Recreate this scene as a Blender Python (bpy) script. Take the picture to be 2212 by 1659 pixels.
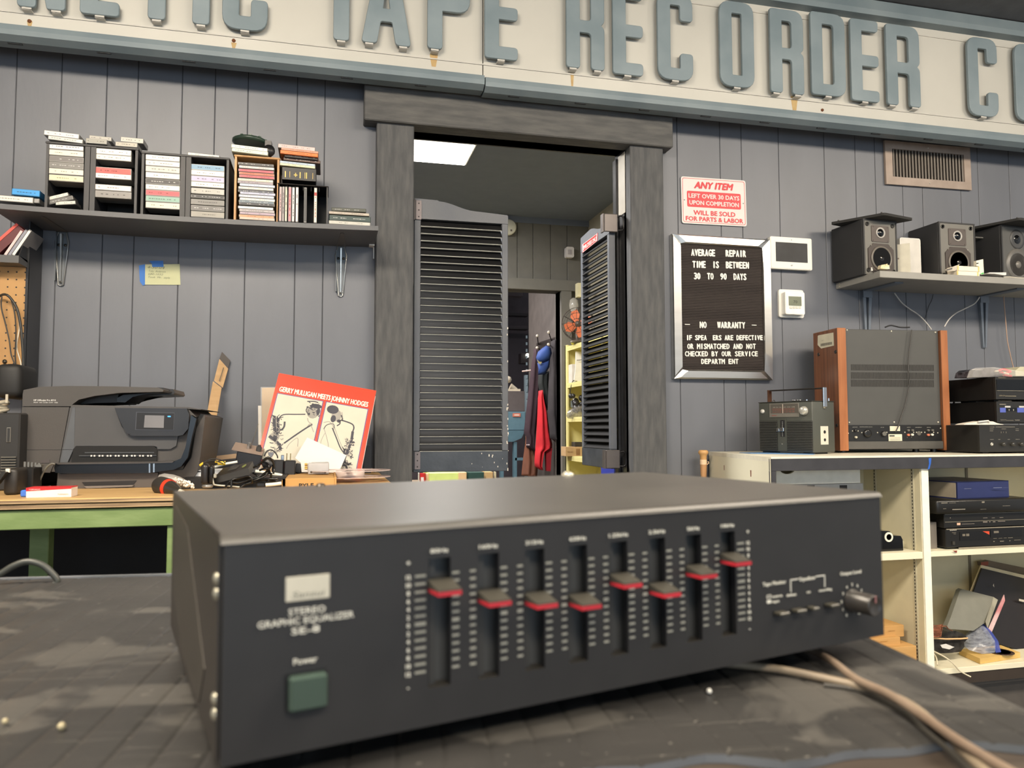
import bpy, bmesh, math, random
import numpy as np
from mathutils import Matrix, Vector
random.seed(7)
for o in list(bpy.data.objects): bpy.data.objects.remove(o)
scn = bpy.context.scene
COL = scn.collection
PI = math.pi
# ------------------------------------------------------------------ camera
F = 1660.0; HC = 1.12
def _rot(p, y, r):
    cy, sy, cp, sp = math.cos(y), math.sin(y), math.cos(p), math.sin(p)
    f = Vector((sy*cp, cy*cp, sp)); rt = Vector((cy, -sy, 0)); up = rt.cross(f)
    rt2 = rt*math.cos(r)+up*math.sin(r); up2 = -rt*math.sin(r)+up*math.cos(r)
    return rt2, up2, -f
RX, RU, RB = _rot(math.radians(3.306), math.radians(13.615), math.radians(-0.092))
CAM = Vector((0, 0, HC))
cd = bpy.data.cameras.new('camera'); cam = bpy.data.objects.new('camera', cd); COL.objects.link(cam)
m = Matrix((RX, RU, RB)).transposed().to_4x4(); m.translation = CAM; cam.matrix_world = m
cd.sensor_width = 36; cd.lens = 36*F/2212; cd.clip_start = 0.02; cd.clip_end = 60
cd.dof.use_dof = True; cd.dof.focus_distance = 3.0; cd.dof.aperture_fstop = 10.5
scn.camera = cam
# ------------------------------------------------------------------ world, lights, exposure
wd = bpy.data.worlds.new('world'); scn.world = wd; wd.use_nodes = True
wd.node_tree.nodes['Background'].inputs[0].default_value = (0.9, 0.95, 1.0, 1)
wd.node_tree.nodes['Background'].inputs[1].default_value = 0.50
def area(name, loc, sx, sy, power, col, rot=(0, 0, 0)):
    l = bpy.data.lights.new(name, 'AREA'); l.shape = 'RECTANGLE'; l.size = sx; l.size_y = sy
    l.energy = power; l.color = col
    o = bpy.data.objects.new(name, l); COL.objects.link(o); o.location = loc; o.rotation_euler = rot
    return o
WARM = (1.0, 0.87, 0.70); COOL = (0.60, 0.80, 1.0)
area('ceiling_lamp', (1.9, 0.3, 2.98), 1.4, 0.6, 106, WARM, (math.radians(28), 0, 0))
area('ceiling_lamp', (-1.0, 0.3, 2.98), 1.4, 0.6, 165, WARM, (math.radians(28), 0, 0))
area('ceiling_lamp', (0.4, -1.6, 2.98), 2.4, 0.6, 110, WARM)
area('ceiling_lamp', (3.9, 0.3, 2.98), 1.2, 0.6, 90, WARM, (math.radians(28), 0, 0))
area('shop_window_light', (0.5, -4.4, 1.55), 6.0, 1.9, 78, COOL, (math.radians(90), 0, 0))
area('hall_lamp', (0.1, 3.83, 2.515), 1.15, 0.28, 85, (1.0, 0.97, 0.93))
area('back_room_fill', (0.6, 5.6, 2.45), 0.8, 0.8, 60, (1.0, 0.93, 0.9))  # unseen fill light added to brighten the corridor and far room
scn.view_settings.view_transform = 'Standard'; scn.view_settings.look = 'None'
scn.view_settings.gamma = 1; scn.view_settings.use_curve_mapping = False
scn.view_settings.exposure = 0.0
# ------------------------------------------------------------------ pixel -> place (2212 x 1659 frame)
def ray(px, py):
    return RX*((px-1106)/F) + RU*(-(py-829.5)/F) - RB
def W(px, py, Y):
    r = ray(px, py); return CAM + r*(Y/r.y)
def ZP(px, py, z):
    r = ray(px, py); return CAM + r*((z-HC)/r.z)
def XP(px, py, x):
    r = ray(px, py); return CAM + r*(x/r.x)
def R(x0, y0, x1, y1, Y):
    xm, ym = (x0+x1)/2, (y0+y1)/2
    return W(x0, ym, Y).x, W(x1, ym, Y).x, W(xm, y1, Y).z, W(xm, y0, Y).z   # X0 X1 Z0 Z1
# ------------------------------------------------------------------ materials
def lin(c):
    c = c/255.0
    return c/12.92 if c <= 0.04045 else ((c+0.055)/1.055)**2.4
MATS = {}
def mat(name, rgb, rough=0.55, metal=0.0, var=0.12, scale=14, bump=0.0, bscale=60, rgb2=None, stretch=None,
        spec=0.5, alpha=1.0, trans=0.0, emit=None, es=0.0, lo=0.35, hi=0.7, coat=0.0, wave=None):
    if name in MATS: return MATS[name]
    mt = bpy.data.materials.new(name); mt.use_nodes = True; nt = mt.node_tree; n = nt.nodes; L = nt.links
    b = n['Principled BSDF']
    c = [lin(v) for v in rgb]
    tc = n.new('ShaderNodeTexCoord'); mp = n.new('ShaderNodeMapping'); L.new(tc.outputs['Object'], mp.inputs[0])
    if stretch: mp.inputs['Scale'].default_value = stretch
    nz = n.new('ShaderNodeTexNoise'); nz.inputs['Scale'].default_value = scale; nz.inputs['Detail'].default_value = 4
    L.new(mp.outputs[0], nz.inputs['Vector'])
    cr = n.new('ShaderNodeValToRGB'); cr.color_ramp.elements[0].position = lo; cr.color_ramp.elements[1].position = hi
    c2 = [lin(v) for v in rgb2] if rgb2 else [v*(1+var) for v in c]
    c1 = c if rgb2 else [v*(1-var) for v in c]
    cr.color_ramp.elements[0].color = (*c1, 1); cr.color_ramp.elements[1].color = (*c2, 1)
    L.new(nz.outputs[0], cr.inputs[0]); L.new(cr.outputs[0], b.inputs['Base Color'])
    b.inputs['Roughness'].default_value = rough; b.inputs['Metallic'].default_value = metal
    b.inputs['Specular IOR Level'].default_value = spec
    if coat: b.inputs['Coat Weight'].default_value = coat; b.inputs['Coat Roughness'].default_value = 0.1
    if alpha < 1: b.inputs['Alpha'].default_value = alpha
    if trans: b.inputs['Transmission Weight'].default_value = trans; b.inputs['IOR'].default_value = 1.45
    if emit: b.inputs['Emission Color'].default_value = (*[lin(v) for v in emit], 1); b.inputs['Emission Strength'].default_value = es
    if bump or wave:
        bp = n.new('ShaderNodeBump'); bp.inputs['Strength'].default_value = bump or 0.5; bp.inputs['Distance'].default_value = 0.004
        if wave:
            wv = n.new('ShaderNodeTexWave'); wv.bands_direction = wave[0]; wv.inputs['Scale'].default_value = wave[1]
            wv.inputs['Distortion'].default_value = 0
            L.new(tc.outputs['Object'], wv.inputs[0]); L.new(wv.outputs[0], bp.inputs['Height'])
        else:
            n2 = n.new('ShaderNodeTexNoise'); n2.inputs['Scale'].default_value = bscale; n2.inputs['Detail'].default_value = 5
            L.new(mp.outputs[0], n2.inputs['Vector']); L.new(n2.outputs[0], bp.inputs['Height'])
        L.new(bp.outputs[0], b.inputs['Normal'])
    MATS[name] = mt
    return mt
def C(r, g, b, rough=0.5, **k):     # plain colour, made once
    return mat('c_%d_%d_%d_%d' % (r, g, b, int(rough*100)), (r, g, b), rough, var=0.06, scale=25, **k)
M = dict(
 wall=mat('grey_wall_paint', (104, 107, 114), .42, var=.06, scale=6, bump=.12, bscale=45, stretch=(1, 1, .35)),
 gap=mat('groove_dark', (82, 84, 87), .7),
 timber=mat('rough_sawn_timber', (70, 71, 73), .75, rgb2=(90, 90, 90), scale=9, bump=.55, bscale=38, stretch=(6, 6, 1)),
 timberh=mat('rough_sawn_beam', (74, 74, 74), .75, rgb2=(94, 93, 91), scale=9, bump=.55, bscale=38, stretch=(1, 6, 6)),
 white=mat('sign_white_enamel', (192, 190, 182), .4, var=.04, scale=3),
 signgrey=mat('sign_blue_grey', (112, 127, 134), .5, rgb2=(131, 144, 150), scale=5, bump=.08, bscale=90),
 railgrey=mat('rail_blue_grey', (106, 120, 127), .5, rgb2=(124, 136, 141), scale=4, bump=.1, bscale=40),
 shelf=mat('shelf_grey_paint', (88, 89, 92), .5, var=.05),
 shelf2=mat('shelf_light_grey_paint', (148, 146, 140), .5, var=.05),
 black=mat('black_plastic', (24, 24, 25), .38, var=.1),
 blackmat=mat('matt_black', (22, 22, 23), .7, var=.1),
 blackgloss=mat('gloss_black', (12, 13, 15), .12, var=.1),
 rack=mat('charcoal_rack', (50, 50, 52), .5, var=.06),
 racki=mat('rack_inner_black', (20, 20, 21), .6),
 chrome=mat('chrome', (205, 205, 205), .18, 1.0, var=.03),
 alu=mat('brushed_aluminium', (205, 203, 198), .3, 1.0, var=.06, scale=3, stretch=(1, 1, 8)),
 steel=mat('dull_steel', (150, 148, 144), .42, .8),
 cream=mat('cream_melamine', (228, 222, 196), .5, var=.03, scale=5),
 ply=mat('plywood_top', (184, 146, 94), .5, rgb2=(206, 172, 118), scale=4, stretch=(1, 14, 14)),
 plye=mat('plywood_edge', (122, 100, 76), .75, rgb2=(186, 158, 120), scale=5, bump=.3, bscale=30, stretch=(.6, 6, 22), lo=.42, hi=.6),
 green=mat('green_bench_paint', (104, 126, 74), .5, rgb2=(124, 144, 92), scale=9, bump=.15, bscale=30, stretch=(1, 1, 3)),
 card=mat('cardboard', (172, 140, 100), .8, rgb2=(184, 152, 112), scale=8, stretch=(1, 1, 6)),
 cardo=mat('kraft_carton', (184, 142, 84), .75, rgb2=(194, 152, 94), scale=8, stretch=(1, 1, 9)),
 walnut=mat('walnut_veneer', (100, 60, 38), .4, rgb2=(146, 92, 58), scale=5, stretch=(14, 14, .5), lo=.3, hi=.75),
 walnute=mat('walnut_edge', (146, 88, 50), .42, rgb2=(166, 106, 64), scale=5, stretch=(10, 10, 1)),
 wood=mat('light_oak', (176, 132, 84), .5, rgb2=(196, 152, 100), scale=6, stretch=(8, 8, 1)),
 peg=mat('pegboard', (186, 144, 92), .7, rgb2=(168, 130, 84), scale=5),
 paper=mat('white_paper', (212, 210, 206), .6, var=.02),
 red=mat('sleeve_red', (232, 62, 36), .35, var=.04),
 signred=mat('sign_red', (200, 34, 46), .4, var=.03),
 ink=mat('print_black', (28, 28, 30), .6),
 pw=mat('print_white', (225, 225, 220), .5, var=.02),
 navy=mat('print_purple', (92, 70, 120), .5),
 sketch=mat('print_grey', (92, 92, 98), .7),
 bone=mat('white_plastic', (226, 224, 216), .4, var=.02),
 coatd=mat('dark_wool', (46, 42, 50), .9, rgb2=(56, 52, 58), bump=.3),
 dslat=mat('louver_black_paint', (15, 15, 16), .6, spec=.25, rgb2=(30, 30, 31), scale=9, bump=.1, bscale=25, stretch=(.4, 1, 3)),
 dframe=mat('saloon_frame_grey', (82, 86, 94), .5, rgb2=(96, 98, 102), scale=5, bump=.25, bscale=40),
 clear=mat('clear_plastic', (225, 225, 222), .15, alpha=.42, var=.02),
 haze=mat('cloudy_plastic', (200, 196, 190), .3, alpha=.5, var=.05),
 carpet=mat('grey_carpet', (66, 62, 58), .95, rgb2=(150, 144, 134), scale=260, bump=.8, bscale=250),
)
# ------------------------------------------------------------------ mesh builder
class MB:
    def __init__(s): s.v = []; s.f = []; s.m = []; s.sm = []
    def add(s, vs, fs, mi=0, smooth=False, T=None):
        k = len(s.v)
        for p in vs:
            p = Vector(p)
            s.v.append(T @ p if T else p)
        for f in fs:
            s.f.append([k+i for i in f]); s.m.append(mi); s.sm.append(smooth)
        return s
    def box(s, x0, y0, z0, x1, y1, z1, mi=0, T=None, bev=0, seg=1):
        if x0 > x1: x0, x1 = x1, x0
        if y0 > y1: y0, y1 = y1, y0
        if z0 > z1: z0, z1 = z1, z0
        if bev:
            bev = min(bev, (x1-x0)*.45, (y1-y0)*.45, (z1-z0)*.45)
            bm = bmesh.new(); bmesh.ops.create_cube(bm, size=1)
            for v in bm.verts: v.co = Vector(((x0+x1)/2+v.co.x*(x1-x0), (y0+y1)/2+v.co.y*(y1-y0), (z0+z1)/2+v.co.z*(z1-z0)))
            bmesh.ops.bevel(bm, geom=list(bm.edges), offset=bev, segments=seg, affect='EDGES', profile=.5)
            bm.verts.index_update()
            s.add([v.co.copy() for v in bm.verts], [[v.index for v in f.verts] for f in bm.faces], mi, seg > 1, T)
            bm.free(); return s
        vs = [(x0,y0,z0),(x1,y0,z0),(x1,y1,z0),(x0,y1,z0),(x0,y0,z1),(x1,y0,z1),(x1,y1,z1),(x0,y1,z1)]
        return s.add(vs, [(0,3,2,1),(4,5,6,7),(0,1,5,4),(1,2,6,5),(2,3,7,6),(3,0,4,7)], mi, False, T)
    def tube(s, pts, r, n=8, mi=0, T=None, smooth=True, cap=True):
        pts = [Vector(p) for p in pts]; rs = r if isinstance(r, (list, tuple)) else [r]*len(pts)
        vs = []; fs = []; up = None
        for i, p in enumerate(pts):
            d = (pts[min(i+1, len(pts)-1)] - pts[max(i-1, 0)])
            d = d.normalized() if d.length > 1e-9 else Vector((0, 0, 1))
            if up is None: up = Vector((0, 0, 1)) if abs(d.z) < .9 else Vector((1, 0, 0))
            a = d.cross(up).normalized(); b = a.cross(d).normalized(); up = b
            for k in range(n):
                t = 2*PI*k/n; vs.append(p + a*math.cos(t)*rs[i] + b*math.sin(t)*rs[i])
        for i in range(len(pts)-1):
            for k in range(n):
                q = (k+1) % n; fs.append((i*n+k, i*n+q, (i+1)*n+q, (i+1)*n+k))
        s.add(vs, fs, mi, smooth, T)
        if cap:
            s.add(vs[:n], [tuple(range(n))][::1], mi, False, T); s.add(vs[-n:], [tuple(range(n))[::-1]], mi, False, T)
        return s
    def cyl(s, p0, p1, r0, r1=None, n=16, mi=0, T=None): return s.tube([p0, p1], [r0, r0 if r1 is None else r1], n, mi, T)
    def lathe(s, prof, org=(0, 0, 0), axis='-y', n=20, mi=0, T=None, smooth=True):   # prof: (radius, along axis)
        o = Vector(org); vs = []; fs = []
        for r, h in prof:
            for k in range(n):
                c, d = math.cos(2*PI*k/n)*r, math.sin(2*PI*k/n)*r
                if axis == '-y': vs.append(o+Vector((c, -h, d)))
                elif axis == 'z': vs.append(o+Vector((c, d, h)))
                elif axis == 'x': vs.append(o+Vector((h, c, d)))
                else: vs.append(o+Vector((-h, c, d)))
        for i in range(len(prof)-1):
            for k in range(n):
                q = (k+1) % n; fs.append((i*n+k, i*n+q, (i+1)*n+q, (i+1)*n+k))
        s.add(vs, fs, mi, smooth, T)
        if prof[-1][0] > 1e-6: s.add(vs[-n:], [tuple(range(n))], mi, False, T)
        if prof[0][0] > 1e-6: s.add(vs[:n], [tuple(range(n))], mi, False, T)
        return s
    def prism(s, poly, a, b, axis='y', mi=0, T=None):    # poly in the plane across axis, between a and b
        n = len(poly); vs = []
        for h in (a, b):
            for p, q in poly:
                vs.append((p, h, q) if axis == 'y' else (p, q, h) if axis == 'z' else (h, p, q))
        fs = [tuple(range(n)), tuple(range(2*n-1, n-1, -1))]
        for i in range(n):
            j = (i+1) % n; fs.append((i, i+n, j+n, j))
        return s.add(vs, fs, mi, False, T)
    def quad(s, a, b, c, d, mi=0, T=None): return s.add([a, b, c, d], [(0, 1, 2, 3)], mi, False, T)
    def sphere(s, c, r, n=12, mi=0, T=None, sz=1.0):
        prof = [(max(math.sin(PI*i/(n//2)), 0)*r, math.cos(PI*i/(n//2))*r*sz) for i in range(n//2+1)]
        return s.lathe(prof, c, 'z', n, mi, T)
def rpoly(pts, n=5):                        # (x, y, radius) corners -> rounded outline
    out = []; N = len(pts)
    for i, p in enumerate(pts):
        r = p[2] if len(p) > 2 else 0; P = Vector(p[:2])
        if r <= 0: out.append((P.x, P.y)); continue
        A = Vector(pts[i-1][:2]); B = Vector(pts[(i+1) % N][:2])
        a = (A-P); b = (B-P); r = min(r, a.length*.5, b.length*.5); a = P+a.normalized()*r; b = P+b.normalized()*r
        for k in range(n+1):
            t = k/n; q = a*(1-t)**2 + P*2*t*(1-t) + b*t*t; out.append((q.x, q.y))
    return out
def rrect(x0, y0, x1, y1, r, n=5): return rpoly([(x0, y0, r), (x1, y0, r), (x1, y1, r), (x0, y1, r)], n)
def smooth_path(pts, k=6):
    pts = [Vector(p) for p in pts]; out = []
    for i in range(len(pts)-1):
        p0, p1, p2, p3 = pts[max(i-1, 0)], pts[i], pts[i+1], pts[min(i+2, len(pts)-1)]
        for j in range(k):
            t = j/k; out.append(.5*((2*p1)+(p2-p0)*t+(2*p0-5*p1+4*p2-p3)*t*t+(3*p1-p0-3*p2+p3)*t**3))
    out.append(pts[-1]); return out
# ------------------------------------------------------------------ objects
TM = {}
def _mesh(name, mb, mats, inv=None):
    me = bpy.data.meshes.new(name)
    vs = [inv @ v for v in mb.v] if inv else mb.v
    me.from_pydata([tuple(v) for v in vs], [], mb.f)
    for x in (mats if isinstance(mats, (list, tuple)) else [mats]): me.materials.append(M[x] if isinstance(x, str) else x)
    me.polygons.foreach_set('material_index', mb.m); me.polygons.foreach_set('use_smooth', mb.sm)
    me.validate(); me.update(); return me
def tag(o, label=None, cat=None, group=None, kind=None):
    if label: o['label'] = label
    if cat: o['category'] = cat
    if group: o['group'] = group
    if kind: o['kind'] = kind
    return o
def thing(name, label, cat, loc=(0, 0, 0), group=None, T=None):
    o = bpy.data.objects.new(name, None); COL.objects.link(o); o.empty_display_size = .05
    Mx = T if T else Matrix.Translation(Vector(loc))
    o.matrix_world = Mx; TM[o.name] = Mx
    return tag(o, label, cat, group)
def part(name, mb, mats, parent, w=0, kind=None, label=None):
    # w=1: vertices given in room coordinates
    root = TM[parent.name]
    o = bpy.data.objects.new(name, _mesh(name, mb, mats, root.inverted() if w else None))
    COL.objects.link(o); o.parent = parent; TM[o.name] = root
    if parent.type == 'MESH' : pass
    if kind: o['kind'] = kind
    if label: o['label'] = label
    return o
def solo(name, mb, mats, label, cat, group=None, kind=None, T=None):   # a thing that is one mesh, room coordinates
    xs = [v.x for v in mb.v]; ys = [v.y for v in mb.v]; zs = [v.z for v in mb.v]
    if T is None:
        T = Matrix.Translation(((min(xs)+max(xs))/2, (min(ys)+max(ys))/2, min(zs))); inv = T.inverted()
    else: inv = None
    o = bpy.data.objects.new(name, _mesh(name, mb, mats, inv)); COL.objects.link(o)
    o.matrix_world = T; TM[o.name] = T
    return tag(o, label, cat, group, kind)
def struct(name, mb, mats): 
    o = solo(name, mb, mats, None, None); o['kind'] = 'structure'; return o
# ------------------------------------------------------------------ lettering
_TX = {}
def tmesh(s, bold=0.0, shear=0.0):
    k = (s, bold, shear)
    if k not in _TX:
        cu = bpy.data.curves.new('t', 'FONT'); cu.body = s; cu.size = 1; cu.resolution_u = 2; cu.offset = bold; cu.shear = shear
        ob = bpy.data.objects.new('t', cu); me = bpy.data.meshes.new_from_object(ob)
        vs = [v.co.copy() for v in me.vertices]; fs = [tuple(p.vertices) for p in me.polygons]
        bpy.data.objects.remove(ob); bpy.data.curves.remove(cu); bpy.data.meshes.remove(me)
        x0 = min(v.x for v in vs); x1 = max(v.x for v in vs)
        _TX[k] = ([(v.x-x0, v.y) for v in vs], fs, x1-x0)
    return _TX[k]
CAP = 0.729
def text(mb, s, o, ux, uy, h, w=None, mi=0, bold=0.0, shear=0.0, align='l', capfit=False, off=0.0):
    # o: origin at baseline; ux, uy: unit directions; h: cap height; w: fitted width; off: lift along the normal
    vs, fs, tw = tmesh(s, 0, shear); sy = h/CAP; sx = (w/tw) if w else sy
    ux = Vector(ux); uy = Vector(uy); o = Vector(o); nn = ux.cross(uy); o = o + nn*off
    tot = tw*sx; dx = 0 if align == 'l' else -tot/2 if align == 'c' else -tot
    d = bold*1.1*h
    for q, (ox, oy) in enumerate(((-d, 0), (d, 0), (0, d*.8), (0, -d*.8)) if bold else ((0, 0),)):
        mb.add([o+ux*(x*sx+dx+ox)+uy*(y*sy+oy)+nn*q*.00012 for x, y in vs], fs, mi)
    return mb
def wtext(mb, s, x0, x1, yc, hpx, Y, **k):     # lettering on a plane parallel to the long wall
    X0, X1, Z0, Z1 = R(x0, yc-hpx/2, x1, yc+hpx/2, Y)
    return text(mb, s, (X0, Y, Z0), (1, 0, 0), (0, 0, 1), Z1-Z0, X1-X0, **k)
ORD = ['topmost', 'second from the top', 'third from the top', 'fourth from the top', 'fifth from the top', 'sixth from the top',
       'seventh from the top', 'eighth from the top', 'ninth from the top', 'tenth from the top', 'eleventh from the top',
       'twelfth from the top', 'thirteenth from the top', 'fourteenth from the top', 'fifteenth from the top', 'sixteenth from the top',
       'seventeenth from the top', 'eighteenth from the top', 'nineteenth from the top', 'twentieth from the top']
# ================================================================== the room
D = 3.05
b = MB(); b.box(-4, -5, -.05, 5.5, 9, 0); fl = struct('floor', b, 'carpet')
b = MB(); b.box(-4, -5, 3.05, 5.5, 3.2, 3.15); struct('ceiling', b, mat('ceiling_dark_grey', (92, 93, 96), .8))
OX0, OX1, OZ = W(892, 700, 3.0).x, W(1364, 700, 3.0).x, W(1128, 290, 3.0).z    # door opening
b = MB()
b.box(-3.2, D+.004, 0, OX0-.01, D+.1, 3.05); b.box(OX1+.01, D+.004, 0, 5.2, D+.1, 3.05); b.box(OX0-.01, D+.004, OZ, OX1+.01, D+.1, 3.05)
wb = struct('wall_back', b, 'gap')
def plank(x0, x1, z0=0, z1=2.75):
    b = MB(); b.box(x0+.0012, D, z0, x1-.0012, D+.004, z1, bev=.0015); part('plank', b, 'wall', wb, w=1)
gl = [W(x, 150, D).x for x in (36, 134, 232, 299, 395, 466, 537, 643, 703)]
xs = [-3.2, -2.9, -2.6, -2.38, -2.1, -1.8, -1.56, -1.32] + [g for g in gl] + [OX0-.1]
xs = sorted(set(round(x, 3) for x in xs))
xs = [x for i, x in enumerate(xs) if i == 0 or x-xs[i-1] > .04]
for a, c in zip(xs, xs[1:]): plank(a, c)
gr = [W(1465, 489, D).x, W(1564, 825, D).x, W(1611, 825, D).x, W(1690, 700, D).x, W(1787, 600, D).x, W(1849, 400, D).x, W(1890, 350, D).x, W(1951, 440, D).x,
      W(1993, 420, D).x, W(2076, 420, D).x, W(2111, 332, D).x, W(2178, 330, D).x]
xs = [OX1+.1] + gr + [gr[-1]+.2, gr[-1]+.33, gr[-1]+.6, gr[-1]+.8, gr[-1]+1.05, 5.2]
for a, c in zip(xs, xs[1:]): plank(a, c)
# door timbers
b = MB(); x0 = W(811, 600, 3.0).x; b.box(x0, 2.995, 0, OX0, D+.02, OZ+.02, bev=.004); struct('trim_1', b, 'timber')
b = MB(); x1 = W(1435, 600, 3.0).x; b.box(OX1, 2.995, 0, x1, D+.02, OZ+.02, bev=.004); struct('trim_2', b, 'timber')
b = MB(); p = W(787, 221, 2.975); q = W(1454, 283, 2.975)
b.box(p.x, 2.975, W(1120, 288, 2.975).z, q.x, D+.01, W(1120, 213, 2.975).z, bev=.004); struct('trim_3', b, 'timberh')
b = MB(); b.box(OX0-.02, 3.0, 0, OX0, 3.16, OZ+.02); b.box(OX0, D+.02, OZ, OX1, 3.16, OZ+.03); struct('trim_4', b, C(70, 71, 73))
b = MB(); b.box(OX1, 3.045, 0, OX1+.02, 3.17, OZ+.02); b.box(OX1-.012, 3.13, 0, OX1, 3.17, OZ-.02, bev=.002)
struct('trim_5', b, mat('jamb_gloss_black', (58, 58, 60), .28, rgb2=(44, 44, 46), scale=12, bump=.15))
b = MB(); za, zb = W(1350, 466, 3.1).z, W(1350, 336, 3.1).z; b.box(OX1-.003, 3.05, za, OX1, 3.128, zb, bev=.001); struct('jamb_glint_plate', b, C(186, 180, 168, .3))  # pale plate added in place of the bright reflection on the jamb
# ---- the hall behind the doorway
HB = 4.93; HZ = 2.54; HXR = 1.74
b = MB(); b.box(-1.2, 3.17, HZ, 1.9, HB+.1, HZ+.06); b.box(-1.2, HB, 2.5, 1.75, 8, 2.56); struct('ceiling_hall', b, mat('hall_ceiling_dark', (112, 119, 134), .8, var=.04))
b = MB(); b.box(HXR, 3.16, 0, HXR+.08, HB+.1, HZ); struct('wall_hall_right', b, mat('hall_wall_beige', (186, 178, 158), .7, var=.04))
b = MB(); b.box(-1.3, 3.16, 0, -1.2, 8, HZ); struct('wall_hall_left', b, C(120, 116, 110, .7))
LZ1 = W(1170, 604, HB).z; LZ0 = W(1170, 627, HB).z; DX1 = W(1212, 800, HB).x
hb = MB(); hb.box(-1.2, HB+.02, LZ0, HXR, HB+.12, HZ); hb.box(DX1, HB+.02, 0, HXR, HB+.12, HZ); hb.box(-1.2, HB+.02, 0, .3, HB+.12, LZ0)
hw = struct('wall_hall_back', hb, C(84, 82, 76, .7))
hx = [-1.2, -.9, -.65, -.35, -.1, .15, .4, .65] + [W(x, 520, HB).x for x in (1040, 1071, 1118, 1152, 1190, 1226)] + [HXR]
for a, c in zip(hx, hx[1:]):
    b = MB(); b.box(a+.0015, HB+.008, LZ1, c-.0015, HB+.02, HZ, bev=.002); part('plank', b, mat('hall_plank', (110, 107, 100), .6, var=.06, bump=.1), hw, w=1)
b = MB(); b.box(.3, HB-.02, LZ0, HXR, HB+.03, LZ1); b.box(DX1, HB-.015, 0, W(1234, 800, HB).x, HB+.13, LZ0); struct('trim_6', b, mat('hall_trim', (112, 109, 102), .6, var=.05))
CX = W(1211, 800, HB+.12).x
b = MB(); b.box(CX, HB+.12, 0, CX+.1, XP(1142, 700, CX).y, 2.5); struct('wall_corridor', b, mat('corridor_brown', (84, 78, 74), .7))
b = MB(); b.box(-1.2, 7.2, 0, 2.6, 7.3, 2.5); struct('wall_far_room', b, mat('far_dark', (70, 62, 66), .8))
for yy, zz in ((5.9, 2.36), (6.6, 2.3)):
    b = MB(); b.box(-1.2, yy, zz, 1.7, yy+.12, 2.5); struct('trim_7', b, mat('beam_purple', (92, 84, 88), .7))
# hall ceiling light
t = thing('ceiling_light', 'bright rectangular ceiling light seen through the doorway', 'light', (.1, 3.83, 2.54))
x1 = .712; x0 = -.5
b = MB(); b.box(x0, 3.676, 2.526, x1, 3.983, 2.54); part('frame', b, C(225, 222, 214), t, w=1)
b = MB(); b.box(x0+.008, 3.684, 2.5225, x1-.008, 3.975, 2.5262); part('diffuser', b, mat('lit_diffuser', (250, 248, 240), .6, emit=(255, 250, 238), es=7), t, w=1)
# ---- overhead sign with channel letters
t = thing('shop_sign', 'long white metal fascia sign with raised blue-grey letters above the doorway', 'sign', (.6, 2.92, 2.45))
SY = 2.915
for (a, c, dz) in ((-2.3, W(1047, 170, 2.87).x, 0), (W(1047, 170, 2.87).x+.004, 4.0, -.006)):
    b = MB(); b.box(a, SY, 2.46+dz, c, SY+.03, 3.0); part('panel', b, 'white', t, w=1)
    r = part('bottom_rail', MB().prism([(2.872, 2.462+dz), (2.868, 2.478+dz), (2.872, 2.498+dz), (2.90, 2.506+dz), (2.955, 2.506+dz), (2.955, 2.452+dz), (2.90, 2.448+dz)], a, c, 'x'), 'railgrey', t, w=1)
    k = a+.1
    sb = MB()
    while k < c: sb.box(k, 2.905, 2.446+dz, k+.045, 2.915, 2.4495+dz); k += .28
    part('slot', sb, C(40, 44, 48), t, w=1, kind='stuff')
b = MB(); zt = W(1959, 40, 2.87).z; b.prism([(2.872, zt-.004), (2.87, zt+.02), (2.88, 3.045), (2.95, 3.045), (2.95, zt-.01)], -2.3, 4.0, 'x'); part('top_rail', b, 'railgrey', t, w=1)
b = MB()
for z in (2.559, 2.93): b.box(-2.3, SY-.004, z, 4.0, SY, z+.005)
part('ridge', b, C(190, 187, 180), t, w=1)
def curve_mesh(loops, ext, bev):
    cu = bpy.data.curves.new('l', 'CURVE'); cu.dimensions = '2D'; cu.fill_mode = 'BOTH'; cu.extrude = ext; cu.bevel_depth = bev; cu.bevel_resolution = 2
    for lp in loops:
        sp = cu.splines.new('POLY'); sp.points.add(len(lp)-1); sp.use_cyclic_u = True
        for i, (x, y) in enumerate(lp): sp.points[i].co = (x, y, 0, 1)
    ob = bpy.data.objects.new('l', cu); me = bpy.data.meshes.new_from_object(ob)
    vs = [v.co.copy() for v in me.vertices]; fs = [tuple(p.vertices) for p in me.polygons]
    bpy.data.objects.remove(ob); bpy.data.curves.remove(cu); return vs, fs
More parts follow.
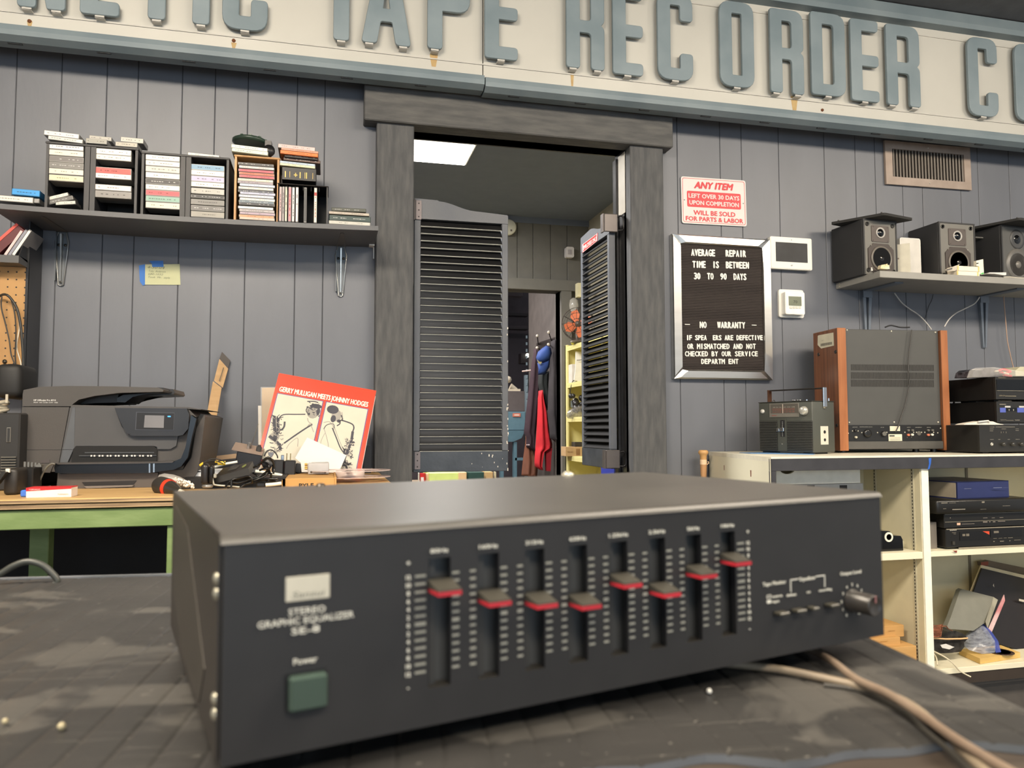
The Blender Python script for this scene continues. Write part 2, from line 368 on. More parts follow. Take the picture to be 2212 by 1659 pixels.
def letter(ch, w, h, s):
    r = .012; v = s*.86; q = .05
    if ch == 'I': return [rrect(0, 0, s, h, r)]
    if ch == 'T': return [rpoly([(w/2-s/2, 0, r), (w/2+s/2, 0, r), (w/2+s/2, h-v, .004), (w, h-v, r), (w, h, r), (0, h, r), (0, h-v, r), (w/2-s/2, h-v, .004)])]
    if ch == 'E': return [rpoly([(0, 0, r), (w, 0, r), (w, v, r), (s, v, .004), (s, h/2-v/2, .004), (w, h/2-v/2, r), (w, h/2+v/2, r), (s, h/2+v/2, .004), (s, h-v, .004), (w, h-v, r), (w, h, r), (0, h, r)])]
    if ch == 'C': return [rpoly([(w, h*.70, r), (w, h, q), (0, h, q), (0, 0, q), (w, 0, q), (w, h*.30, r), (w-s, h*.30, r), (w-s, v, .01), (s, v, .01), (s, h-v, .01), (w-s, h-v, .01), (w-s, h*.70, r)])]
    if ch == 'O': return [rrect(0, 0, w, h, q), rrect(s, v, w-s, h-v, .008)]
    if ch == 'D': return [rpoly([(0, 0, r), (w, 0, q), (w, h, q), (0, h, r)]), rpoly([(s, v, .006), (w-s, v, .02), (w-s, h-v, .02), (s, h-v, .006)])]
    if ch == 'P': return [rpoly([(0, 0, r), (s, 0, r), (s, h*.42, .006), (w, h*.42, q), (w, h, q), (0, h, r)]), rpoly([(s, h*.42+v, .006), (w-s, h*.42+v, .02), (w-s, h-v, .02), (s, h-v, .006)])]
    if ch == 'R': return [rpoly([(0, 0, r), (s, 0, r), (s, h*.41, .004), (w-s, h*.41, .02), (w-s, 0, r), (w, 0, r), (w, h*.46, .03), (w-.016, h*.5, .01), (w, h*.54, .03), (w, h, q), (0, h, r)]),
                          rpoly([(s, h*.41+v, .006), (w-s, h*.41+v, .02), (w-s, h-v, .02), (s, h-v, .006)])]
    if ch == 'A': return [rpoly([(0, 0, r), (s, 0, r), (s+.014, h*.24, .01), (w-s-.014, h*.24, .01), (w-s, 0, r), (w, 0, r), (w*.64, h, r), (w*.36, h, r)]), rpoly([(s+.022, h*.24+v, .006), (w-s-.022, h*.24+v, .006), (w*.5, h*.8, .006)])]
    if ch == 'N': return [rpoly([(0, 0, r), (s, 0, r), (s, h*.52, 0), (w-s, 0, .004), (w, 0, r), (w, h, r), (w-s, h, r), (w-s, h*.5, 0), (s, h, .004), (0, h, r)])]
    if ch == 'M': return [rpoly([(0, 0, r), (s, 0, r), (s, h*.6, 0), (w*.5, h*.2, 0), (w-s, h*.6, 0), (w-s, 0, r), (w, 0, r), (w, h, r), (w-s, h, r), (w*.5, h*.45, 0), (s, h, r), (0, h, r)])]
LY = 2.89
LET = [('N', 42, 142, 18), ('E', 177, 258, 32), ('T', 300, 380, 41), ('I', 419, 453, 52), ('C', 483, 577, 64), ('T', 697, 778, 86), ('A', 783, 886, 95), ('P', 925, 1013, 108),
       ('E', 1048, 1116, 127), ('R', 1224, 1303, 148), ('E', 1324, 1386, 161), ('C', 1421, 1494, 172), ('O', 1555, 1626, 187), ('R', 1664, 1733, 201), ('D', 1752, 1823, 206),
       ('E', 1838, 1895, 218), ('R', 1915, 1984, 228), ('C', 2091, 2152, 250), ('O', 2193, 2258, 262)]
for ch, a, c, yb in LET:
    ym = yb-70
    X0, X1 = W(a, ym, LY).x, W(c, ym, LY).x; z0 = W((a+c)/2, yb, LY).z
    w_ = X1-X0; h_ = .368; s_ = .052
    vs, fs = curve_mesh(letter(ch, w_, h_, s_), .004, .0035)
    b = MB(); b.add([(X0+v.x, LY-v.z, z0+v.y) for v in vs], fs, 0, False)
    lo_ = part('letter', b, 'signgrey', t, w=1)
    feet = {'R': (.5*s_, w_-.5*s_), 'N': (.5*s_, w_-.5*s_), 'A': (.5*s_, w_-.5*s_), 'P': (.5*s_,), 'E': (w_*.5,), 'T': (w_/2,), 'I': (s_/2,)}.get(ch, (w_/2,))
    for fx in feet:
        cb = MB(); cb.box(X0+fx-.015, LY-.003, z0-.012, X0+fx+.015, LY, z0+.004); cb.box(X0+fx-.015, LY-.003, z0-.013, X0+fx+.015, SY, z0-.010)
        part('clip', cb, C(190, 187, 180), lo_, w=1)
rs = MB()
RUST = mat('rust_stain', (196, 150, 66), .8, rgb2=(214, 180, 104), scale=30, alpha=.55); RUSTD = mat('rust_spot', (112, 66, 36), .8, alpha=.9)
for px, py, wd_, ln in ((937, 118, 9, 26), (1236, 156, 4, 30), (1716, 208, 8, 30), (64, 46, 6, 14), (505, 92, 6, 12)):
    X0, X1, Z0, Z1 = R(px-wd_, py, px+wd_, py+ln, SY-.001)
    rs.add([(X0, SY-.0008, Z1), (X1, SY-.0008, Z1), ((X0+3*X1)/4, SY-.0008, Z0), ((3*X0+X1)/4, SY-.0008, Z0)], [(0, 3, 2, 1)])
part('rust_run', rs, RUST, t, w=1)
for px, py in ((64, 46), (505, 88), (1776, 238)):
    p = W(px, py, SY); b = MB(); b.lathe([(.007, 0), (.006, .004), (0, .005)], p, '-y', 12); part('screw', b, RUSTD, t, w=1)
# ================================================================== left wall shelf
SF = 2.785
SX0 = W(48, 491, D).x; SX1 = W(817, 495, SF).x; SZT = W(817, 488, SF).z; SZB = W(817, 498, SF).z
def sag(x):
    u = (x-SX0)/(SX1-SX0); return -.008*4*u*(1-u) if 0 < u < 1 else 0
b = MB(); n = 16; vs = []; fs = []
for i in range(n+1):
    x = SX0+(SX1-SX0)*i/n; s = sag(x)
    vs += [(x, SF, SZB+s), (x, D, SZB+s), (x, D, SZT+s), (x, SF, SZT+s)]
for i in range(n):
    for k in range(4):
        q = (k+1) % 4; fs.append((4*i+k, 4*i+q, 4*i+4+q, 4*i+4+k))
fs += [(3, 2, 1, 0), (4*n, 4*n+1, 4*n+2, 4*n+3)]
b.add(vs, fs)
t = thing('wall_shelf', 'long sagging dark grey wall shelf holding the cassette and disc racks', 'shelf', (-.4, 2.9, SZB)); part('board', b, 'shelf', t, w=1)
ib = MB(); ib.box(SX1-.02, 3.0, SZB-.004, SX1+.0, 3.04, SZB); ib.box(SX1-.003, 3.03, SZB-.05, SX1+.001, 3.045, SZB); part('angle_clip', ib, C(225, 225, 222), t, w=1)
def bracket(xpx, ytop, ybot, label, m, zt, wd=.046, fw=SF, shiny=1):
    p = W(xpx, ytop, D-.01); q = W(xpx, ybot, D-.005)
    t = thing('shelf_bracket', label, 'bracket', (p.x, D, q.z), 'metal shelf brackets')
    x = p.x; h = wd/2; zb = q.z
    b = MB()   # wall leg: pressed steel, tapering, with a centre rib
    b.prism([(x-h*.7, zt), (x+h*.7, zt), (x+h, zt-.035), (x+h*.42, zb+.004), (x+h*.2, zb), (x-h*.2, zb), (x-h*.42, zb+.004), (x-h, zt-.035)], D-.003, D, 'y')
    b.box(x-h*.82, D-.016, zb+.02, x-h*.66, D-.002, zt-.02, T=None)
    part('wall_leg', b, mat('bracket_web', (96, 100, 104), .35, .5), t, w=1)
    for s in (-1, 1):
        b = MB(); b.tube([(x+s*h*.55, D-.005, zt-.004), (x+s*h*.92, D-.006, zt-.04), (x+s*h*.36, D-.006, zb+.006), (x, D-.006, zb+.002)], [.002, .0032, .0026, .002], 6); part('bead_edge', b, m, t, w=1)
    b = MB(); b.add([(x-.004, D-.003, zt-.01), (x+.004, D-.003, zt-.01), (x+.002, D-.003, zb+.01), (x-.002, D-.003, zb+.01), (x-.003, D-.022, zt-.012), (x+.003, D-.022, zt-.012), (x+.001, D-.009, zb+.012), (x-.001, D-.009, zb+.012)],
          [(4, 7, 6, 5), (0, 4, 5, 1), (1, 5, 6, 2), (2, 6, 7, 3), (3, 7, 4, 0)]); part('rib', b, m, t, w=1)
    b = MB(); b.prism([(x-h*.8, D-.003), (x+h*.8, D-.003), (x+h*.3, fw+.06), (x+h*.1, fw+.05), (x-h*.1, fw+.05), (x-h*.3, fw+.06)], zt-.003, zt, 'z'); part('shelf_leg', b, C(92, 86, 80, .4, metal=.3), t, w=1)
    b = MB()
    for s in (-1, 1):
        b.lathe([(.0055, 0), (.005, .002), (0, .003)], (x+s*h*.45, D-.003, zt-.05), '-y', 10)
    b.lathe([(.004, 0), (0, .002)], (x, D-.009, zb+.016), '-y', 10)
    part('screw', b, C(90, 88, 84, .4, metal=.8), t, w=1)
BRK = mat('painted_over_bracket', (150, 150, 148), .25, .6, var=.1)
bracket(134, 497, 619, 'scuffed grey metal bracket under the left end of the long shelf', BRK, SZB+sag(-.93))
bracket(737, 513, 642, 'bright zinc bracket under the right end of the long shelf', mat('zinc', (188, 186, 180), .25, .85, var=.06), SZB+sag(.09))
# ---- racks
def zs(x): return SZT+sag(x)
RY = SF+.006
def rack(name, label, cols, ytop_px, m, mi_, depth=.16, rim=.008, lip=0):
    # cols: list of (pixel left, pixel right) inner openings
    xs = [W(a, 400, RY).x for a, _ in cols] + [W(c, 400, RY).x for _, c in cols]
    x0 = W(cols[0][0], 400, RY).x-rim*1.3; x1 = W(cols[-1][1], 400, RY).x+rim*1.3
    zt = W(cols[0][0], ytop_px, RY).z; zb = zs((x0+x1)/2)
    t = thing(name, label, 'rack', ((x0+x1)/2, RY+depth/2, zb), 'media racks on the long shelf')
    b = MB(); b.box(x0-.003, RY-.002, zt-rim, x1+.003, RY+depth, zt, bev=.002); part('top_board', b, m, t, w=1)
    edges = [x0] + [v for a, c in zip(cols, cols[1:]) for v in [(W(a[1], 400, RY).x+W(c[0], 400, RY).x)/2]] + [x1]
    for i, e in enumerate(edges):
        b = MB()
        if 0 < i < len(edges)-1:
            b.box(e-rim*2.1, RY, zb, e-.001, RY+depth, zt-rim); b.box(e+.001, RY, zb, e+rim*2.1, RY+depth, zt-rim)
        elif i == 0: b.box(e, RY, zb, e+rim, RY+depth, zt-rim)
        else: b.box(e-rim, RY, zb, e, RY+depth, zt-rim)
        part('upright', b, m, t, w=1)
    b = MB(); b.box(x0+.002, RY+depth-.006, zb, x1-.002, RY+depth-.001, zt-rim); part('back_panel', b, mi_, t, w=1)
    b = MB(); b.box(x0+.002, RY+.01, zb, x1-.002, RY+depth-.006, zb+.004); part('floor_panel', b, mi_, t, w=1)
    return t
rack('cassette_rack', 'black cassette tower pair at the left end of the shelf', [(105, 184), (203, 289)], 305, 'rack', 'racki')
rack('cassette_rack', 'black cassette tower pair in the middle of the long shelf', [(312, 391), (410, 487)], 327, 'rack', 'racki')
rack('disc_rack', 'light wooden compact disc rack on the long shelf', [(512, 597)], 334, 'wood', C(60, 46, 32), rim=.007, depth=.15)
t = rack('disc_rack', 'small black upright disc rack holding discs on edge', [(604, 705)], 395, 'black', 'racki', rim=.004, depth=.13)
b = MB()
for i in range(5):
    X = W(620+i*17.3, 400, RY).x; b.box(X, RY+.002, W(600, 405, RY).z-.004, X+.0012, RY+.11, W(600, 397, RY).z-.004)
part('divider_fin', b, 'racki', t, w=1, kind='stuff')
# ---- cases
def case(name, x0, x1, yc, hp, col, where, cat, group, depth=.066, dark=0, bars=1, Y=None, tilt=0, clear=True, bar_col=None, rows=None):
    Y = Y or RY+.004
    X0, X1, Z0, Z1 = R(x0, yc-hp/2, x1, yc+hp/2, Y)
    w_, h_ = X1-X0, Z1-Z0
    T = Matrix.Translation(((X0+X1)/2, Y, Z0)) @ Matrix.Rotation(tilt, 4, 'Y')
    t = thing(name, '', cat, T=T, group=group); t['label'] = where
    b = MB(); b.box(-w_/2, 0, 0, w_/2, depth, h_, bev=.0012); part('case', b, C(132, 130, 126, .25) if clear else C(*[max(int(v*.8), 8) for v in col], .4), t)
    b = MB(); b.box(-w_/2+.002, -.0006, h_*.12, w_/2-.002, .0004, h_*.9); sc_ = part('spine_card', b, C(*col, .45), t)
    if bars and h_ > .006:
        b = MB(); rr = random.Random(int(x0*7+yc*13)); bx = -w_*.4; k = 0
        ic = bar_col or ([int(v*.62) for v in col] if sum(col) > 330 else (190, 190, 186))
        while bx < w_*.36:
            l = rr.uniform(.002, .007)
            if rr.random() < .6: b.box(bx, -.001, h_*.44, min(bx+l, w_*.42), -.0005, h_*.56)
            bx += l+.0025
        if b.v: part('spine_print', b, C(*ic, .6), sc_)
    return t
CN = {}
def cname(c):
    r, g, b_ = c; s = r+g+b_
    if r > 195 and g > 195 and b_ > 190: return 'white'
    if r > 200 and g > 190: return 'cream'
    if s < 130: return 'black'
    if max(c)-min(c) < 26: return 'dark grey' if s < 280 else 'grey'
    if r > g+60 and g > 100 and b_ < 110: return 'orange'
    if r > g+30 and r > b_+30 and s > 430: return 'pink'
    if r > g+40 and r > b_+20: return 'red'
    if b_ > r+20 and r > g: return 'lavender'
    if b_ > r+15: return 'blue'
    if g > r+8: return 'green'
    return 'tan'
def column(kind, rack_name, x0, x1, items, cat, grp, depth=.066, slope=.062):
    for i, it in enumerate(items):
        yc, hp, col = it[:3]; kw = it[3] if len(it) > 3 else {}
        dx = kw.pop('dx', 0); dw = kw.pop('dw', 0)
        case(kind, x0+dx, x1+dx+dw, yc, hp, col, '%s-spined %s, %s in %s' % (cname(col), kind.replace('_', ' '), ORD[i], rack_name), cat, grp, depth, **kw)
zy = lambda v: 240+v/5.267
G1 = 'cassettes in the black towers'
column('cassette_case', 'the leftmost cassette column', 105, 181, [(zy(408), 13, (214, 214, 216)), (zy(478), 13, (226, 216, 196)), (zy(550), 13, (104, 100, 98)), (zy(620), 13, (112, 110, 106)), (zy(690), 13, (222, 214, 192)), (zy(765), 14, (222, 214, 170))], 'cassette', G1)
column('cassette_case', 'the second cassette column from the left', 204, 284, [(zy(465), 13, (236, 230, 218)), (zy(530), 12, (226, 222, 208)), (zy(682), 15, (196, 74, 68)), (zy(741), 12, (236, 220, 214)), (zy(873), 13, (232, 214, 208)), (zy(950), 15, (132, 128, 124))], 'cassette', G1)
column('cassette_case', 'the third cassette column from the left', 314, 389, [(zy(532), 13, (230, 224, 214)), (zy(598), 12, (222, 218, 206)), (zy(665), 13, (200, 196, 186)), (zy(735), 13, (232, 228, 216)), (zy(805), 12, (44, 43, 43)), (zy(870), 12, (226, 222, 208)), (zy(935), 13, (198, 76, 84)), (zy(1003), 13, (132, 168, 152)), (zy(1075), 14, (222, 216, 188))], 'cassette', G1)
zx = lambda v: 270+v/5.267
column('cassette_case', 'the fourth cassette column from the left', 412, 485, [(zx(487), 13, (118, 156, 184)), (zx(550), 12, (230, 224, 216)), (zx(617), 13, (186, 176, 208)), (zx(681), 12, (232, 228, 212)), (zx(755), 13, (176, 174, 166)), (zx(818), 8, (40, 40, 42)), (zx(880), 12, (122, 120, 116)), (zx(950), 12, (104, 102, 100)), (zx(1020), 13, (150, 146, 136))], 'cassette', G1)
# loose cassettes at the bottom of the first tower
for (x0, x1, yc, hp, tl, col, lb) in ((106, 150, zy(968), 8, -.33, (214, 208, 196), 'tilted upper cassette of the loose pile at the foot of the leftmost tower'),
                                      (104, 160, zy(1010), 9, -.3, (96, 94, 90), 'tilted middle cassette of the loose pile at the foot of the leftmost tower'),
                                      (120, 164, zy(1044), 8, -.12, (206, 204, 194), 'nearly flat lowest cassette of the loose pile in the leftmost tower')):
    case('cassette_case', x0, x1, yc, hp, col, lb, 'cassette', 'loose cassettes', depth=.06, tilt=tl, Y=RY+.02)
# on top of the first rack
for (x0, x1, yc, hp, tl, col, lb, Y) in (
    (103, 179, 240+322/5.267, 9, .06, (206, 204, 198), 'lower grey-white cassette lying on top of the leftmost tower', RY+.006),
    (94, 171, 240+266/5.267, 11, .05, (214, 212, 208), 'upper white cassette tilted on top of the leftmost tower', RY+.004),
    (185, 231, 240+342/5.267, 11, 0, (150, 148, 138), 'clear cassette case lying on the second cassette tower', RY+.01),
    (192, 241, 240+308/5.267, 9, .02, (178, 174, 164), 'clear cassette case stacked above another on the second tower', RY+.05),
    (249, 297, 240+380/5.267, 10, 0, (176, 170, 156), 'cloudy clear cassette case at the right corner of the second tower', RY+.006),
    (260, 310, 240+330/5.267, 11, .02, (190, 186, 176), 'clear cassette case on top of the cloudy one at the rack corner', RY+.04),
    (405, 474, 270+346/5.267, 7, .03, (226, 222, 208), 'thin cream cassette card case lying on the fourth tower', RY+.006)):
    case('cassette_case', x0, x1, yc, hp, col, lb, 'cassette', 'cases lying on top of the towers', depth=.07, tilt=tl, Y=Y)
# blue case and cream case left of the racks
case('cassette_case', 25, 86, 240+926/5.267, 14, (42, 146, 214), 'bright blue cassette case lying left of the leftmost tower', 'cassette', 'cases left of the towers', depth=.07, tilt=.03, Y=RY+.01, clear=False)
case('disc_case', -10, 72, 240+1000/5.267, 13, (228, 216, 204), 'cream disc case under the bright blue cassette at the shelf end', 'disc case', 'cases left of the towers', depth=.12, tilt=.02, Y=RY+.006)
case('cassette_case', 73, 85, 240+1020/5.267, 10, (150, 148, 146), 'small clear case wedged between cream disc case and leftmost tower', 'cassette', 'cases left of the towers', depth=.07, Y=RY+.01, bars=0)
# wooden rack discs
wc = [(450, (74, 74, 76)), (487, (206, 196, 192)), (525, (204, 84, 98)), (560, (192, 104, 78)), (592, (196, 88, 98)), (630, (224, 206, 184)), (658, (150, 140, 146)), (690, (196, 206, 226)), (724, (226, 216, 200)), (758, (72, 76, 86)),
      (782, (176, 180, 200)), (815, (206, 206, 216)), (850, (216, 214, 202)), (877, (96, 110, 120)), (902, (52, 54, 58)), (945, (236, 234, 226)), (978, (172, 164, 164)), (1010, (166, 148, 160)), (1042, (206, 146, 108)), (1068, (200, 176, 160))]
random.seed(3)
column('disc_case', 'the wooden rack', 515, 592, [(zx(y), 6.0, c, dict(dx=random.uniform(-2, 3))) for y, c in wc], 'disc case', 'discs in the wooden rack', .1)
# on top of the wooden rack
case('disc_case', 499, 578, zx(262), 8, (226, 226, 212), 'white-spined disc case on top of the wooden rack, directly under the green tape spool', 'disc case', 'cases on the wooden rack', depth=.12, tilt=.045, clear=False, Y=RY-.012)
case('disc_case', 500, 579, zx(303), 8, (214, 222, 200), 'pale green-spined disc case lying directly on the wooden rack', 'disc case', 'cases on the wooden rack', depth=.12, tilt=.045, clear=False, Y=RY-.012)
t = thing('tape_dispenser_spool', 'dark green round tape spool on the cases over the wooden rack', 'spool', T=Matrix.Translation(W(543, 314, RY+.06)) @ Matrix.Rotation(.06, 4, 'Y'))
GR = C(42, 58, 48, .35)
b = MB(); b.lathe([(.058, 0), (.066, .004), (.066, .012), (.058, .017), (.02, .018)], (0, 0, 0), 'z', 28); part('disc', b, GR, t)
b = MB()
for k in range(10):
    a = 2*PI*k/10; b.box(-.004, .02, .014, .004, .055, .022, T=Matrix.Rotation(a, 4, 'Z'))
part('spoke', b, C(64, 82, 70, .35), t, kind='stuff')
b = MB(); b.lathe([(.018, .016), (.017, .026), (.008, .028), (.007, .036), (0, .037)], (0, 0, 0), 'z', 16); part('hub', b, GR, t)
b = MB(); b.lathe([(.02, 0), (.02, .012), (0, .013)], (.067, -.05, -.03), '-y', 16); b.box(.05, -.045, -.036, .072, .0, .01); part('side_knob', b, 'black', t)
# discs on edge in the black rack
for i, (xp, wp, c, yt, yb) in enumerate(((1083, 5.5, (206, 172, 172), 700, 1100), (1115, 5, (158, 148, 146), 700, 1100), (1148, 5, (206, 204, 178), 700, 1100), (1190, 6.5, (190, 132, 140), 703, 1103), (1230, 6, (206, 202, 202), 705, 1103),
                                 (1272, 6, (222, 208, 208), 705, 1103), (1366, 6, (64, 66, 68), 710, 1108), (1482, 6.5, (226, 222, 202), 712, 1112))):
    xc = 400+xp/5.267
    X0, X1, Z0, Z1 = R(xc-wp/2, zx(yt), xc+wp/2, zx(yb), RY+.006); Z0 = zs(X0)+.005
    t = thing('disc_case', '%s disc case standing on edge, %s in the black upright rack' % (cname(c), ['leftmost', 'second from the left', 'third from the left', 'fourth from the left', 'fifth from the left', 'sixth from the left', 'seventh from the left', 'rightmost'][i]), 'disc case', ((X0+X1)/2, RY+.006, Z0), 'discs standing in the black rack')
    b = MB(); b.box(X0, RY+.006, Z0, X1, RY+.126, Z1, bev=.001); part('case', b, C(140, 138, 136, .25), t, w=1)
    b = MB(); b.box(X0+.001, RY+.0052, Z0+.003, X1-.001, RY+.0062, Z1-.003); part('spine_card', b, C(*c, .45), t, w=1)
    b = MB(); k = Z0+.02; rr = random.Random(i)
    while k < Z1-.03:
        l = rr.uniform(.004, .014)
        if rr.random() < .6: b.box(X0+(X1-X0)*.4, RY+.0048, k, X0+(X1-X0)*.62, RY+.0054, k+l)
        k += l+.003
    if i == 7: b.box(X0+.001, RY+.0046, Z1-.03, X1-.001, RY+.0054, Z1-.018)
    part('spine_print', b, C(176, 60, 56) if i in (3, 7) else C(70, 66, 70), t, w=1)
# stack on the black rack
for (x0, x1, y, hp, c, lb, Y, dp) in (
    (609, 683, 270+560/5.267, 27, (26, 26, 27), 'black boxed set with gold lettering lying on the black upright rack', RY-.004, .12),
    (604, 681, 270+463/5.267, 5.5, (214, 210, 176), 'cream-spined disc on the gold-lettered black box', RY-.006, .12),
    (604, 681, 270+438/5.267, 5, (176, 190, 206), 'pale blue-spined disc second on the gold-lettered box', RY-.006, .12),
    (612, 692, 270+402/5.267, 7, (92, 64, 52), 'brown-spined disc wallet in the stack right of the wooden rack', RY+.02, .13),
    (614, 687, 270+363/5.267, 7, (52, 44, 42), 'dark brown-spined disc with a small light logo in the stack', RY+.01, .12),
    (605, 687, 270+325/5.267, 8, (222, 112, 40), 'orange and black spined disc in the stack right of the wooden rack', RY, .12),
    (607, 688, 270+292/5.267, 5, (196, 142, 116), 'salmon-spined disc second from the top of the right stack', RY, .12),
    (600, 681, 270+256/5.267, 9, (214, 180, 176), 'clear pinkish disc case topmost of the right stack', RY+.003, .12)):
    t = case('disc_case' if hp < 20 else 'boxed_set', x0, x1, y, hp, c, lb, 'disc case' if hp < 20 else 'box', 'stack on the black upright rack', depth=dp, tilt=.03 if hp < 20 else .0, Y=Y, clear=(hp == 9), bars=(hp < 20))
    if hp > 20:
        b = MB(); GOLD = C(214, 178, 70, .35)
        w_ = .12
        text(b, 'Jazz', (-.052, -.001, .008), (.35, 0, .94), (-.94, 0, .35), .012, .034, bold=.01); b.v = [v for v in b.v]
        b2 = MB(); X = [-.05, -.042, -.02, .0, .004, .02, .024, .043, .049]
        for k, xx in enumerate((-.047, -.032, .0035, .02, .0255, .047)): b2.box(xx-.0007 if k % 2 else xx-.0016, -.0012, .008, xx+.0007 if k % 2 else xx+.0016, -.0006, .03)
        b2.box(-.018, -.0012, .017, -.006, -.0006, .020); b2.box(-.0135, -.0012, .012, -.0105, -.0006, .026)
        part('gold_print', b2, GOLD, t)
# pile at the right end of the shelf
for (x0, x1, y, hp, c, lb, tl) in ((710, 800, 270+1117/5.267, 8, (190, 188, 178), 'cloudy disc tray at the bottom of the small pile by the doorway post', 0),
                                   (711, 801, 270+1065/5.267, 12, (50, 68, 64), 'dark green curled booklet in the small pile by the doorway post', .0),
                                   (710, 798, 270+1008/5.267, 6, (176, 166, 152), 'beige-spined disc case in the small pile by the doorway post', 0),
                                   (716, 791, 270+966/5.267, 8, (72, 74, 64), 'dark green-grey disc case topmost of the pile by the doorway post', -.02)):
    case('disc_case', x0, x1, y, hp, c, lb, 'disc case', 'small pile at the shelf end', depth=.12, tilt=tl, Y=RY+.01, clear=False)
# ---- sticky note with blue tape
t = thing('sticky_note', 'pale yellow handwritten note taped to the wall under the long shelf', 'note', W(350, 614, D-.002))
YN = D-.003
def quadpx(b, pts, Y, mi=0, th=.0006):
    vs = [W(x, y, Y) for x, y in pts]; n = len(vs)
    b.add(vs + [v+Vector((0, th, 0)) for v in vs], [tuple(range(n)), tuple(range(2*n-1, n-1, -1))] + [(i, i+n, (i+1) % n+n, (i+1) % n) for i in range(n)], mi); return b
o3 = lambda x, y: (x/4.045, 450+y/4.045)
b = quadpx(MB(), [o3(1266, 490), o3(1570, 487), o3(1577, 669), o3(1266, 667)], YN); part('paper', b, mat('note_yellow', (188, 190, 152), .7, var=.03), t, w=1)
b = quadpx(MB(), [o3(1214, 500), o3(1268, 488), o3(1266, 668), o3(1248, 676), o3(1222, 640)], YN-.0012); quadpx(b, [o3(1302, 460), o3(1425, 458), o3(1430, 512), o3(1330, 512), o3(1325, 482)], YN-.0012)
part('blue_tape', b, mat('painters_tape', (50, 112, 190), .6), t, w=1)
b = MB()
for s, x0, x1, y, h in (('4-30-04', 1288, 1440, 516, 24), ('Toby  Anderson', 1300, 1448, 550, 18), ('680-1032', 1295, 1425, 575, 17), ('Took  Mr.  style', 1295, 1485, 603, 17)):
    wtext(b, s, *[v/4.045 for v in (x0, x1)], 450+y/4.045, h/4.045, YN-.0008, shear=.3)
part('handwriting', b, C(110, 116, 100, .8), t, w=1)
# ---- left unit: black side, pegboard, top shelf with discs
t = thing('pegboard_unit', 'black shelving unit with tan pegboard back at the left edge', 'shelving', (-1.2, 2.9, .954))
PYB = 2.925; PX = -1.0
pz = lambda y: W(30, y, PYB).z
b = MB(); b.box(PX, PYB, .954, PX+.004, D-.003, W(70, 490, D).z); b.box(PX-.004, PYB-.002, .954, PX+.004, PYB+.004, W(54, 560, PYB).z); part('side_panel', b, C(38, 38, 40, .35), t, w=1)
b = MB(); b.box(-1.9, PYB, pz(835), PX-.004, PYB+.006, pz(575)); part('pegboard', b, 'peg', t, w=1)
b = MB()
for i in range(9):
    for j in range(16):
        x = PX-.006-.0262*i; z = pz(580)-.012-.0262*j
        if z > pz(828): b.lathe([(.0028, 0), (0, .0003)], (x, PYB-.0004, z), '-y', 8)
part('peg_hole', b, 'ink', t, w=1, kind='stuff')
p = W(10, 781, PYB-.002); b = MB(); b.lathe([(.0075, 0), (.006, .003), (0, .004)], p, '-y', 14); part('bolt', b, C(70, 66, 58, .3, metal=.7), t, w=1)
zt = W(20, 551, 2.845).z; zb = W(20, 567, 2.845).z
b = MB(); b.box(-1.9, 2.845, zb, PX, D-.003, zt); part('top_shelf', b, C(84, 84, 84, .5), t, w=1)
b = MB(); n = 8      # curved black end plate
pts = [(2.86, zt), (D-.01, zt)] + [(D-.01-.17*math.sin(a)*.5-.02, zt+.145*math.cos(a)) for a in [PI/2*k/n*0+.0 for k in range(1)]]
b.prism([(2.85, zt-.0), (3.03, zt-.02), (3.04, zt+.03), (3.02, zt+.075), (2.985, zt+.118), (2.955, zt+.142)], PX-.004, PX, 'x'); part('end_plate', b, C(44, 44, 45, .25), t, w=1)
for lb, c, x0, y0, x1, y1, wd in (('white-spined disc case leaning right in the trio over the pegboard', (226, 222, 214), 32, 578+2, 86, 497, 9), ('grey-spined disc case, middle of the leaning trio over the pegboard', (136, 136, 146), 21, 578, 74, 496, 8),
                                  ('pink-white disc case leftmost of the leaning trio over the pegboard', (222, 190, 186), 9, 577, 63, 496, 8)):
    a = W(x0*.76, 551, 2.87); c2 = W(x0*.76+43*.76+6, 495, 2.87); d = (c2-a); ln = d.length; ang = math.atan2(d.x, d.z)
    T = Matrix.Translation(a) @ Matrix.Rotation(ang, 4, 'Y')
    q = thing('disc_case', lb, 'disc case', T=T, group='leaning discs over the pegboard')
    b = MB(); b.box(0, 0, 0, .0095, .12, ln, bev=.001); part('case', b, C(120, 118, 118, .25), q)
    b = MB(); b.box(.0008, -.0008, .004, .0087, .0004, ln-.004); part('spine_card', b, C(*c, .45), q)
a = W(-22, 552, 2.87); c2 = W(46, 492, 2.87)
q = thing('record_box', 'red-edged maroon box leaning at the far left over the pegboard', 'box', T=Matrix.Translation(a) @ Matrix.Rotation(math.atan2(c2.x-a.x, c2.z-a.z), 4, 'Y'))
ln = (c2-a).length
b = MB(); b.box(-.02, 0, 0, .014, .12, ln); part('body', b, C(92, 36, 38), q)
b = MB(); b.box(-.021, -.002, 0, -.012, .12, ln+.001); part('edge_strip', b, C(212, 84, 72), q)
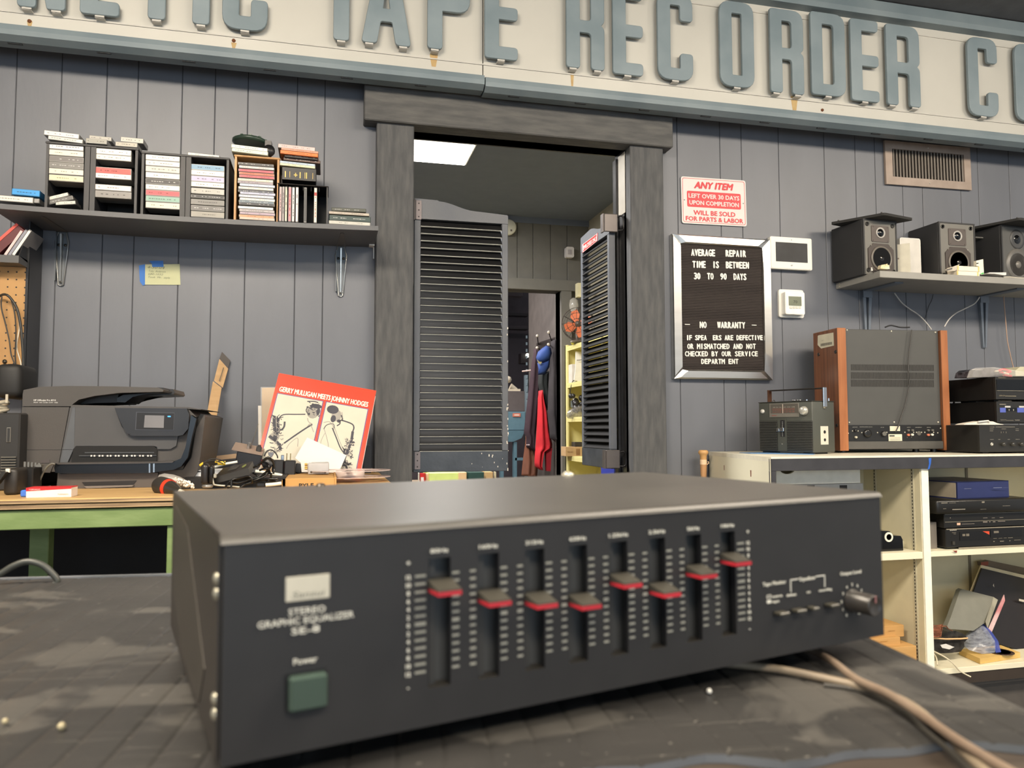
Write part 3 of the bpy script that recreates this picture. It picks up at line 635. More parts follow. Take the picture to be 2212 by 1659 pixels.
# cables hanging over the pegboard
def cable(pts, r, label, cm, cat='cable', group=None, n=8, k=5, name='cable'):
    b = MB(); b.tube(smooth_path(pts, k), r, n); return solo(name, b, cm, label, cat, group)
CY = 2.88
cable([W(x, y, CY+dy) for x, y, dy in ((-12, 650, .03), (2, 638, .02), (14, 637, 0), (26, 648, 0), (37, 668, 0), (44, 700, 0), (48, 740, 0), (50, 780, 0), (50, 830, 0), (45, 865, .0))], .0042, 'thick black cable looped down the right side of the pegboard', C(46, 45, 42, .4))
cable([W(x, y, CY+.012) for x, y in ((4, 640), (3, 665), (12, 700), (20, 735), (24, 765), (32, 790), (37, 830), (41, 862))], .0022, 'thin black cable curving left across the pegboard', C(40, 39, 38, .4))
cable([W(x, y, CY+.02) for x, y in ((22, 642), (30, 668), (34, 700), (34, 735), (33, 775), (40, 826), (44, 860))], .0022, 'thin dark cable hanging between the looped cables on the pegboard', C(44, 43, 40, .4))
cable([W(x, y, CY+.03) for x, y in ((38, 672), (42, 705), (40, 720), (36, 750), (44, 780), (47, 800))], .002, 'thin white cable twisting down beside the thick black cable', C(222, 214, 194, .4))
b = MB(); b.tube([W(45, 800, CY), W(49, 812, CY), W(51, 828, CY), W(49, 842, CY), W(50, 846, CY)], [.003, .007, .008, .005, .002], 10); solo('cable_plug', b, C(226, 190, 130, .4), 'tan cable plug hanging above the left end of the printer', 'plug')
# ================================================================== green bench and what stands on it
BZ = .935; BY = 2.06
t = thing('work_bench', 'green-painted workbench with a plywood top below the long shelf', 'bench', (-.9, 2.5, 0))
ze = lambda y, Y=BY: W(190, y, Y).z
BZ = ze(1076); zp = ze(1098); zg0 = ze(1142)
b = MB(); b.box(-2.4, BY, (BZ+zp)/2+.001, .2, 3.04, BZ, bev=.002); part('top_sheet', b, ['ply', 'plye'], t, w=1)
o = t.children if hasattr(t, 'children') else None
b = MB(); b.box(-2.4, BY+.004, zp, .2, 3.04, (BZ+zp)/2-.001, bev=.001); b.box(-2.4, BY-.0008, (BZ+zp)/2+.002, .2, BY, BZ-.003); part('plywood_edge', b, 'plye', t, w=1)
b = MB(); b.box(-2.4, BY+.012, zg0, .19, BY+.05, zp-.003, bev=.002); part('front_rail', b, 'green', t, w=1)
for x0, x1, y in ((-.381, -.33, BY+.02), (W(62, 1200, BY+.3).x, W(104, 1200, BY+.3).x, BY+.30), (-2.2, -2.12, BY+.02), (.1, .15, 2.95)):
    b = MB(); b.box(x0, y, 0, x1, y+.045, zg0, bev=.002); part('leg', b, 'green', t, w=1)
b = MB(); b.box(-2.4, 2.6, 0, .18, 2.62, zg0+.04); part('back_panel', b, C(26, 26, 28, .9), t, w=1)  # black sheet added in place of the deep shade under the bench
# ---- printer
PY = 2.42
t = thing('printer', 'wide charcoal office printer with a small touch screen on the bench', 'printer', (W(230, 1055, PY).x, PY+.2, BZ))
CH = mat('printer_charcoal', (68, 65, 62), .5, rgb2=(74, 70, 67), scale=4, bump=.05, bscale=300); CHL = mat('printer_grey_band', (74, 73, 73), .4, var=.04)
o4 = lambda x, y: (x/4.809, 780+y/4.809)
def px4(pts, Y=PY): return [(W(*o4(x, y), Y).x, max(W(*o4(x, y), Y).z, BZ+.0005)) for x, y in pts]
def front(mb, pts, Y0, Y1, mi=0): mb.prism(px4(pts, Y0), Y0, Y1, 'y', mi); return mb
PD = 2.82
b = MB(); pts = px4([(228, 478), (1950, 490), (2040, 580), (1985, 640), (1985, 760), (1950, 960), (1900, 1130), (1640, 1150), (230, 1150), (205, 900)])
b.prism(pts, PY, PD, 'y'); part('body', b, CH, t, w=1)
b = MB(); front(b, [(270, 478), (720, 478), (611, 1060), (560, 1065), (520, 1160), (235, 1150), (215, 900)], PY-.004, PY+.02); part('left_door', b, CH, t, w=1)
b = MB(); front(b, [(730, 482), (1190, 484), (1265, 680), (1340, 765), (1850, 775), (1830, 880), (1770, 915), (1636, 915), (1630, 890), (1600, 882), (790, 882), (762, 915), (640, 1055), (617, 1055)], PY-.007, PY+.02); part('front_door', b, CHL, t, w=1)
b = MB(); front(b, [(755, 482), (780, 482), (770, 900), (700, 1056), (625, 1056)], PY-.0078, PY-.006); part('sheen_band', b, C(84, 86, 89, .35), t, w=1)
b = MB(); front(b, [(235, 920), (640, 920), (640, 923), (235, 923)], PY-.0046, PY-.003); front(b, [(640, 918), (760, 918), (760, 922), (640, 922)], PY-.0082, PY-.006); part('seam', b, 'ink', t, w=1)
b = MB(); front(b, [(420, 1030), (515, 1022), (515, 1058), (420, 1060)], PY-.0055, PY-.003); part('latch', b, C(74, 68, 68), t, w=1)
b = MB(); front(b, [(1190, 486), (1940, 492), (1965, 560), (1955, 700), (1900, 768), (1850, 778), (1380, 778), (1310, 745), (1262, 660)], PY-.022, PY+.01); cp_ = part('control_panel', b, 'blackmat' if 0 else C(40, 40, 42, .35), t, w=1)
b = MB(); front(b, [(1415, 528), (1815, 536), (1805, 722), (1402, 716)], PY-.0235, PY-.02); part('bezel', b, C(70, 70, 74, .3), cp_, w=1)
b = MB(); front(b, [(1423, 534), (1808, 542), (1799, 714), (1412, 708)], PY-.0245, PY-.02); part('glass_plate', b, C(22, 22, 24, .45), cp_, w=1)
b = MB(); front(b, [(1505, 562), (1706, 566), (1700, 694), (1494, 690)], PY-.0252, PY-.02); part('screen', b, mat('printer_screen', (110, 108, 108), .3, emit=(120, 118, 118), es=.15), cp_, w=1)
p = W(*o4(1757, 575), PY-.025); b = MB(); b.box(p.x-.004, p.y, p.z-.0015, p.x+.004, p.y+.001, p.z+.0015); part('status_light', b, mat('blue_led', (60, 140, 255), .4, emit=(50, 140, 255), es=3), cp_, w=1)
# lid
b = MB(); front(b, [(245, 300), (400, 268), (700, 258), (1170, 262), (1640, 275), (1700, 300), (1690, 318), (1240, 330), (980, 362), (820, 400), (745, 455), (735, 470), (232, 470), (236, 340)], PY+.0, PY+.34); part('document_feeder', b, CH, t, w=1)
b = MB(); front(b, [(735, 455), (1960, 478), (2090, 500), (2080, 506), (1900, 492), (735, 482)], PY-.004, PY+.4); part('scanner_lid', b, C(74, 71, 69, .45), t, w=1)
b = MB(); front(b, [(750, 455), (820, 402), (980, 365), (1235, 333), (1215, 430), (1000, 436)], PY+.06, PY+.3); part('output_recess', b, C(52, 48, 46, .5), t, w=1)
b = MB(); front(b, [(1640, 272), (1700, 276), (1712, 306), (1690, 322), (1420, 330), (1280, 350), (1215, 385), (1215, 425), (1300, 430), (1380, 372), (1500, 345), (1690, 325)], PY+.05, PY+.22); part('input_tray', b, C(34, 33, 33, .35), t, w=1)
b = MB(); front(b, [(1762, 290), (1800, 292), (1815, 330), (1800, 348), (1500, 362), (1330, 405), (1300, 428), (1240, 428), (1330, 372), (1480, 348), (1765, 332)], PY+.12, PY+.3); part('paper_support', b, C(44, 42, 41, .3), t, w=1)
# output slot
b = MB(); front(b, [(790, 886), (1600, 886), (1632, 915), (1628, 1048), (738, 1050), (762, 915)], PY-.0095, PY-.006); part('output_slot', b, C(6, 6, 7, .7), t, w=1)
b = MB(); front(b, [(820, 978), (1625, 978), (1625, 986), (820, 990)], PY-.012, PY-.009); front(b, [(880, 945), (1600, 945), (1600, 955), (880, 958)], PY-.011, PY-.009); part('roller_bar', b, C(90, 88, 86, .3, metal=.6), t, w=1)
b = MB()
for i in range(16):
    x = 930+i*42+(0 if i % 2 else 10); front(b, [(x, 976), (x+18, 976), (x+18, 992), (x, 992)], PY-.0135, PY-.011)
part('roller', b, C(214, 210, 204, .4), t, w=1, kind='stuff')
b = MB(); front(b, [(575, 1064), (700, 1060), (1640, 1052), (1800, 1045), (1880, 1010), (1925, 900), (1985, 560), (2040, 600), (1990, 800), (1950, 1000), (1880, 1095), (1800, 1130), (1600, 1155), (1540, 1165), (690, 1170), (572, 1160), (562, 1100)], PY-.05, PY-.012)
part('output_tray', b, C(16, 17, 19, .22), t, w=1)
b = MB(); front(b, [(580, 1058), (1640, 1046), (1810, 1038), (1790, 1056), (1500, 1064), (600, 1074)], PY-.055, PY-.004); part('tray_lip', b, C(66, 63, 61, .4), t, w=1)
b = MB(); front(b, [(1546, 1066), (1560, 1065), (1560, 1160), (1546, 1160)], PY-.0515, PY-.05); front(b, [(1590, 1066), (1606, 1065), (1606, 1155), (1590, 1155)], PY-.0515, PY-.05); part('chrome_strip', b, 'chrome', t, w=1)
# paper drawer
b = MB(); front(b, [(600, 1165), (1900, 1130), (1990, 1000), (2040, 700), (2120, 560), (2130, 580), (2080, 1000), (2050, 1150), (1960, 1300), (1640, 1325), (640, 1352), (585, 1330)], PY-.012, PY+.35); part('base', b, C(66, 60, 55, .45), t, w=1)
b = MB(); front(b, [(605, 1172), (1640, 1160), (1640, 1318), (640, 1345), (590, 1330)], PY-.03, PY-.01); pd_ = part('paper_drawer', b, mat('drawer_charcoal', (84, 77, 72), .42, var=.04), t, w=1)
b = MB(); front(b, [(850, 1258), (1420, 1240), (1370, 1300), (900, 1318)], PY-.032, PY-.029); part('drawer_pull', b, C(34, 31, 30, .4), pd_, w=1)
b = MB(); front(b, [(870, 1300), (1390, 1288), (1370, 1304), (900, 1322)], PY-.038, PY-.03); part('pull_lip', b, C(120, 112, 106, .3), pd_, w=1)
b = MB(); front(b, [(2085, 545), (2150, 575), (2080, 1000), (2040, 1150), (1960, 1290), (1900, 1140), (1990, 900), (2040, 620)], PY+.03, PY+.4); part('side_panel', b, C(46, 44, 42, .5), t, w=1)
b = MB(); wtext(b, 'HP OfficeJet Pro 8715', 350/4.809, 580/4.809, 780+406/4.809, 3.4, PY-.0006, bold=.02); wtext(b, 'PRINT  FAX  SCAN  COPY  WEB', 350/4.809, 600/4.809, 780+430/4.809, 2.2, PY-.0006)
part('lettering', b, 'pw', t, w=1)
# ---- computer tower at far left
o5 = lambda x, y: (x/5.719, 820+y/5.719)
def R5(x0, y0, x1, y1, Y): return R(*o5(x0, y0), *o5(x1, y1), Y)
t = thing('computer_tower', 'black mini computer tower standing left of the printer', 'computer', (-1.05, 2.4, BZ))
X0, X1, Z0, Z1 = R5(-200, 410, 235, 1400, 2.36)
b = MB(); b.box(X0, 2.36, BZ, X1, 2.7, Z1, bev=.004); part('case', b, C(40, 39, 38, .5), t, w=1)
X0, X1, Z0, Z1 = R5(78, 590, 130, 775, 2.357); b = MB(); b.box(X0, 2.357, Z0, X1, 2.361, Z1, bev=.001); part('badge_plate', b, C(112, 110, 104, .35), t, w=1)
X0, X1, Z0, Z1 = R5(88, 600, 120, 765, 2.3555); b = MB(); b.box(X0, 2.3555, Z0, X1, 2.357, Z1); part('badge_inlay', b, C(48, 47, 45, .35), t, w=1)
X0, X1, Z0, Z1 = R5(8, 950, 196, 1180, 2.356)
for k in range(7):
    b = MB(); z = Z1-(Z1-Z0)*k/7; b.box(X0, 2.354, z-(Z1-Z0)/7*.6, X1, 2.36, z, bev=.0008); part('grille_bar', b, C(86, 84, 78, .45), t, w=1)
b = MB()
for k, (yy, rr) in enumerate(((235, 0), (262, 3), (290, -4), (318, 5), (345, 0), (372, 4))):
    zc = W(*o5(120, yy+20), 2.45).z; pts = []
    for i in range(25):
        a = 2*PI*i/24; pts.append((-.95+(.07+.004*math.sin(k*2.1))*math.cos(a), 2.45+.06*math.sin(a), zc+.003*math.sin(3*a+k*1.7)-.004+rr*.0004))
    b.tube(pts, .0042, 8)
p = W(*o5(85, 235), 2.39); b.box(p.x-.003, p.y-.002, p.z-.012, p.x+.003, p.y+.002, p.z+.012)
solo('coiled_cable', b, C(176, 168, 150, .5), 'beige cable coiled on top of the computer tower', 'cable')
b = MB(); X0, X1, Z0, Z1 = R5(-80, -200, 255, 228, 2.55); b.box(X0, 2.55, Z0, X1, 2.7, Z1, bev=.02, seg=3); solo('black_bag', b, C(28, 27, 26, .6), 'black fabric bag behind the coiled beige cable', 'bag')
# black card box, cartridges
t = thing('power_adapter', 'black box-shaped adapter nearest the camera at the left of the red and white carton', 'adapter', (W(*o5(110, 1460), 2.2).x, 2.25, BZ))
X0, X1, Z0, Z1 = R5(35, 1100, 210, 1460, 2.2); b = MB(); b.box(X0, 2.2, BZ, X1, 2.3, Z1, bev=.008, seg=2); part('body', b, C(40, 36, 32, .5), t, w=1)
b = MB(); b.prism([(W(*o5(x, y), 2.19).x, W(*o5(x, y), 2.19).z) for x, y in ((0, 1290), (0, 1230), (62, 1130), (110, 1140), (60, 1210))], 2.17, 2.195, 'y'); part('strap', b, C(36, 34, 30, .45), t, w=1)
X0, X1, Z0, Z1 = R5(72, 1100, 122, 1148, 2.19); b = MB(); b.box(X0, 2.188, Z0, X1, 2.194, Z1); part('buckle', b, C(220, 214, 200, .3), t, w=1)
t = thing('transformer_box', 'black boxed transformer with terminals beside the computer tower', 'transformer', (W(*o5(300, 1400), 2.27).x, 2.3, BZ))
X0, X1, Z0, Z1 = R5(205, 1085, 405, 1395, 2.27); b = MB(); b.box(X0, 2.27, BZ, X1, 2.34, Z1, bev=.003); part('body', b, C(22, 21, 20, .4), t, w=1)
b = MB()
for k in range(5):
    x = X0+.008+k*.0085; b.cyl((x, 2.30, Z1), (x, 2.30, Z1+.014-.001*k), .0032, n=10)
b.box(X0+.05, 2.29, Z1, X1, 2.31, Z1+.006); part('terminal', b, C(128, 126, 120, .3, metal=.5), t, w=1)
b = MB(); X0, X1, Z0, Z1 = R5(245, 1305, 275, 1360, 2.2695); b.box(X0, 2.269, Z0, X1, 2.2705, Z1); part('red_mark', b, C(150, 50, 38), t, w=1)
b = MB(); X0, X1, Z0, Z1 = R5(342, 1338, 380, 1352, 2.2695); b.box(X0, 2.269, Z0, X1, 2.2705, Z1); part('white_mark', b, 'pw', t, w=1)
cable([W(*o5(x, y), 2.3) for x, y in ((410, 1130), (405, 1180), (400, 1240), (420, 1310), (440, 1400))], .0028, 'grey wire hanging behind the transformer box', C(110, 106, 96))
cable([W(*o5(x, y), 2.33) for x, y in ((680, 1045), (640, 1040), (590, 1070), (550, 1120), (510, 1200), (475, 1290), (460, 1350), (470, 1400))], .0028, 'grey wire curving from the printer tray to the bench', C(100, 97, 88))
cable([W(*o5(x, y), 2.33) for x, y in ((500, 1340), (560, 1335), (625, 1315))], .002, 'short thin grey wire lying under the printer corner', C(90, 88, 84))
b = MB(); b.sphere(W(*o5(515, 1395), 2.26), .008, 10); b.sphere(W(*o5(545, 1392), 2.26), .0075, 10); b.sphere(W(*o5(570, 1396), 2.26), .0055, 10); solo('eraser_lump', b, C(222, 176, 140, .7), 'small peach-coloured crumpled lump behind the red and white carton', 'putty')
# red and white carton
t = thing('cartridge_carton', 'narrow white carton with a red top lying at the bench front', 'carton', T=Matrix.Translation(W(*o5(600, 1480), 2.1)) @ Matrix.Rotation(.02, 4, 'Z'))
L_ = W(*o5(875, 1450), 2.1).x-W(*o5(315, 1450), 2.1).x; H_ = .0235
t.location.z = BZ; TM[t.name] = Matrix.Translation((t.location.x, 2.1, BZ)); t.matrix_world = TM[t.name]
b = MB(); b.box(-L_/2, 0, 0, L_/2, .05, H_, bev=.0008); part('box', b, C(240, 226, 214, .5), t)
b = MB(); b.box(-L_/2, -.0004, H_-.0005, L_/2, .0504, H_+.0012); b.add([(-L_/2+.0, -.0008, H_+.001), (-L_/2, -.0008, H_-.007), (L_/2, -.0008, H_-.0025), (L_/2, -.0008, H_+.001)], [(0, 1, 2, 3)]); part('red_panel', b, C(206, 40, 44, .4), t)
b = MB(); text(b, 'TORNADO', (-L_/2+.006, -.0014, H_-.005), (1, 0, 0), (0, 0, 1), .0035, .025); part('white_lettering', b, 'pw', t)
b = MB(); text(b, 'TORNADO', (L_/2-.03, -.0014, .006), (1, 0, 0), (0, 0, 1), .0035, .024); part('red_lettering', b, C(200, 90, 80), t)
b = MB(); X0, X1, Z0, Z1 = R5(245, 1425, 330, 1480, 2.13); b.box(X0, 2.13, BZ, X1+.01, 2.15, BZ+.017, bev=.003); solo('blue_clip', b, C(70, 120, 214, .4), 'bright blue clip at the left end of the red and white carton', 'clip')
# ---- heat gun nozzle / black-red cone
t = thing('spray_gun_nozzle', 'black tool nozzle with a red ring lying at the bench edge by the equalizer', 'tool', W(355, 1045, 2.16))
p0 = W(341, 1047, 2.2); ax = (W(393, 1062, 2.12)-p0)
b = MB(); b.tube([p0, p0+ax*.1, p0+ax*.42], [.018, .0235, .0235], 20); part('rear_body', b, C(46, 42, 38, .5), t, w=1)
b = MB(); b.tube([p0+ax*.42, p0+ax*.52], [.0225, .0215], 20); part('red_ring', b, C(224, 60, 34, .4), t, w=1)
b = MB(); b.tube([p0+ax*.52, p0+ax*.62, p0+ax*.92], [.020, .018, .0075], 20); part('cone', b, C(48, 45, 40, .2), t, w=1)
b = MB(); b.tube([p0+ax*.92, p0+ax*1.05], [.0055, .0045], 12); part('tip', b, C(214, 208, 190, .3), t, w=1)
# bag of white beads
t = thing('bag_of_swabs', 'clear plastic bag spilling small white foam tips beside the tool nozzle', 'bag', W(385, 1045, 2.22))
o6 = lambda x, y: (320+x/4.254, 740+y/4.254)
random.seed(5)
b = MB()
for i in range(70):
    u = random.random(); x = 235+u*175+random.uniform(-12, 8); y = 1262+u*45+random.uniform(-18, 26)
    q = W(*o6(x, y), 2.24-.05*u+random.uniform(-.01, .01)); b.sphere(q, .0035, 6)
part('foam_tip', b, C(236, 228, 214, .7), t, w=1, kind='stuff')
b = MB(); pl = [(80, 1255), (100, 1215), (150, 1202), (230, 1212), (300, 1235), (350, 1265), (400, 1310), (370, 1335), (250, 1330), (180, 1280)]
vs = [W(*o6(x, y), 2.27) for x, y in pl]; c = W(*o6(230, 1262), 2.205)
b.add(vs+[c], [(i, (i+1) % 10, 10) for i in range(10)], 0, True); part('film', b, 'haze', t, w=1)
# ---- cardboard strip leaning on the wall
t = thing('cardboard_strip', 'long folded cardboard strip leaning against the wall right of the printer', 'cardboard', W(*o6(500, 1100), 2.9))
def strip(b, L, Rr, th=.004):
    n = len(L); vs = []
    for (xl, yl, Yl), (xr, yr, Yr) in zip(L, Rr):
        a = W(*o6(xl, yl), Yl); c = W(*o6(xr, yr), Yr); vs += [a, c, c+Vector((0, th, 0)), a+Vector((0, th, 0))]
    fs = []
    for i in range(n-1):
        for k in range(4): q = (k+1) % 4; fs.append((4*i+k, 4*i+q, 4*i+4+q, 4*i+4+k))
    fs += [(0, 1, 2, 3), (4*n-1, 4*n-2, 4*n-3, 4*n-4)]
    b.add(vs, fs); return b
part('lower_strip', strip(MB(), [(595, 355, 2.99), (545, 630, 2.94), (470, 960, 2.87), (455, 1095, 2.85)], [(675, 415, 2.99), (635, 650, 2.93), (585, 930, 2.86), (570, 1095, 2.84)]), 'card', t, w=1)
part('upper_strip', strip(MB(), [(655, 150, 3.03), (605, 350, 3.0)], [(735, 240, 3.03), (685, 415, 3.0)]), 'card', t, w=1)
part('tape_end', strip(MB(), [(678, 85, 3.035), (655, 150, 3.03)], [(755, 165, 3.035), (732, 240, 3.03)], .003), C(64, 58, 54, .6), t, w=1)
part('slit', strip(MB(), [(690, 228, 3.014), (650, 355, 2.996)], [(697, 230, 3.014), (657, 357, 2.996)], .001), C(70, 56, 42), t, w=1)
part('curled_flap', strip(MB(), [(470, 1015, 2.84), (560, 1050, 2.82), (680, 1035, 2.82), (810, 1020, 2.82)], [(460, 1090, 2.83), (560, 1110, 2.81), (680, 1075, 2.81), (815, 1062, 2.81)], .003), mat('card_inner', (176, 150, 122), .8), t, w=1)
# ---- sleeves behind the red record
b = MB(); quadpx(b, [o6(1010, 580), o6(1040, 580), o6(1042, 1195), o6(1015, 1195)], 2.96, th=.006); solo('white_sleeve', b, C(232, 228, 220), 'white sleeve edge at the far left behind the brown envelope', 'sleeve')
t = thing('brown_envelope', 'brown card in a clear sleeve behind the red record sleeve', 'sleeve', W(*o6(1100, 1050), 2.93))
b = MB(); quadpx(b, [o6(1045, 415), o6(1300, 415), o6(1300, 1215), o6(1042, 1215)], 2.93, th=.006); part('card', b, mat('manila', (200, 164, 112), .6, rgb2=(214, 178, 124)), t, w=1)
b = MB(); quadpx(b, [o6(1033, 408), o6(1310, 408), o6(1310, 1215), o6(1033, 1215)], 2.926, th=.001); part('film', b, mat('clear_film', (230, 228, 222), .08, alpha=.18), t, w=1)
b = MB()
for s in ((1180, 930, 2080, 1262, 2.9),): b.box(W(*o6(1985, 950), 2.95).x, 2.95, BZ, W(*o6(2050, 950), 2.95).x, 3.0, W(*o6(2030, 945), 2.95).z)
solo('black_sleeve', b, C(24, 24, 25, .4), 'black sleeve standing between the red record and the doorway post', 'sleeve')
# ---- red LP sleeve
LA, LBp = o6(1203, 280), o6(2096, 442)
pa = W(*LA, 2.80); pb = W(*LBp, 2.78)
ux = (pb-pa).normalized(); S_ = .325
pc = W(*o6(1952, 1195), 2.66); uy = -(pc-pb); uy = (uy-ux*uy.dot(ux)).normalized(); S_x = (pb-pa).length
org = pb - uy*S_x - ux*S_x
nn = ux.cross(uy)
T = Matrix((ux, -nn, uy)).transposed().to_4x4(); T.translation = org      # local x along, z up the sleeve, -y to the viewer
t = thing('record_sleeve', 'tilted red record sleeve with two saxophone players leaning on the wall', 'record', T=T)
S = S_x
b = MB(); b.box(0, 0, 0, S, .004, S); part('sleeve', b, 'red', t)
b = MB(); b.box(.004, .0045, .002, S+.002, .008, S-.02); part('inner_sleeve', b, 'paper', t)
# panels
k = S/1000.0
CP = mat('panel_cream', (196, 191, 174), .5, var=.04)
b = MB(); 
for x0, x1 in ((40, 490), (530, 950)): b.box(x0*k-.003, -.0004, 55*k-.003, x1*k+.003, 0, 770*k+.003)
part('panel_border', b, 'navy', t)
b = MB()
for x0, x1 in ((40, 490), (530, 950)): b.box(x0*k, -.0008, 55*k, x1*k, -.0004, 770*k)
part('panel', b, CP, t)
b = MB(); text(b, 'GERRY MULLIGAN MEETS JOHNNY HODGES', (.045*S, -.0006, .797*S), (1, 0, 0), (0, 0, 1), .058*S, .90*S, bold=.035); part('title_lettering', b, C(240, 230, 210), t)
def line(b, pts, r, y=-.001):     # flat brush stroke on the sleeve
    P = smooth_path([(p[0]*k, y, p[1]*k) for p in pts], 4)
    for a, c in zip(P, P[1:]):
        d = (c-a); 
        if d.length < 1e-7: continue
        n_ = Vector((-d.z, 0, d.x)).normalized()*r*k; b.add([a-n_, c-n_, c+n_, a+n_], [(0, 1, 2, 3)])
def blob(b, cx, cz, rx, rz, y=-.001, n=14, a0=0, a1=2*PI):
    vs = [(cx*k, y, cz*k)]+[((cx+rx*math.cos(a0+(a1-a0)*i/n))*k, y, (cz+rz*math.sin(a0+(a1-a0)*i/n))*k) for i in range(n+1)]
    b.add(vs, [(0, i+1, i+2) for i in range(n)])
d = MB(); g = MB()
# left player, facing left
blob(g, 420, 640, 62, 78, -.0009); blob(d, 440, 705, 56, 26, -.001); blob(d, 470, 650, 18, 40, -.001); blob(d, 384, 606, 12, 16); line(d, [(360, 690), (350, 640), (372, 610)], 5); line(d, [(340, 740), (400, 752), (450, 748)], 6)
line(d, [(352, 596), (250, 575), (170, 560), (130, 540), (110, 500)], 6); line(d, [(110, 500), (120, 420), (150, 380), (178, 420), (172, 480)], 9)
line(d, [(60, 520), (80, 440), (110, 340), (130, 260)], 16, -.0012); line(d, [(90, 520), (110, 430), (140, 330)], 7); line(d, [(60, 300), (120, 270), (170, 230), (200, 180)], 15, -.0012); blob(g, 110, 300, 50, 45, -.0009)
line(g, [(70, 150), (110, 120), (150, 140), (200, 175)], 9); line(d, [(215, 250), (300, 350), (390, 450), (440, 500)], 8); line(g, [(250, 200), (270, 260), (330, 330), (350, 240)], 3.5); line(g, [(400, 470), (420, 500), (470, 420)], 4); line(g, [(380, 560), (400, 520), (440, 505)], 4)
for i in range(70):
    rr = random.Random(i); y = rr.uniform(150, 530); c_ = 75+(530-y)*.22; x = rr.uniform(c_-38, c_+52); line(d if i % 3 else g, [(x, y), (x+rr.uniform(-14, 14), y+rr.uniform(-12, 12)), (x+rr.uniform(-34, 34), y+rr.uniform(-28, 28))], rr.uniform(2, 5), -.0013)
for i in range(34):
    rr = random.Random(50+i); x, y = rr.uniform(365, 480), rr.uniform(590, 735); line(d, [(x, y), (x+rr.uniform(-26, 26), y+rr.uniform(-16, 20))], rr.uniform(2, 5), -.0013)
# right player
blob(d, 606, 700, 60, 48, -.001); blob(g, 655, 640, 50, 66, -.0009); blob(d, 690, 585, 20, 18, -.001); blob(d, 630, 600, 26, 40, -.001); line(d, [(560, 470), (580, 520), (640, 545), (660, 500)], 4); line(g, [(700, 690), (716, 640), (712, 600)], 4); line(d, [(700, 655), (722, 610), (700, 590), (706, 560), (680, 530)], 6); line(g, [(655, 680), (690, 676)], 6)
line(d, [(706, 600), (770, 592), (830, 575), (850, 540), (846, 500)], 7); line(d, [(846, 500), (850, 400), (838, 300), (820, 200), (826, 120)], 13, -.0012); line(d, [(800, 300), (815, 210), (850, 120), (870, 90)], 10)
for i in range(80):
    rr = random.Random(90+i); x, y = rr.uniform(795, 885), rr.uniform(80, 430); line(d if i % 3 else g, [(x, y), (x+rr.uniform(-12, 14), y+rr.uniform(-12, 12)), (x+rr.uniform(-28, 32), y+rr.uniform(-22, 22))], rr.uniform(2, 5), -.0013)
line(g, [(560, 480), (600, 400), (640, 300), (645, 220)], 3.5); line(d, [(640, 500), (700, 400), (760, 300), (810, 250)], 6); line(g, [(655, 520), (720, 400), (790, 290)], 3.5); line(g, [(545, 540), (600, 560), (650, 510), (660, 480)], 4); line(g, [(680, 190), (740, 210), (800, 230)], 3); line(g, [(580, 430), (560, 330), (590, 230)], 3)
line(g, [(750, 150), (790, 130), (820, 140), (850, 150)], 8)
part('drawing_shade', g, C(150, 146, 138, .7), t); part('drawing_ink', d, C(66, 66, 74, .7), t)
# white sheet
t = thing('paper_sheet', 'blank white paper sheet propped against the red record sleeve', 'paper', W(*o6(1560, 1180), 2.6))
b = MB(); vs = [(*o6(1462, 872), 2.66), (*o6(1822, 1035), 2.63), (*o6(1748, 1200), 2.6), (*o6(1560, 1240), 2.6), (*o6(1350, 1060), 2.63)]
v = [W(*q) for q in vs]; b.add(v+[q+Vector((0, .001, .0)) for q in v], [(0, 4, 3, 2, 1), (5, 6, 7, 8, 9)]+[(i, (i+1) % 5, (i+1) % 5+5, i+5) for i in range(5)]); part('sheet', b, 'paper', t, w=1)
t = thing('paper_sheet', 'folded white paper lying behind the silver switch box', 'paper', W(*o6(1430, 1150), 2.5))
b = MB(); quadpx(b, [o6(1400, 1075), o6(1500, 1100), o6(1560, 1190), o6(1410, 1190)], 2.5, th=.002); part('sheet', b, 'paper', t, w=1)
# carton PYLE
t = thing('small_carton', 'small kraft carton printed with black capital letters on the bench', 'carton', (W(*o6(1455, 1330), 2.3).x, 2.35, BZ))
o7 = lambda x, y: (600+x/6.9125, 930+y/6.9125)
X0, X1, Z0, Z1 = R(*o7(66, 712), *o7(812, 712+150), 2.3); zt = Z1
X2 = W(*o7(850, 720), 2.3).x
b = MB(); b.box(X0, 2.3, BZ-.0, X1+.006, 2.58, zt, bev=.001); part('box', b, 'cardo', t, w=1)
b = MB(); b.box(X0-.003, 2.304, BZ, X0, 2.575, zt-.001); b.box(X1+.006, 2.304, BZ, X1+.012, 2.575, zt+.002); b.box(X0-.001, 2.2985, BZ, X0+.001, 2.3, zt-.004); part('end_flap', b, 'cardo', t, w=1)
b = MB(); X0, X1, Z0, Z1 = R(*o7(318, 778), *o7(535, 830), 2.298); text(b, 'PYLE', (X0, 2.2985, Z0-.003), (1, 0, 0), (0, 0, 1), (Z1-Z0)*1.15, X1-X0, bold=.03); part('lettering', b, 'ink', t, w=1)
t = thing('switch_box', 'silver metal switch box sitting on the kraft carton', 'box', (W(*o7(610, 655), 2.47).x, 2.5, zt))
X0, X1, Z0, Z1 = R(*o7(450, 485), *o7(765, 655), 2.47)
b = MB(); b.box(X0, 2.47, zt+.001, X1, 2.55, Z1, bev=.003, seg=2); part('case', b, C(176, 174, 173, .35), t, w=1)
b = MB()
for x in (500, 710): b.lathe([(.0032, 0), (.003, .0015), (0, .002)], W(*o7(x, 620), 2.4698), '-y', 12)
part('screw', b, C(96, 92, 88, .25, metal=.8), t, w=1)
b = MB()
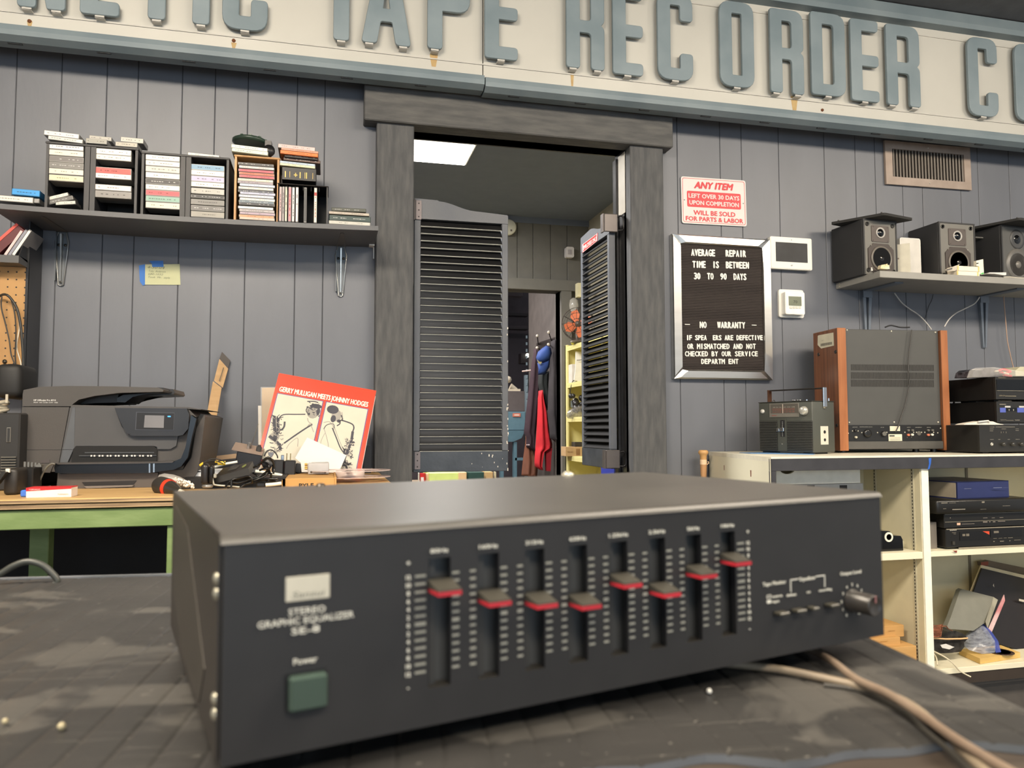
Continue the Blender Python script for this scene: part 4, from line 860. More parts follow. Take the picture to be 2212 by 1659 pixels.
for y, r in ((505, .004), (545, .003), (568, .003)): q = W(*o7(442, y), 2.50); b.cyl(q, q+Vector((-.008, 0, 0)), r, n=10)
part('jack', b, C(214, 176, 100, .3, metal=.8), t, w=1)
# tape reel
t = thing('tape_reel', 'clear plastic tape reel lying flat at the right end of the bench', 'reel', W(*o7(1120, 745), 2.5))
rc = W(*o7(1100, 690), 2.5); zr = W(*o7(1400, 690), 2.5).z; rc = Vector((W(*o7(1080, 700), 2.5).x, 2.5, BZ))
for z, lb in ((BZ+.034, 0), (BZ+.014, 1)):
    b = MB(); n = 40; vs = []; fs = []
    RR = .127; RI = .09
    for i in range(n):
        a = 2*PI*i/n
        for r, dz in ((RR, 0), (RI, 0), (RI, .002), (RR, .002)): vs.append((rc.x+r*math.cos(a), rc.y+.0+r*math.sin(a)*.7, z+dz))
    for i in range(n):
        j = (i+1) % n
        for q in range(4): fs.append((4*i+q, 4*i+(q+1) % 4, 4*j+(q+1) % 4, 4*j+q))
    b.add(vs, fs)
    for s in range(3):
        a = 2*PI*s/3+.4; b.box(0, -.01, 0, .1, .01, .002, T=Matrix.Translation((rc.x, rc.y, z)) @ Matrix.Rotation(a, 4, 'Z'))
    part('flange', b, mat('reel_plastic', (226, 206, 200), .1, alpha=.6), t, w=1)
b = MB(); b.lathe([(.045, 0), (.045, .02), (.03, .021)], (rc.x, rc.y, BZ+.014), 'z', 24); part('hub', b, C(198, 180, 172, .3), t, w=1)
# ---- clutter of adapters
o8 = lambda x, y: (400+x/8.508, 950+y/8.508)
def p8(x, y, Y): return W(*o8(x, y), Y)
def slab(name, label, cat, tl, tr, Yf, h, dep, mt, T=None, group=None, rise=0):
    # box whose upper front edge runs from tl to tr (crop pixels), h deep downwards, dep backwards
    a = p8(*tl, Yf); c = p8(*tr, Yf); ux = (c-a); L = ux.length; ux.normalize(); uz = Vector((0, -1, 0)).cross(ux)*-1
    uz = ux.cross(Vector((0, 1, 0))); uyv = (Vector((0, 1, 0))+Vector((0, 0, rise))).normalized(); uz = ux.cross(uyv)
    Mx = Matrix((ux, uyv, uz)).transposed().to_4x4(); Mx.translation = a
    t = thing(name, label, cat, T=Mx, group=group); b = MB(); b.box(0, 0, -h, L, dep, 0, bev=.003); part('body', b, mt, t); return t, L
# projector-like pedal box (upper middle)
t, L = slab('speaker_box', 'slate black ribbed box with a beige top under the antenna', 'box', (960, 205), (1415, 290), 2.62, .045, .09, C(52, 54, 60, .5), rise=.25)
b = MB(); b.box(-.018, -.002, .0, L, .085, .0035); part('beige_top', b, C(150, 132, 120, .6), t)
b = MB(); b.box(L*.3, .03, .004, L*.42, .05, .022, bev=.001); part('metal_plug', b, 'chrome', t)
b = MB(); b.cyl((L*.8, .03, .004), (L*.8, .03, .018), .009, n=12); b.cyl((L*.8, .03, .018), (L*.8, .03, .024), .005, n=12); part('rubber_knob', b, C(70, 70, 70, .5), t)
cable([p8(1200, 165, 2.66), p8(1252, 0, 2.70), W(*o6(1010, 750), 2.74)], .0016, 'thin metal antenna rod rising from the slate black box', 'steel', 'antenna', n=6, name='antenna')
t, L = slab('wall_adapter', 'black wall adapter with two prongs up, left of a near twin', 'adapter', (1600, 375), (1815, 378), 2.5, .05, .05, C(40, 40, 42, .5), group='wall adapters')
b = MB(); b.box(L*.72, .01, 0, L*.98, .03, .016, bev=.001); part('metal_plug', b, 'chrome', t)
t, L = slab('wall_adapter', 'black wall adapter beside the kraft carton with upright prongs', 'adapter', (1825, 380), (2030, 385), 2.49, .05, .05, C(36, 36, 38, .5), group='wall adapters')
b = MB()
for x in (.12, .45): b.box(L*x, .012, 0, L*x+.0035, .014, .022)
part('prong', b, C(170, 150, 110, .3, metal=.9), t)
t, L = slab('wall_adapter', 'dark ridged adapter tilted behind the two wall adapters', 'adapter', (2030, 430), (2165, 455), 2.54, .03, .05, C(44, 46, 50, .5), group='wall adapters')
t = thing('adapter_coil', 'grey stranded adapter plugs heaped above the wall adapters', 'cable', p8(1580, 290, 2.58))
b = MB(); b.tube(smooth_path([p8(*q, 2.58) for q in ((1450, 300), (1500, 215), (1570, 185), (1640, 220), (1690, 290), (1700, 340))]), .0022, 8); part('lead', b, C(60, 60, 62), t, w=1)
b = MB()
for x, y in ((1555, 260), (1600, 255), (1580, 290)): b.box(p8(x-25, y, 2.57).x, 2.565, p8(x, y+35, 2.57).z, p8(x+20, y, 2.57).x, 2.585, p8(x, y-30, 2.57).z, bev=.002)
part('plug', b, C(118, 122, 130, .5), t, w=1)
# black bell-shaped adapter
b = MB(); c0 = p8(1420, 470, 2.5); b.tube([c0, p8(1520, 430, 2.5), p8(1600, 470, 2.5)], [.012, .022, .018], 16); solo('desk_microphone_base', b, C(26, 26, 28, .4), 'black rounded plug cover behind the coiled black cords', 'cover')
# laptop brick
t = thing('power_brick', 'large black power brick tilted over the tangled black cords', 'adapter', p8(900, 700, 2.3))
A, B_, C_, D_ = p8(530, 690, 2.28), p8(1160, 520, 2.26), p8(1240, 395, 2.34), p8(700, 520, 2.36)
dn = [p8(545, 810, 2.275), p8(1190, 640, 2.255), p8(1275, 510, 2.335), p8(720, 640, 2.355)]
b = MB(); b.add([A, B_, C_, D_]+dn, [(0, 1, 2, 3), (0, 4, 5, 1), (1, 5, 6, 2), (2, 6, 7, 3), (3, 7, 4, 0), (4, 7, 6, 5)]); part('body', b, C(32, 30, 28, .4), t, w=1)
def bil(u, v, e=.0008): 
    p = A*(1-u)*(1-v)+B_*u*(1-v)+C_*u*v+D_*(1-u)*v; return p+Vector((0, -.0005, e))
b = MB(); b.add([bil(.3, .35), bil(.6, .35), bil(.6, .8), bil(.3, .8)], [(0, 1, 2, 3)]); part('rating_label', b, C(62, 60, 56, .5), t, w=1)
b = MB(); cc = [bil(.8+.06*math.cos(a), .5+.22*math.sin(a), .001) for a in [2*PI*i/14 for i in range(14)]]; b.add(cc, [tuple(range(14))]); part('round_sticker', b, C(120, 126, 70), t, w=1)
# roll of black tape
t = thing('cable_spool', 'black plastic spool standing on edge among the bench clutter', 'spool', p8(400, 850, 2.25))
b = MB(); P0, P1 = p8(330, 640, 2.3), p8(470, 640, 2.24)
b.box(p8(290, 600, 2.26).x, 2.25, p8(300, 830, 2.26).z, p8(440, 600, 2.26).x, 2.29, p8(300, 440, 2.26).z, bev=.012, seg=3); part('rim', b, C(36, 33, 33, .35), t, w=1)
b = MB(); b.box(p8(440, 600, 2.25).x, 2.245, p8(450, 800, 2.25).z, p8(520, 600, 2.25).x, 2.28, p8(450, 480, 2.25).z, bev=.006, seg=2); part('side_plate', b, C(22, 21, 21, .3), t, w=1)
b = MB(); b.tube(smooth_path([p8(*q, 2.25) for q in ((500, 700), (520, 790), (540, 825), (640, 840), (800, 850), (1000, 870))]), .0025, 8); b.box(p8(530, 600, 2.25).x, 2.24, p8(530, 700, 2.25).z, p8(585, 600, 2.25).x, 2.25, p8(530, 620, 2.25).z, bev=.002); part('metal_lead', b, C(178, 174, 160, .3, metal=.4), t, w=1)
b = MB(); q = p8(410, 880, 2.2); b.lathe([(.012, 0), (.015, .004), (.012, .008), (.006, .009)], q, 'z', 18); solo('steel_ring', b, 'steel', 'shiny steel ring just behind the equalizer top edge', 'ring')
# white box behind
t = thing('label_box', 'white and black printed box half hidden behind the black spool', 'box', p8(200, 700, 2.4))
X0, X1, Z0, Z1 = R(*o8(105, 560), *o8(700, 800), 2.42); b = MB(); b.box(X0, 2.42, BZ+.003, X1, 2.52, Z1, bev=.001); part('box', b, C(216, 218, 220, .5), t, w=1)
b = MB(); Xa, Xb, Za, Zb = R(*o8(215, 680), *o8(290, 790), 2.4195); b.box(Xa, 2.419, Za, Xb, 2.4202, Zb); Xa, Xb, Za, Zb = R(*o8(200, 575), *o8(285, 596), 2.4195); b.box(Xa, 2.419, Za, Xb, 2.4202, Zb); Xa, Xb, Za, Zb = R(*o8(100, 560), *o8(125, 800), 2.4195); b.box(Xa, 2.419, Za, Xb, 2.4202, Zb); part('black_print', b, 'ink', t, w=1)
for pts, lb in (([(540, 500), (640, 470), (760, 440), (880, 420), (960, 405)], 'white flat cable crossing behind the power brick'), ([(1290, 580), (1400, 590), (1560, 620), (1700, 640), (1780, 660)], 'white cable behind the tangled cords near the carton'), ([(1480, 830), (1560, 825), (1660, 815), (1770, 800)], 'thick white cable emerging left of the kraft carton')):
    cable([p8(x, y, 2.4 if lb[0] == 'w' else 2.22) for x, y in pts], .004 if 'flat' in lb else .005, lb, C(222, 220, 206, .4), group='white cables in the clutter')
t = thing('yellow_plugs', 'yellow tipped leads lying over the black spool', 'cable', p8(650, 440, 2.4))
b = MB(); b.tube([p8(270, 475, 2.4), p8(340, 440, 2.4)], [.004, .006], 10); b.tube([p8(600, 440, 2.4), p8(740, 430, 2.4)], [.006, .007], 10); b.tube([p8(550, 400, 2.4), p8(600, 405, 2.4)], .004, 10); part('plug', b, C(226, 190, 60, .4), t, w=1)
b = MB()
for pp in (((330, 440), (430, 370), (560, 350), (680, 380), (740, 430)), ((400, 400), (500, 380), (600, 400), (700, 440))): b.tube(smooth_path([p8(*q, 2.38) for q in pp]), .0016, 6)
part('lead', b, C(34, 33, 32), t, w=1)
# tangled black cords
random.seed(11)
b = MB()
paths = [((1260, 510), (1320, 470), (1390, 430), (1470, 350), (1540, 330), (1610, 400), (1640, 520), (1620, 620)), ((1390, 420), (1450, 410), (1520, 450), (1540, 510), (1490, 590), (1380, 680), (1220, 720), (1000, 790), (880, 780)),
         ((1560, 590), (1470, 660), (1350, 720), (1150, 790), (1020, 870)), ((1530, 570), (1400, 650), (1280, 700), (1100, 710), (960, 730), (880, 790), (850, 870)), ((900, 720), (1050, 720), (1200, 700), (1300, 710)),
         ((740, 880), (780, 800), (880, 730), (1050, 690), (1180, 670), (1240, 740), (1230, 790)), ((1580, 620), (1570, 700), (1500, 790)), ((770, 840), (790, 890)), ((1440, 730), (1560, 750), (1680, 760), (1750, 770)),
         ((1250, 610), (1330, 660), (1350, 740), (1330, 790)), ((850, 740), (846, 880)), ((1010, 880), (1100, 820), (1260, 780), (1400, 740), (1520, 720), (1700, 720)), ((1370, 560), (1470, 530), (1540, 560), (1560, 620))]
for i, pp in enumerate(paths): b.tube(smooth_path([p8(*q, 2.24+.012*(i % 5)+.01*math.sin(j*1.3+i)) for j, q in enumerate(pp)], 5), .0030, 8)
b.box(p8(1310, 770, 2.24).x, 2.23, p8(1310, 870, 2.24).z, p8(1480, 770, 2.24).x, 2.25, p8(1310, 780, 2.24).z, bev=.003)
solo('cord_tangle', b, C(22, 22, 22, .25), 'tangle of glossy black power cords on the bench', 'cable', kind='stuff')
b = MB(); X0, X1, Z0, Z1 = R(*o8(130, 700), *o8(1900, 900), 2.5); b.box(X0, 2.30, BZ+.0005, X1, 2.6, BZ+.028); b.v = b.v
solo('tool_tray', b, C(24, 24, 26, .5), 'low black tray under the clutter of cords and adapters', 'tray')
# ================================================================== signs and devices right of the doorway
o1 = lambda x, y: (1430+x/3.5306, 370+y/3.5306)
YS = D-.006
t = thing('notice_sign', 'small white metal notice with red lettering and red border on the grey wall', 'sign', W(1542, 435, YS))
c4 = [W(*o1(x, y), YS) for x, y in ((145, 38), (638, 72), (647, 424), (152, 396))]
ux = (c4[1]-c4[0]); w_ = ux.length; ux.normalize(); uz = (c4[0]-c4[3]); h_ = uz.length; uz = (uz-ux*uz.dot(ux)).normalized()
Ts = Matrix((ux, -ux.cross(uz)*1, uz)).transposed().to_4x4(); Ts.translation = c4[3]
def put(mb): mb.v = [Ts @ Vector(v) for v in mb.v]; return mb
b = MB(); b.prism(rrect(0, 0, w_, h_, .012), -.001, .001, 'y'); part('plate', put(b), 'paper', t, w=1)
b = MB()
def ring(b, x0, y0, x1, y1, r, th, y):
    o = rrect(x0, y0, x1, y1, r); i = rrect(x0+th, y0+th, x1-th, y1-th, r-th*.5); n = len(o)
    b.add([(p, y, q) for p, q in o]+[(p, y, q) for p, q in i], [(k, (k+1) % n, (k+1) % n+n, k+n) for k in range(n)])
ring(b, .006, .006, w_-.006, h_-.006, .01, .002, -.0014); part('border', put(b), 'signred', t, w=1)
b = MB(); b.prism(rrect(w_*.085, h_*.36, w_*.915, h_*.70, .008), -.0016, -.001, 'y'); part('red_panel', put(b), 'signred', t, w=1)
b = MB(); kw = dict(bold=.03)
def st(b, s, y, h, w, **k): text(b, s, (w_/2-w_*w/2, -.0018, h_*y), (1, 0, 0), (0, 0, 1), h_*h, w_*w, **k)
st(b, 'ANY ITEM', .765, .145, .60, bold=.075, shear=.25); st(b, 'WILL BE SOLD', .195, .10, .64, bold=.05); st(b, 'FOR PARTS & LABOR', .065, .095, .88, bold=.05); part('red_lettering', put(b), 'signred', t, w=1)
b = MB(); st(b, 'LEFT OVER 30 DAYS', .555, .095, .78, bold=.04); st(b, 'UPON COMPLETION', .41, .095, .76, bold=.04); part('white_lettering', put(b), 'paper', t, w=1)
b = MB()
for x in (.045, .955): b.lathe([(.003, 0), (.002, .0015), (0, .002)], (w_*x, -.001, h_*.5), '-y', 10)
part('screw', put(b), 'steel', t, w=1)
# ---- letter board
YB = 3.02
c4 = [W(*o1(x, y), YB) for x, y in ((78, 484), (828, 510), (848, 1584), (98, 1590))]
x0, x1 = (c4[0].x+c4[3].x)/2, (c4[1].x+c4[2].x)/2; z0, z1 = (c4[2].z+c4[3].z)/2, (c4[0].z+c4[1].z)/2
t = thing('letter_board', 'black felt letter board in a polished aluminium frame with white changeable letters', 'letter board', ((x0+x1)/2, D, z0))
fw = .040
for poly, nm in (([(x0, z0), (x0, z1), (x0+fw, z1-fw), (x0+fw, z0+fw)], 0), ([(x1, z0), (x1-fw, z0+fw), (x1-fw, z1-fw), (x1, z1)], 0), ([(x0, z1), (x1, z1), (x1-fw, z1-fw), (x0+fw, z1-fw)], 0), ([(x0, z0), (x0+fw, z0+fw), (x1-fw, z0+fw), (x1, z0)], 0)):
    b = MB(); b.prism(poly, YB+.004, YB+.028, 'y')
    cx, cz = sum(p for p, _ in poly)/4, sum(q for _, q in poly)/4
    # raised rounded face
    b.add([((p-cx)*.9+cx if 0 else p, YB+.004, q) for p, q in poly]+[(p+(cx-p)*.12, YB-.002, q+(cz-q)*.04 if abs(poly[0][0]-poly[1][0]) < .01 else q+(cz-q)*.3) if 1 else None for p, q in poly],
          [(0, 1, 5, 4), (1, 2, 6, 5), (2, 3, 7, 6), (3, 0, 4, 7), (4, 5, 6, 7)])
    part('frame_rail', b, 'alu', t, w=1)
b = MB(); b.box(x0+fw-.004, YB+.012, z0+fw-.004, x1-fw+.004, YB+.02, z1-fw+.004)
part('felt', b, mat('felt_grooved', (52, 46, 44), .95, var=.1, wave=('Z', 42), bump=1.0), t, w=1)
b = MB(); n = 78; fz0, fz1 = z0+fw, z1-fw
for i in range(n):
    z = fz0+(fz1-fz0)*(i+.5)/n; b.box(x0+fw, YB+.0098, z-.0022, x1-fw, YB+.0122, z+.0022)
part('felt_rib', b, C(58, 51, 48, .95), t, w=1, kind='stuff')
def board_line(s, xa, xb, ya, yb, hp):
    n = len(s)
    for i, ch in enumerate(s):
        if ch == ' ': continue
        u = (i+.5)/n; cx = xa+(xb-xa)*u; cy = ya+(yb-ya)*u
        p = W(*o1(cx, cy), YB+.008); h = hp/3.53/F*3.2*1.2
        b = MB(); wd = (xb-xa)/n*.86/3.53/F*3.3*(.3 if ch in 'I' else 1.12 if ch in 'MW' else 1.0)
        if ch == '-': b.box(p.x-.012, p.y-.001, p.z-.0015, p.x+.012, p.y, p.z+.0015)
        else: text(b, ch, (p.x-wd/2, p.y, p.z-h/2), (1, 0, 0), (0, 0, 1), h, wd, bold=.06)
        part('letter', b, 'bone', t, w=1)
for a in (('AVERAGE   REPAIR', 222, 642, 617, 628, 46), ('TIME  IS  BETWEEN', 232, 664, 708, 716, 46), ('30  TO  90  DAYS', 243, 645, 797, 804, 44), ('-   NO   WARRANTY  -', 180, 716, 1168, 1174, 43),
          ('IF SPEA  ERS ARE DEFECTIVE', 184, 770, 1268, 1268, 34), ('OR MISMATCHED AND NOT', 192, 716, 1334, 1334, 36), ('CHECKED BY OUR SERVICE', 174, 732, 1391, 1391, 34), ('DEPARTM ENT', 298, 584, 1449, 1449, 34)): board_line(*a)
# ---- alarm panel
YA = 3.022
X0, X1, Z0, Z1 = R(*o1(826, 505), *o1(1143, 748), YA)
t = thing('alarm_panel', 'white touch-screen alarm panel hanging beside the letter board', 'alarm panel', ((X0+X1)/2, D, Z0))
b = MB(); b.prism(rrect(X0, Z0, X1, Z1, .008), YA, D-.008, 'y'); b.prism(rrect(X0+.003, Z0+.003, X1-.003, Z1-.003, .008), YA-.002, YA, 'y'); part('case', b, 'bone', t, w=1)
xa, xb, za, zb = R(*o1(869, 545), *o1(1110, 692), YA-.003); b = MB(); b.box(xa, YA-.0028, za, xb, YA-.0015, zb); part('screen', b, mat('dark_screen', (30, 31, 34), .5, var=.5, scale=12), t, w=1)
b = MB(); q = W(*o1(988, 524), YA-.002); b.lathe([(.0022, 0), (0, .0004)], q, '-y', 10); q = W(*o1(972, 524), YA-.002); b.lathe([(.0012, 0), (0, .0004)], q, '-y', 8); part('camera_dot', b, C(90, 90, 90), t, w=1)
b = MB(); wtext(b, 'ADT', 1430+983/3.53, 1430+998/3.53, 370+718/3.53, 2.6, YA-.0026, bold=.03); part('lettering', b, C(120, 124, 130), t, w=1)
# ---- thermostat
X0, X1, Z0, Z1 = R(*o1(886, 905), *o1(1075, 1118), 3.044)
t = thing('thermostat', 'white square wall thermostat with a grey display on a mounting plate', 'thermostat', ((X0+X1)/2, D, Z0))
b = MB(); b.prism(rrect(X0, Z0, X1, Z1, .012), 3.038, D-.001, 'y'); part('mounting_plate', b, 'bone', t, w=1)
xa, xb, za, zb = R(*o1(940, 920), *o1(1088, 1092), 3.008); b = MB(); b.prism(rrect(xa, za, xb, zb, .008), 3.008, 3.038, 'y'); b.prism(rrect(xa+.002, za+.002, xb-.002, zb-.002, .007), 3.0065, 3.008, 'y'); part('body', b, C(240, 238, 230, .4), t, w=1)
xa, xb, za, zb = R(*o1(966, 955), *o1(1063, 1026), 3.0065); b = MB(); b.box(xa, 3.0055, za, xb, 3.0066, zb); part('display', b, C(112, 118, 98, .3), t, w=1)
b = MB(); xa2, xb2, za2, zb2 = R(*o1(1003, 984), *o1(1032, 1006), 3.005); text(b, '70', (xa2, 3.0052, za2), (1, 0, 0), (0, 0, 1), (zb2-za2), (xb2-xa2)); part('digits', b, C(36, 38, 30), t, w=1)
for i in range(4):
    xa, xb, za, zb = R(*o1(972+i*23, 1030), *o1(991+i*23, 1048), 3.0065); b = MB(); b.box(xa, 3.0045, za, xb, 3.0066, zb, bev=.001); part('button', b, C(206, 204, 190, .4), t, w=1)
# ---- vent grille
oR = lambda x, y: (1780+x/4.609, 280+y/4.609)
c4 = [W(*oR(x, y), 3.035) for x, y in ((607, 105), (1457, 180), (1470, 603), (622, 540))]
ux = (c4[1]-c4[0]+c4[2]-c4[3]); w_ = ux.length/2; ux.normalize(); uz = (c4[0]-c4[3]); h_ = (uz.length+(c4[1]-c4[2]).length)/2; uz = (uz-ux*uz.dot(ux)).normalized()
Tv = Matrix((ux, -ux.cross(uz), uz)).transposed().to_4x4(); Tv.translation = c4[3]
t = thing('air_vent', 'wall air vent with a tan painted frame and dark vertical louvres', 'vent', T=Tv)
VF = mat('vent_tan', (150, 134, 122), .5, rgb2=(166, 150, 138)); bx = .038
for poly in ([(0, 0), (0, h_), (bx, h_-bx), (bx, bx)], [(w_, 0), (w_-bx, bx), (w_-bx, h_-bx), (w_, h_)], [(0, h_), (w_, h_), (w_-bx, h_-bx), (bx, h_-bx)], [(0, 0), (bx, bx), (w_-bx, bx), (w_, 0)]):
    b = MB(); b.prism(poly, 0, .012, 'y'); part('frame_rail', b, VF, t)
b = MB(); b.box(bx, .012, bx, w_-bx, .0135, h_-bx); part('dark_backing', b, C(54, 48, 43, .8), t)
for i in range(23):
    x = bx+(w_-2*bx)*(i+.5)/23; b = MB(); b.box(-.0034, 0, 0, .0034, .009, h_-2*bx, T=Matrix.Translation((x, .002, bx)) @ Matrix.Rotation(-.6, 4, 'Z')); part('louvre', b, C(104, 95, 86, .5), t)
b = MB()
for x, z in ((w_/2, h_-bx/2), (w_/2, bx/2)): b.lathe([(.004, 0), (.003, .002), (0, .0025)], (x, 0, z), '-y', 10)
part('screw', b, C(190, 184, 174, .3, metal=.6), t)
# ================================================================== right shelf with speakers
RF = 2.76; rz1 = W(1901, 584.5, RF).z; rz0 = W(1901, 599, RF).z; rx0 = W(1901, 590, RF).x
t = thing('wall_shelf', 'light grey wall shelf on the right carrying three small speakers', 'shelf', (3.0, 2.9, rz0))
b = MB(); b.box(rx0, RF, rz0, 4.2, D, rz1, bev=.0015); part('board', b, 'shelf2', t, w=1)
b = MB()
for y_ in (.0, .012): b.box(rx0-.0006, D-.03, rz0+.008+y_, rx0, D-.022, rz0+.011+y_)
part('staple', b, C(224, 210, 170), t, w=1)
def ubracket(px, ytop, ybot, lab):
    p = W(px, ytop, D-.012); q = W(px, ybot, D-.012); x = p.x
    t = thing('shelf_bracket', lab, 'bracket', (x, D, q.z), 'metal shelf brackets')
    BG = mat('bracket_blue_grey', (120, 128, 138), .35, .4, var=.05)
    for s in (-1, 1):
        b = MB(); b.add([(x+s*.008, D-.018, rz0-.03), (x+s*.024, D-.018, rz0-.03), (x+s*.008, D-.001, rz0-.03), (x+s*.024, D-.001, rz0-.03), (x+s*.002, D-.012, q.z+.005), (x+s*.010, D-.012, q.z+.005), (x+s*.002, D-.001, q.z+.005), (x+s*.010, D-.001, q.z+.005)],
              [(0, 1, 5, 4), (1, 3, 7, 5), (3, 2, 6, 7), (2, 0, 4, 6), (4, 5, 7, 6), (0, 2, 3, 1)]); part('leg', b, BG, t, w=1)
    b = MB(); pts = [(x, D-.012, rz0-.05), (x, D-.02, rz0-.018), (x, D-.05, rz0-.008), (x, RF+.08, rz0-.005)]
    b.box(x-.022, RF+.07, rz0-.006, x+.022, D-.02, rz0-.0005); b.box(x-.024, D-.022, rz0-.035, x+.024, D-.001, rz0-.0005); part('arm', b, BG, t, w=1)
    b = MB(); b.box(x-.010, D-.008, q.z, x+.010, D, q.z+.02, bev=.003); part('toe', b, BG, t, w=1)
ubracket(1872, 640, 752, 'grey-blue steel bracket under the left end of the speaker shelf'); ubracket(2124, 645, 752, 'grey-blue steel bracket under the right of the speaker shelf')
SPK = mat('speaker_black_vinyl', (46, 46, 47), .55, var=.05); BAF = mat('speaker_baffle', (112, 110, 104), .5, var=.04)
def speaker(label, x0, x1, yf, h, dep, kind=0, rot=0):
    # x0,x1 world X of the front; yf front Y
    w_ = x1-x0; T = Matrix.Translation((x0, yf, rz1)) @ Matrix.Rotation(rot, 4, 'Z')
    t = thing('bookshelf_speaker', label, 'speaker', T=T, group='speakers on the right shelf')
    b = MB(); b.box(0, .008, 0, w_, dep, h, bev=.002); b.box(0, 0, 0, .007, .008, h); b.box(w_-.007, 0, 0, w_, .008, h); b.box(.007, 0, h-.006, w_-.007, .008, h); part('cabinet', b, SPK, t)
    b = MB(); b.box(.007, .002, .002, w_-.007, .009, h-.006); part('baffle', b, BAF if kind == 0 else C(84, 84, 82), t)
    cx = w_/2
    if kind == 0:
        b = MB(); b.prism(rrect(cx-.047, h*.60, cx+.047, h*.895, .006), -.001, .002, 'y'); tp_ = part('tweeter_plate', b, C(84, 76, 72, .5), t)
        tz = h*.765
        b = MB(); b.lathe([(.024, 0), (.024, .003), (.019, .003), (.0175, .001)], (cx, -.001, tz), '-y', 24); part('tweeter_ring', b, C(176, 172, 166, .35), tp_)
        b = MB(); b.lathe([(.0178, .001), (.014, .004), (.008, .006), (0, .007)], (cx, -.001, tz), '-y', 20); part('tweeter_dome', b, 'blackgloss', t)
        b = MB()
        for sx in (-1, 1):
            for sz in (.625, .87): b.lathe([(.0026, 0), (.002, .001), (0, .0012)], (cx+sx*.038, -.001, h*sz), '-y', 8)
        part('plate_screw', b, C(70, 62, 58, .4), t)
        fr = [(cx-.04, h*.03), (cx+.04, h*.03), (cx+.068, h*.13), (cx+.068, h*.47), (cx+.04, h*.57), (cx-.04, h*.57), (cx-.068, h*.47), (cx-.068, h*.13)]
        b = MB(); b.prism(fr, -.002, .002, 'y'); wf_ = part('woofer_frame', b, C(66, 58, 54, .5), t)
        wz = h*.30; r = .056
        b = MB(); b.lathe([(r, .002), (r-.002, .005), (r-.006, .006), (r-.009, .004)], (cx, -.002, wz), '-y', 32); part('surround', b, C(104, 98, 90, .4), wf_)
        b = MB(); b.lathe([(r-.009, .004), (r-.014, .0032), (.024, .0012), (.018, .0008), (.014, .003), (.008, .0052), (0, .006)], (cx, -.002, wz), '-y', 32); part('cone', b, mat('cone_gloss', (30, 28, 26), .12, var=.1), wf_)
        b = MB()
        for sx in (-1, 1):
            for sz in (.07, .53): b.lathe([(.0032, 0), (.0026, .0015), (0, .002)], (cx+sx*.052, -.002, h*(sz)), '-y', 8)
        part('frame_screw', b, C(150, 146, 138, .3, metal=.5), t)
        pegs = [(.022, h-.022), (w_-.022, h-.022), (.022, .02), (w_-.022, .02)]
    else:
        tz = h*.77
        b = MB(); b.lathe([(.045, 0), (.045, .002), (.034, .003), (.026, .001)], (cx, .002, tz), '-y', 28); part('tweeter_plate', b, C(70, 70, 70, .45), t)
        b = MB(); b.lathe([(.021, .001), (.016, .004), (.008, .002), (0, .008)], (cx, .002, tz), '-y', 20); part('tweeter_dome', b, 'blackgloss', t)
        r = .075; wz = h*.32
        b = MB(); b.lathe([(r, 0), (r-.003, .006), (r-.012, .004), (r-.014, .007), (r-.022, .003)], (cx, .002, wz), '-y', 36); part('surround', b, C(100, 98, 94, .4), t)
        b = MB(); b.lathe([(r-.022, .003), (.03, .0008), (.018, .0006)], (cx, .002, wz), '-y', 32); part('cone', b, C(64, 60, 56, .5), t)
        b = MB(); b.lathe([(.019, .0006), (.015, .005), (.008, .008), (0, .009)], (cx, .002, wz), '-y', 20); part('dust_cap', b, C(110, 106, 100, .3), t)
        pegs = []
    if pegs:
        b = MB()
        for x, z in pegs: b.lathe([(.0095, 0), (.009, .003), (.006, .003), (.005, -.004), (0, -.004)], (x, .002, z), '-y', 14)
        part('grille_socket', b, C(28, 27, 26, .3), t)
    return t, T
oS = lambda x, y: (1780+x/8.295, 460+y/8.295)
X0 = W(*oS(712, 600), 2.84).x; X1 = W(*oS(1345, 600), 2.84).x
hS = W(*oS(1000, 120), 2.84).z-rz1
s1, T1 = speaker('small black speaker at the left end of the right shelf, its grille laid on top', X0, X1, 2.84, hS, .2, rot=0.06)
oT = lambda x, y: (1980+x/8.295, 460+y/8.295)
X0 = W(*oT(410, 600), 2.86).x; X1 = W(*oT(1055, 600), 2.86).x
s2, T2 = speaker('small black speaker with no grille on top, middle of the right shelf', X0, X1, 2.86, W(*oT(730, 175), 2.86).z-rz1, .185, rot=0.0)
X0 = W(*oT(1530, 700), 2.84).x
s3, T3 = speaker('dark grey speaker with a larger cone cut by the right picture edge', X0, X0+.2, 2.84, .262, .2, kind=1, rot=.1)
def grille(label, pts, z, th=.011):
    t = thing('speaker_grille', label, 'speaker grille', (sum(p[0] for p in pts)/4, sum(p[1] for p in pts)/4, z), 'grilles laid on speakers')
    b = MB(); b.prism(rpoly([(x, y, .012) for x, y in pts]), z, z+th, 'z'); part('cloth_panel', b, C(44, 43, 42, .85), t, w=1)
    b = MB()
    for x, y in pts:
        cx = sum(p[0] for p in pts)/4; cy = sum(p[1] for p in pts)/4; b.cyl((x+(cx-x)*.2, y+(cy-y)*.2, z+th), (x+(cx-x)*.2, y+(cy-y)*.2, z+th+.008), .004, n=8)
    part('peg', b, C(60, 58, 56), t, w=1)
zt = rz1+hS+.001
ga, gb, gc, gd = ZP(*oS(285, 140), zt+.005), ZP(*oS(690, 95), zt), ZP(*oS(1690, 80), zt+.002), ZP(*oS(1345, 195), zt)
cg = Vector(((T1.translation.x+.085), 2.90, 0))
grille('black cloth speaker grille laid crookedly on the leftmost right-shelf speaker', [(cg.x-.155, 2.965), (cg.x-.03, 2.775), (cg.x+.155, 2.82), (cg.x+.04, 3.02)], zt)
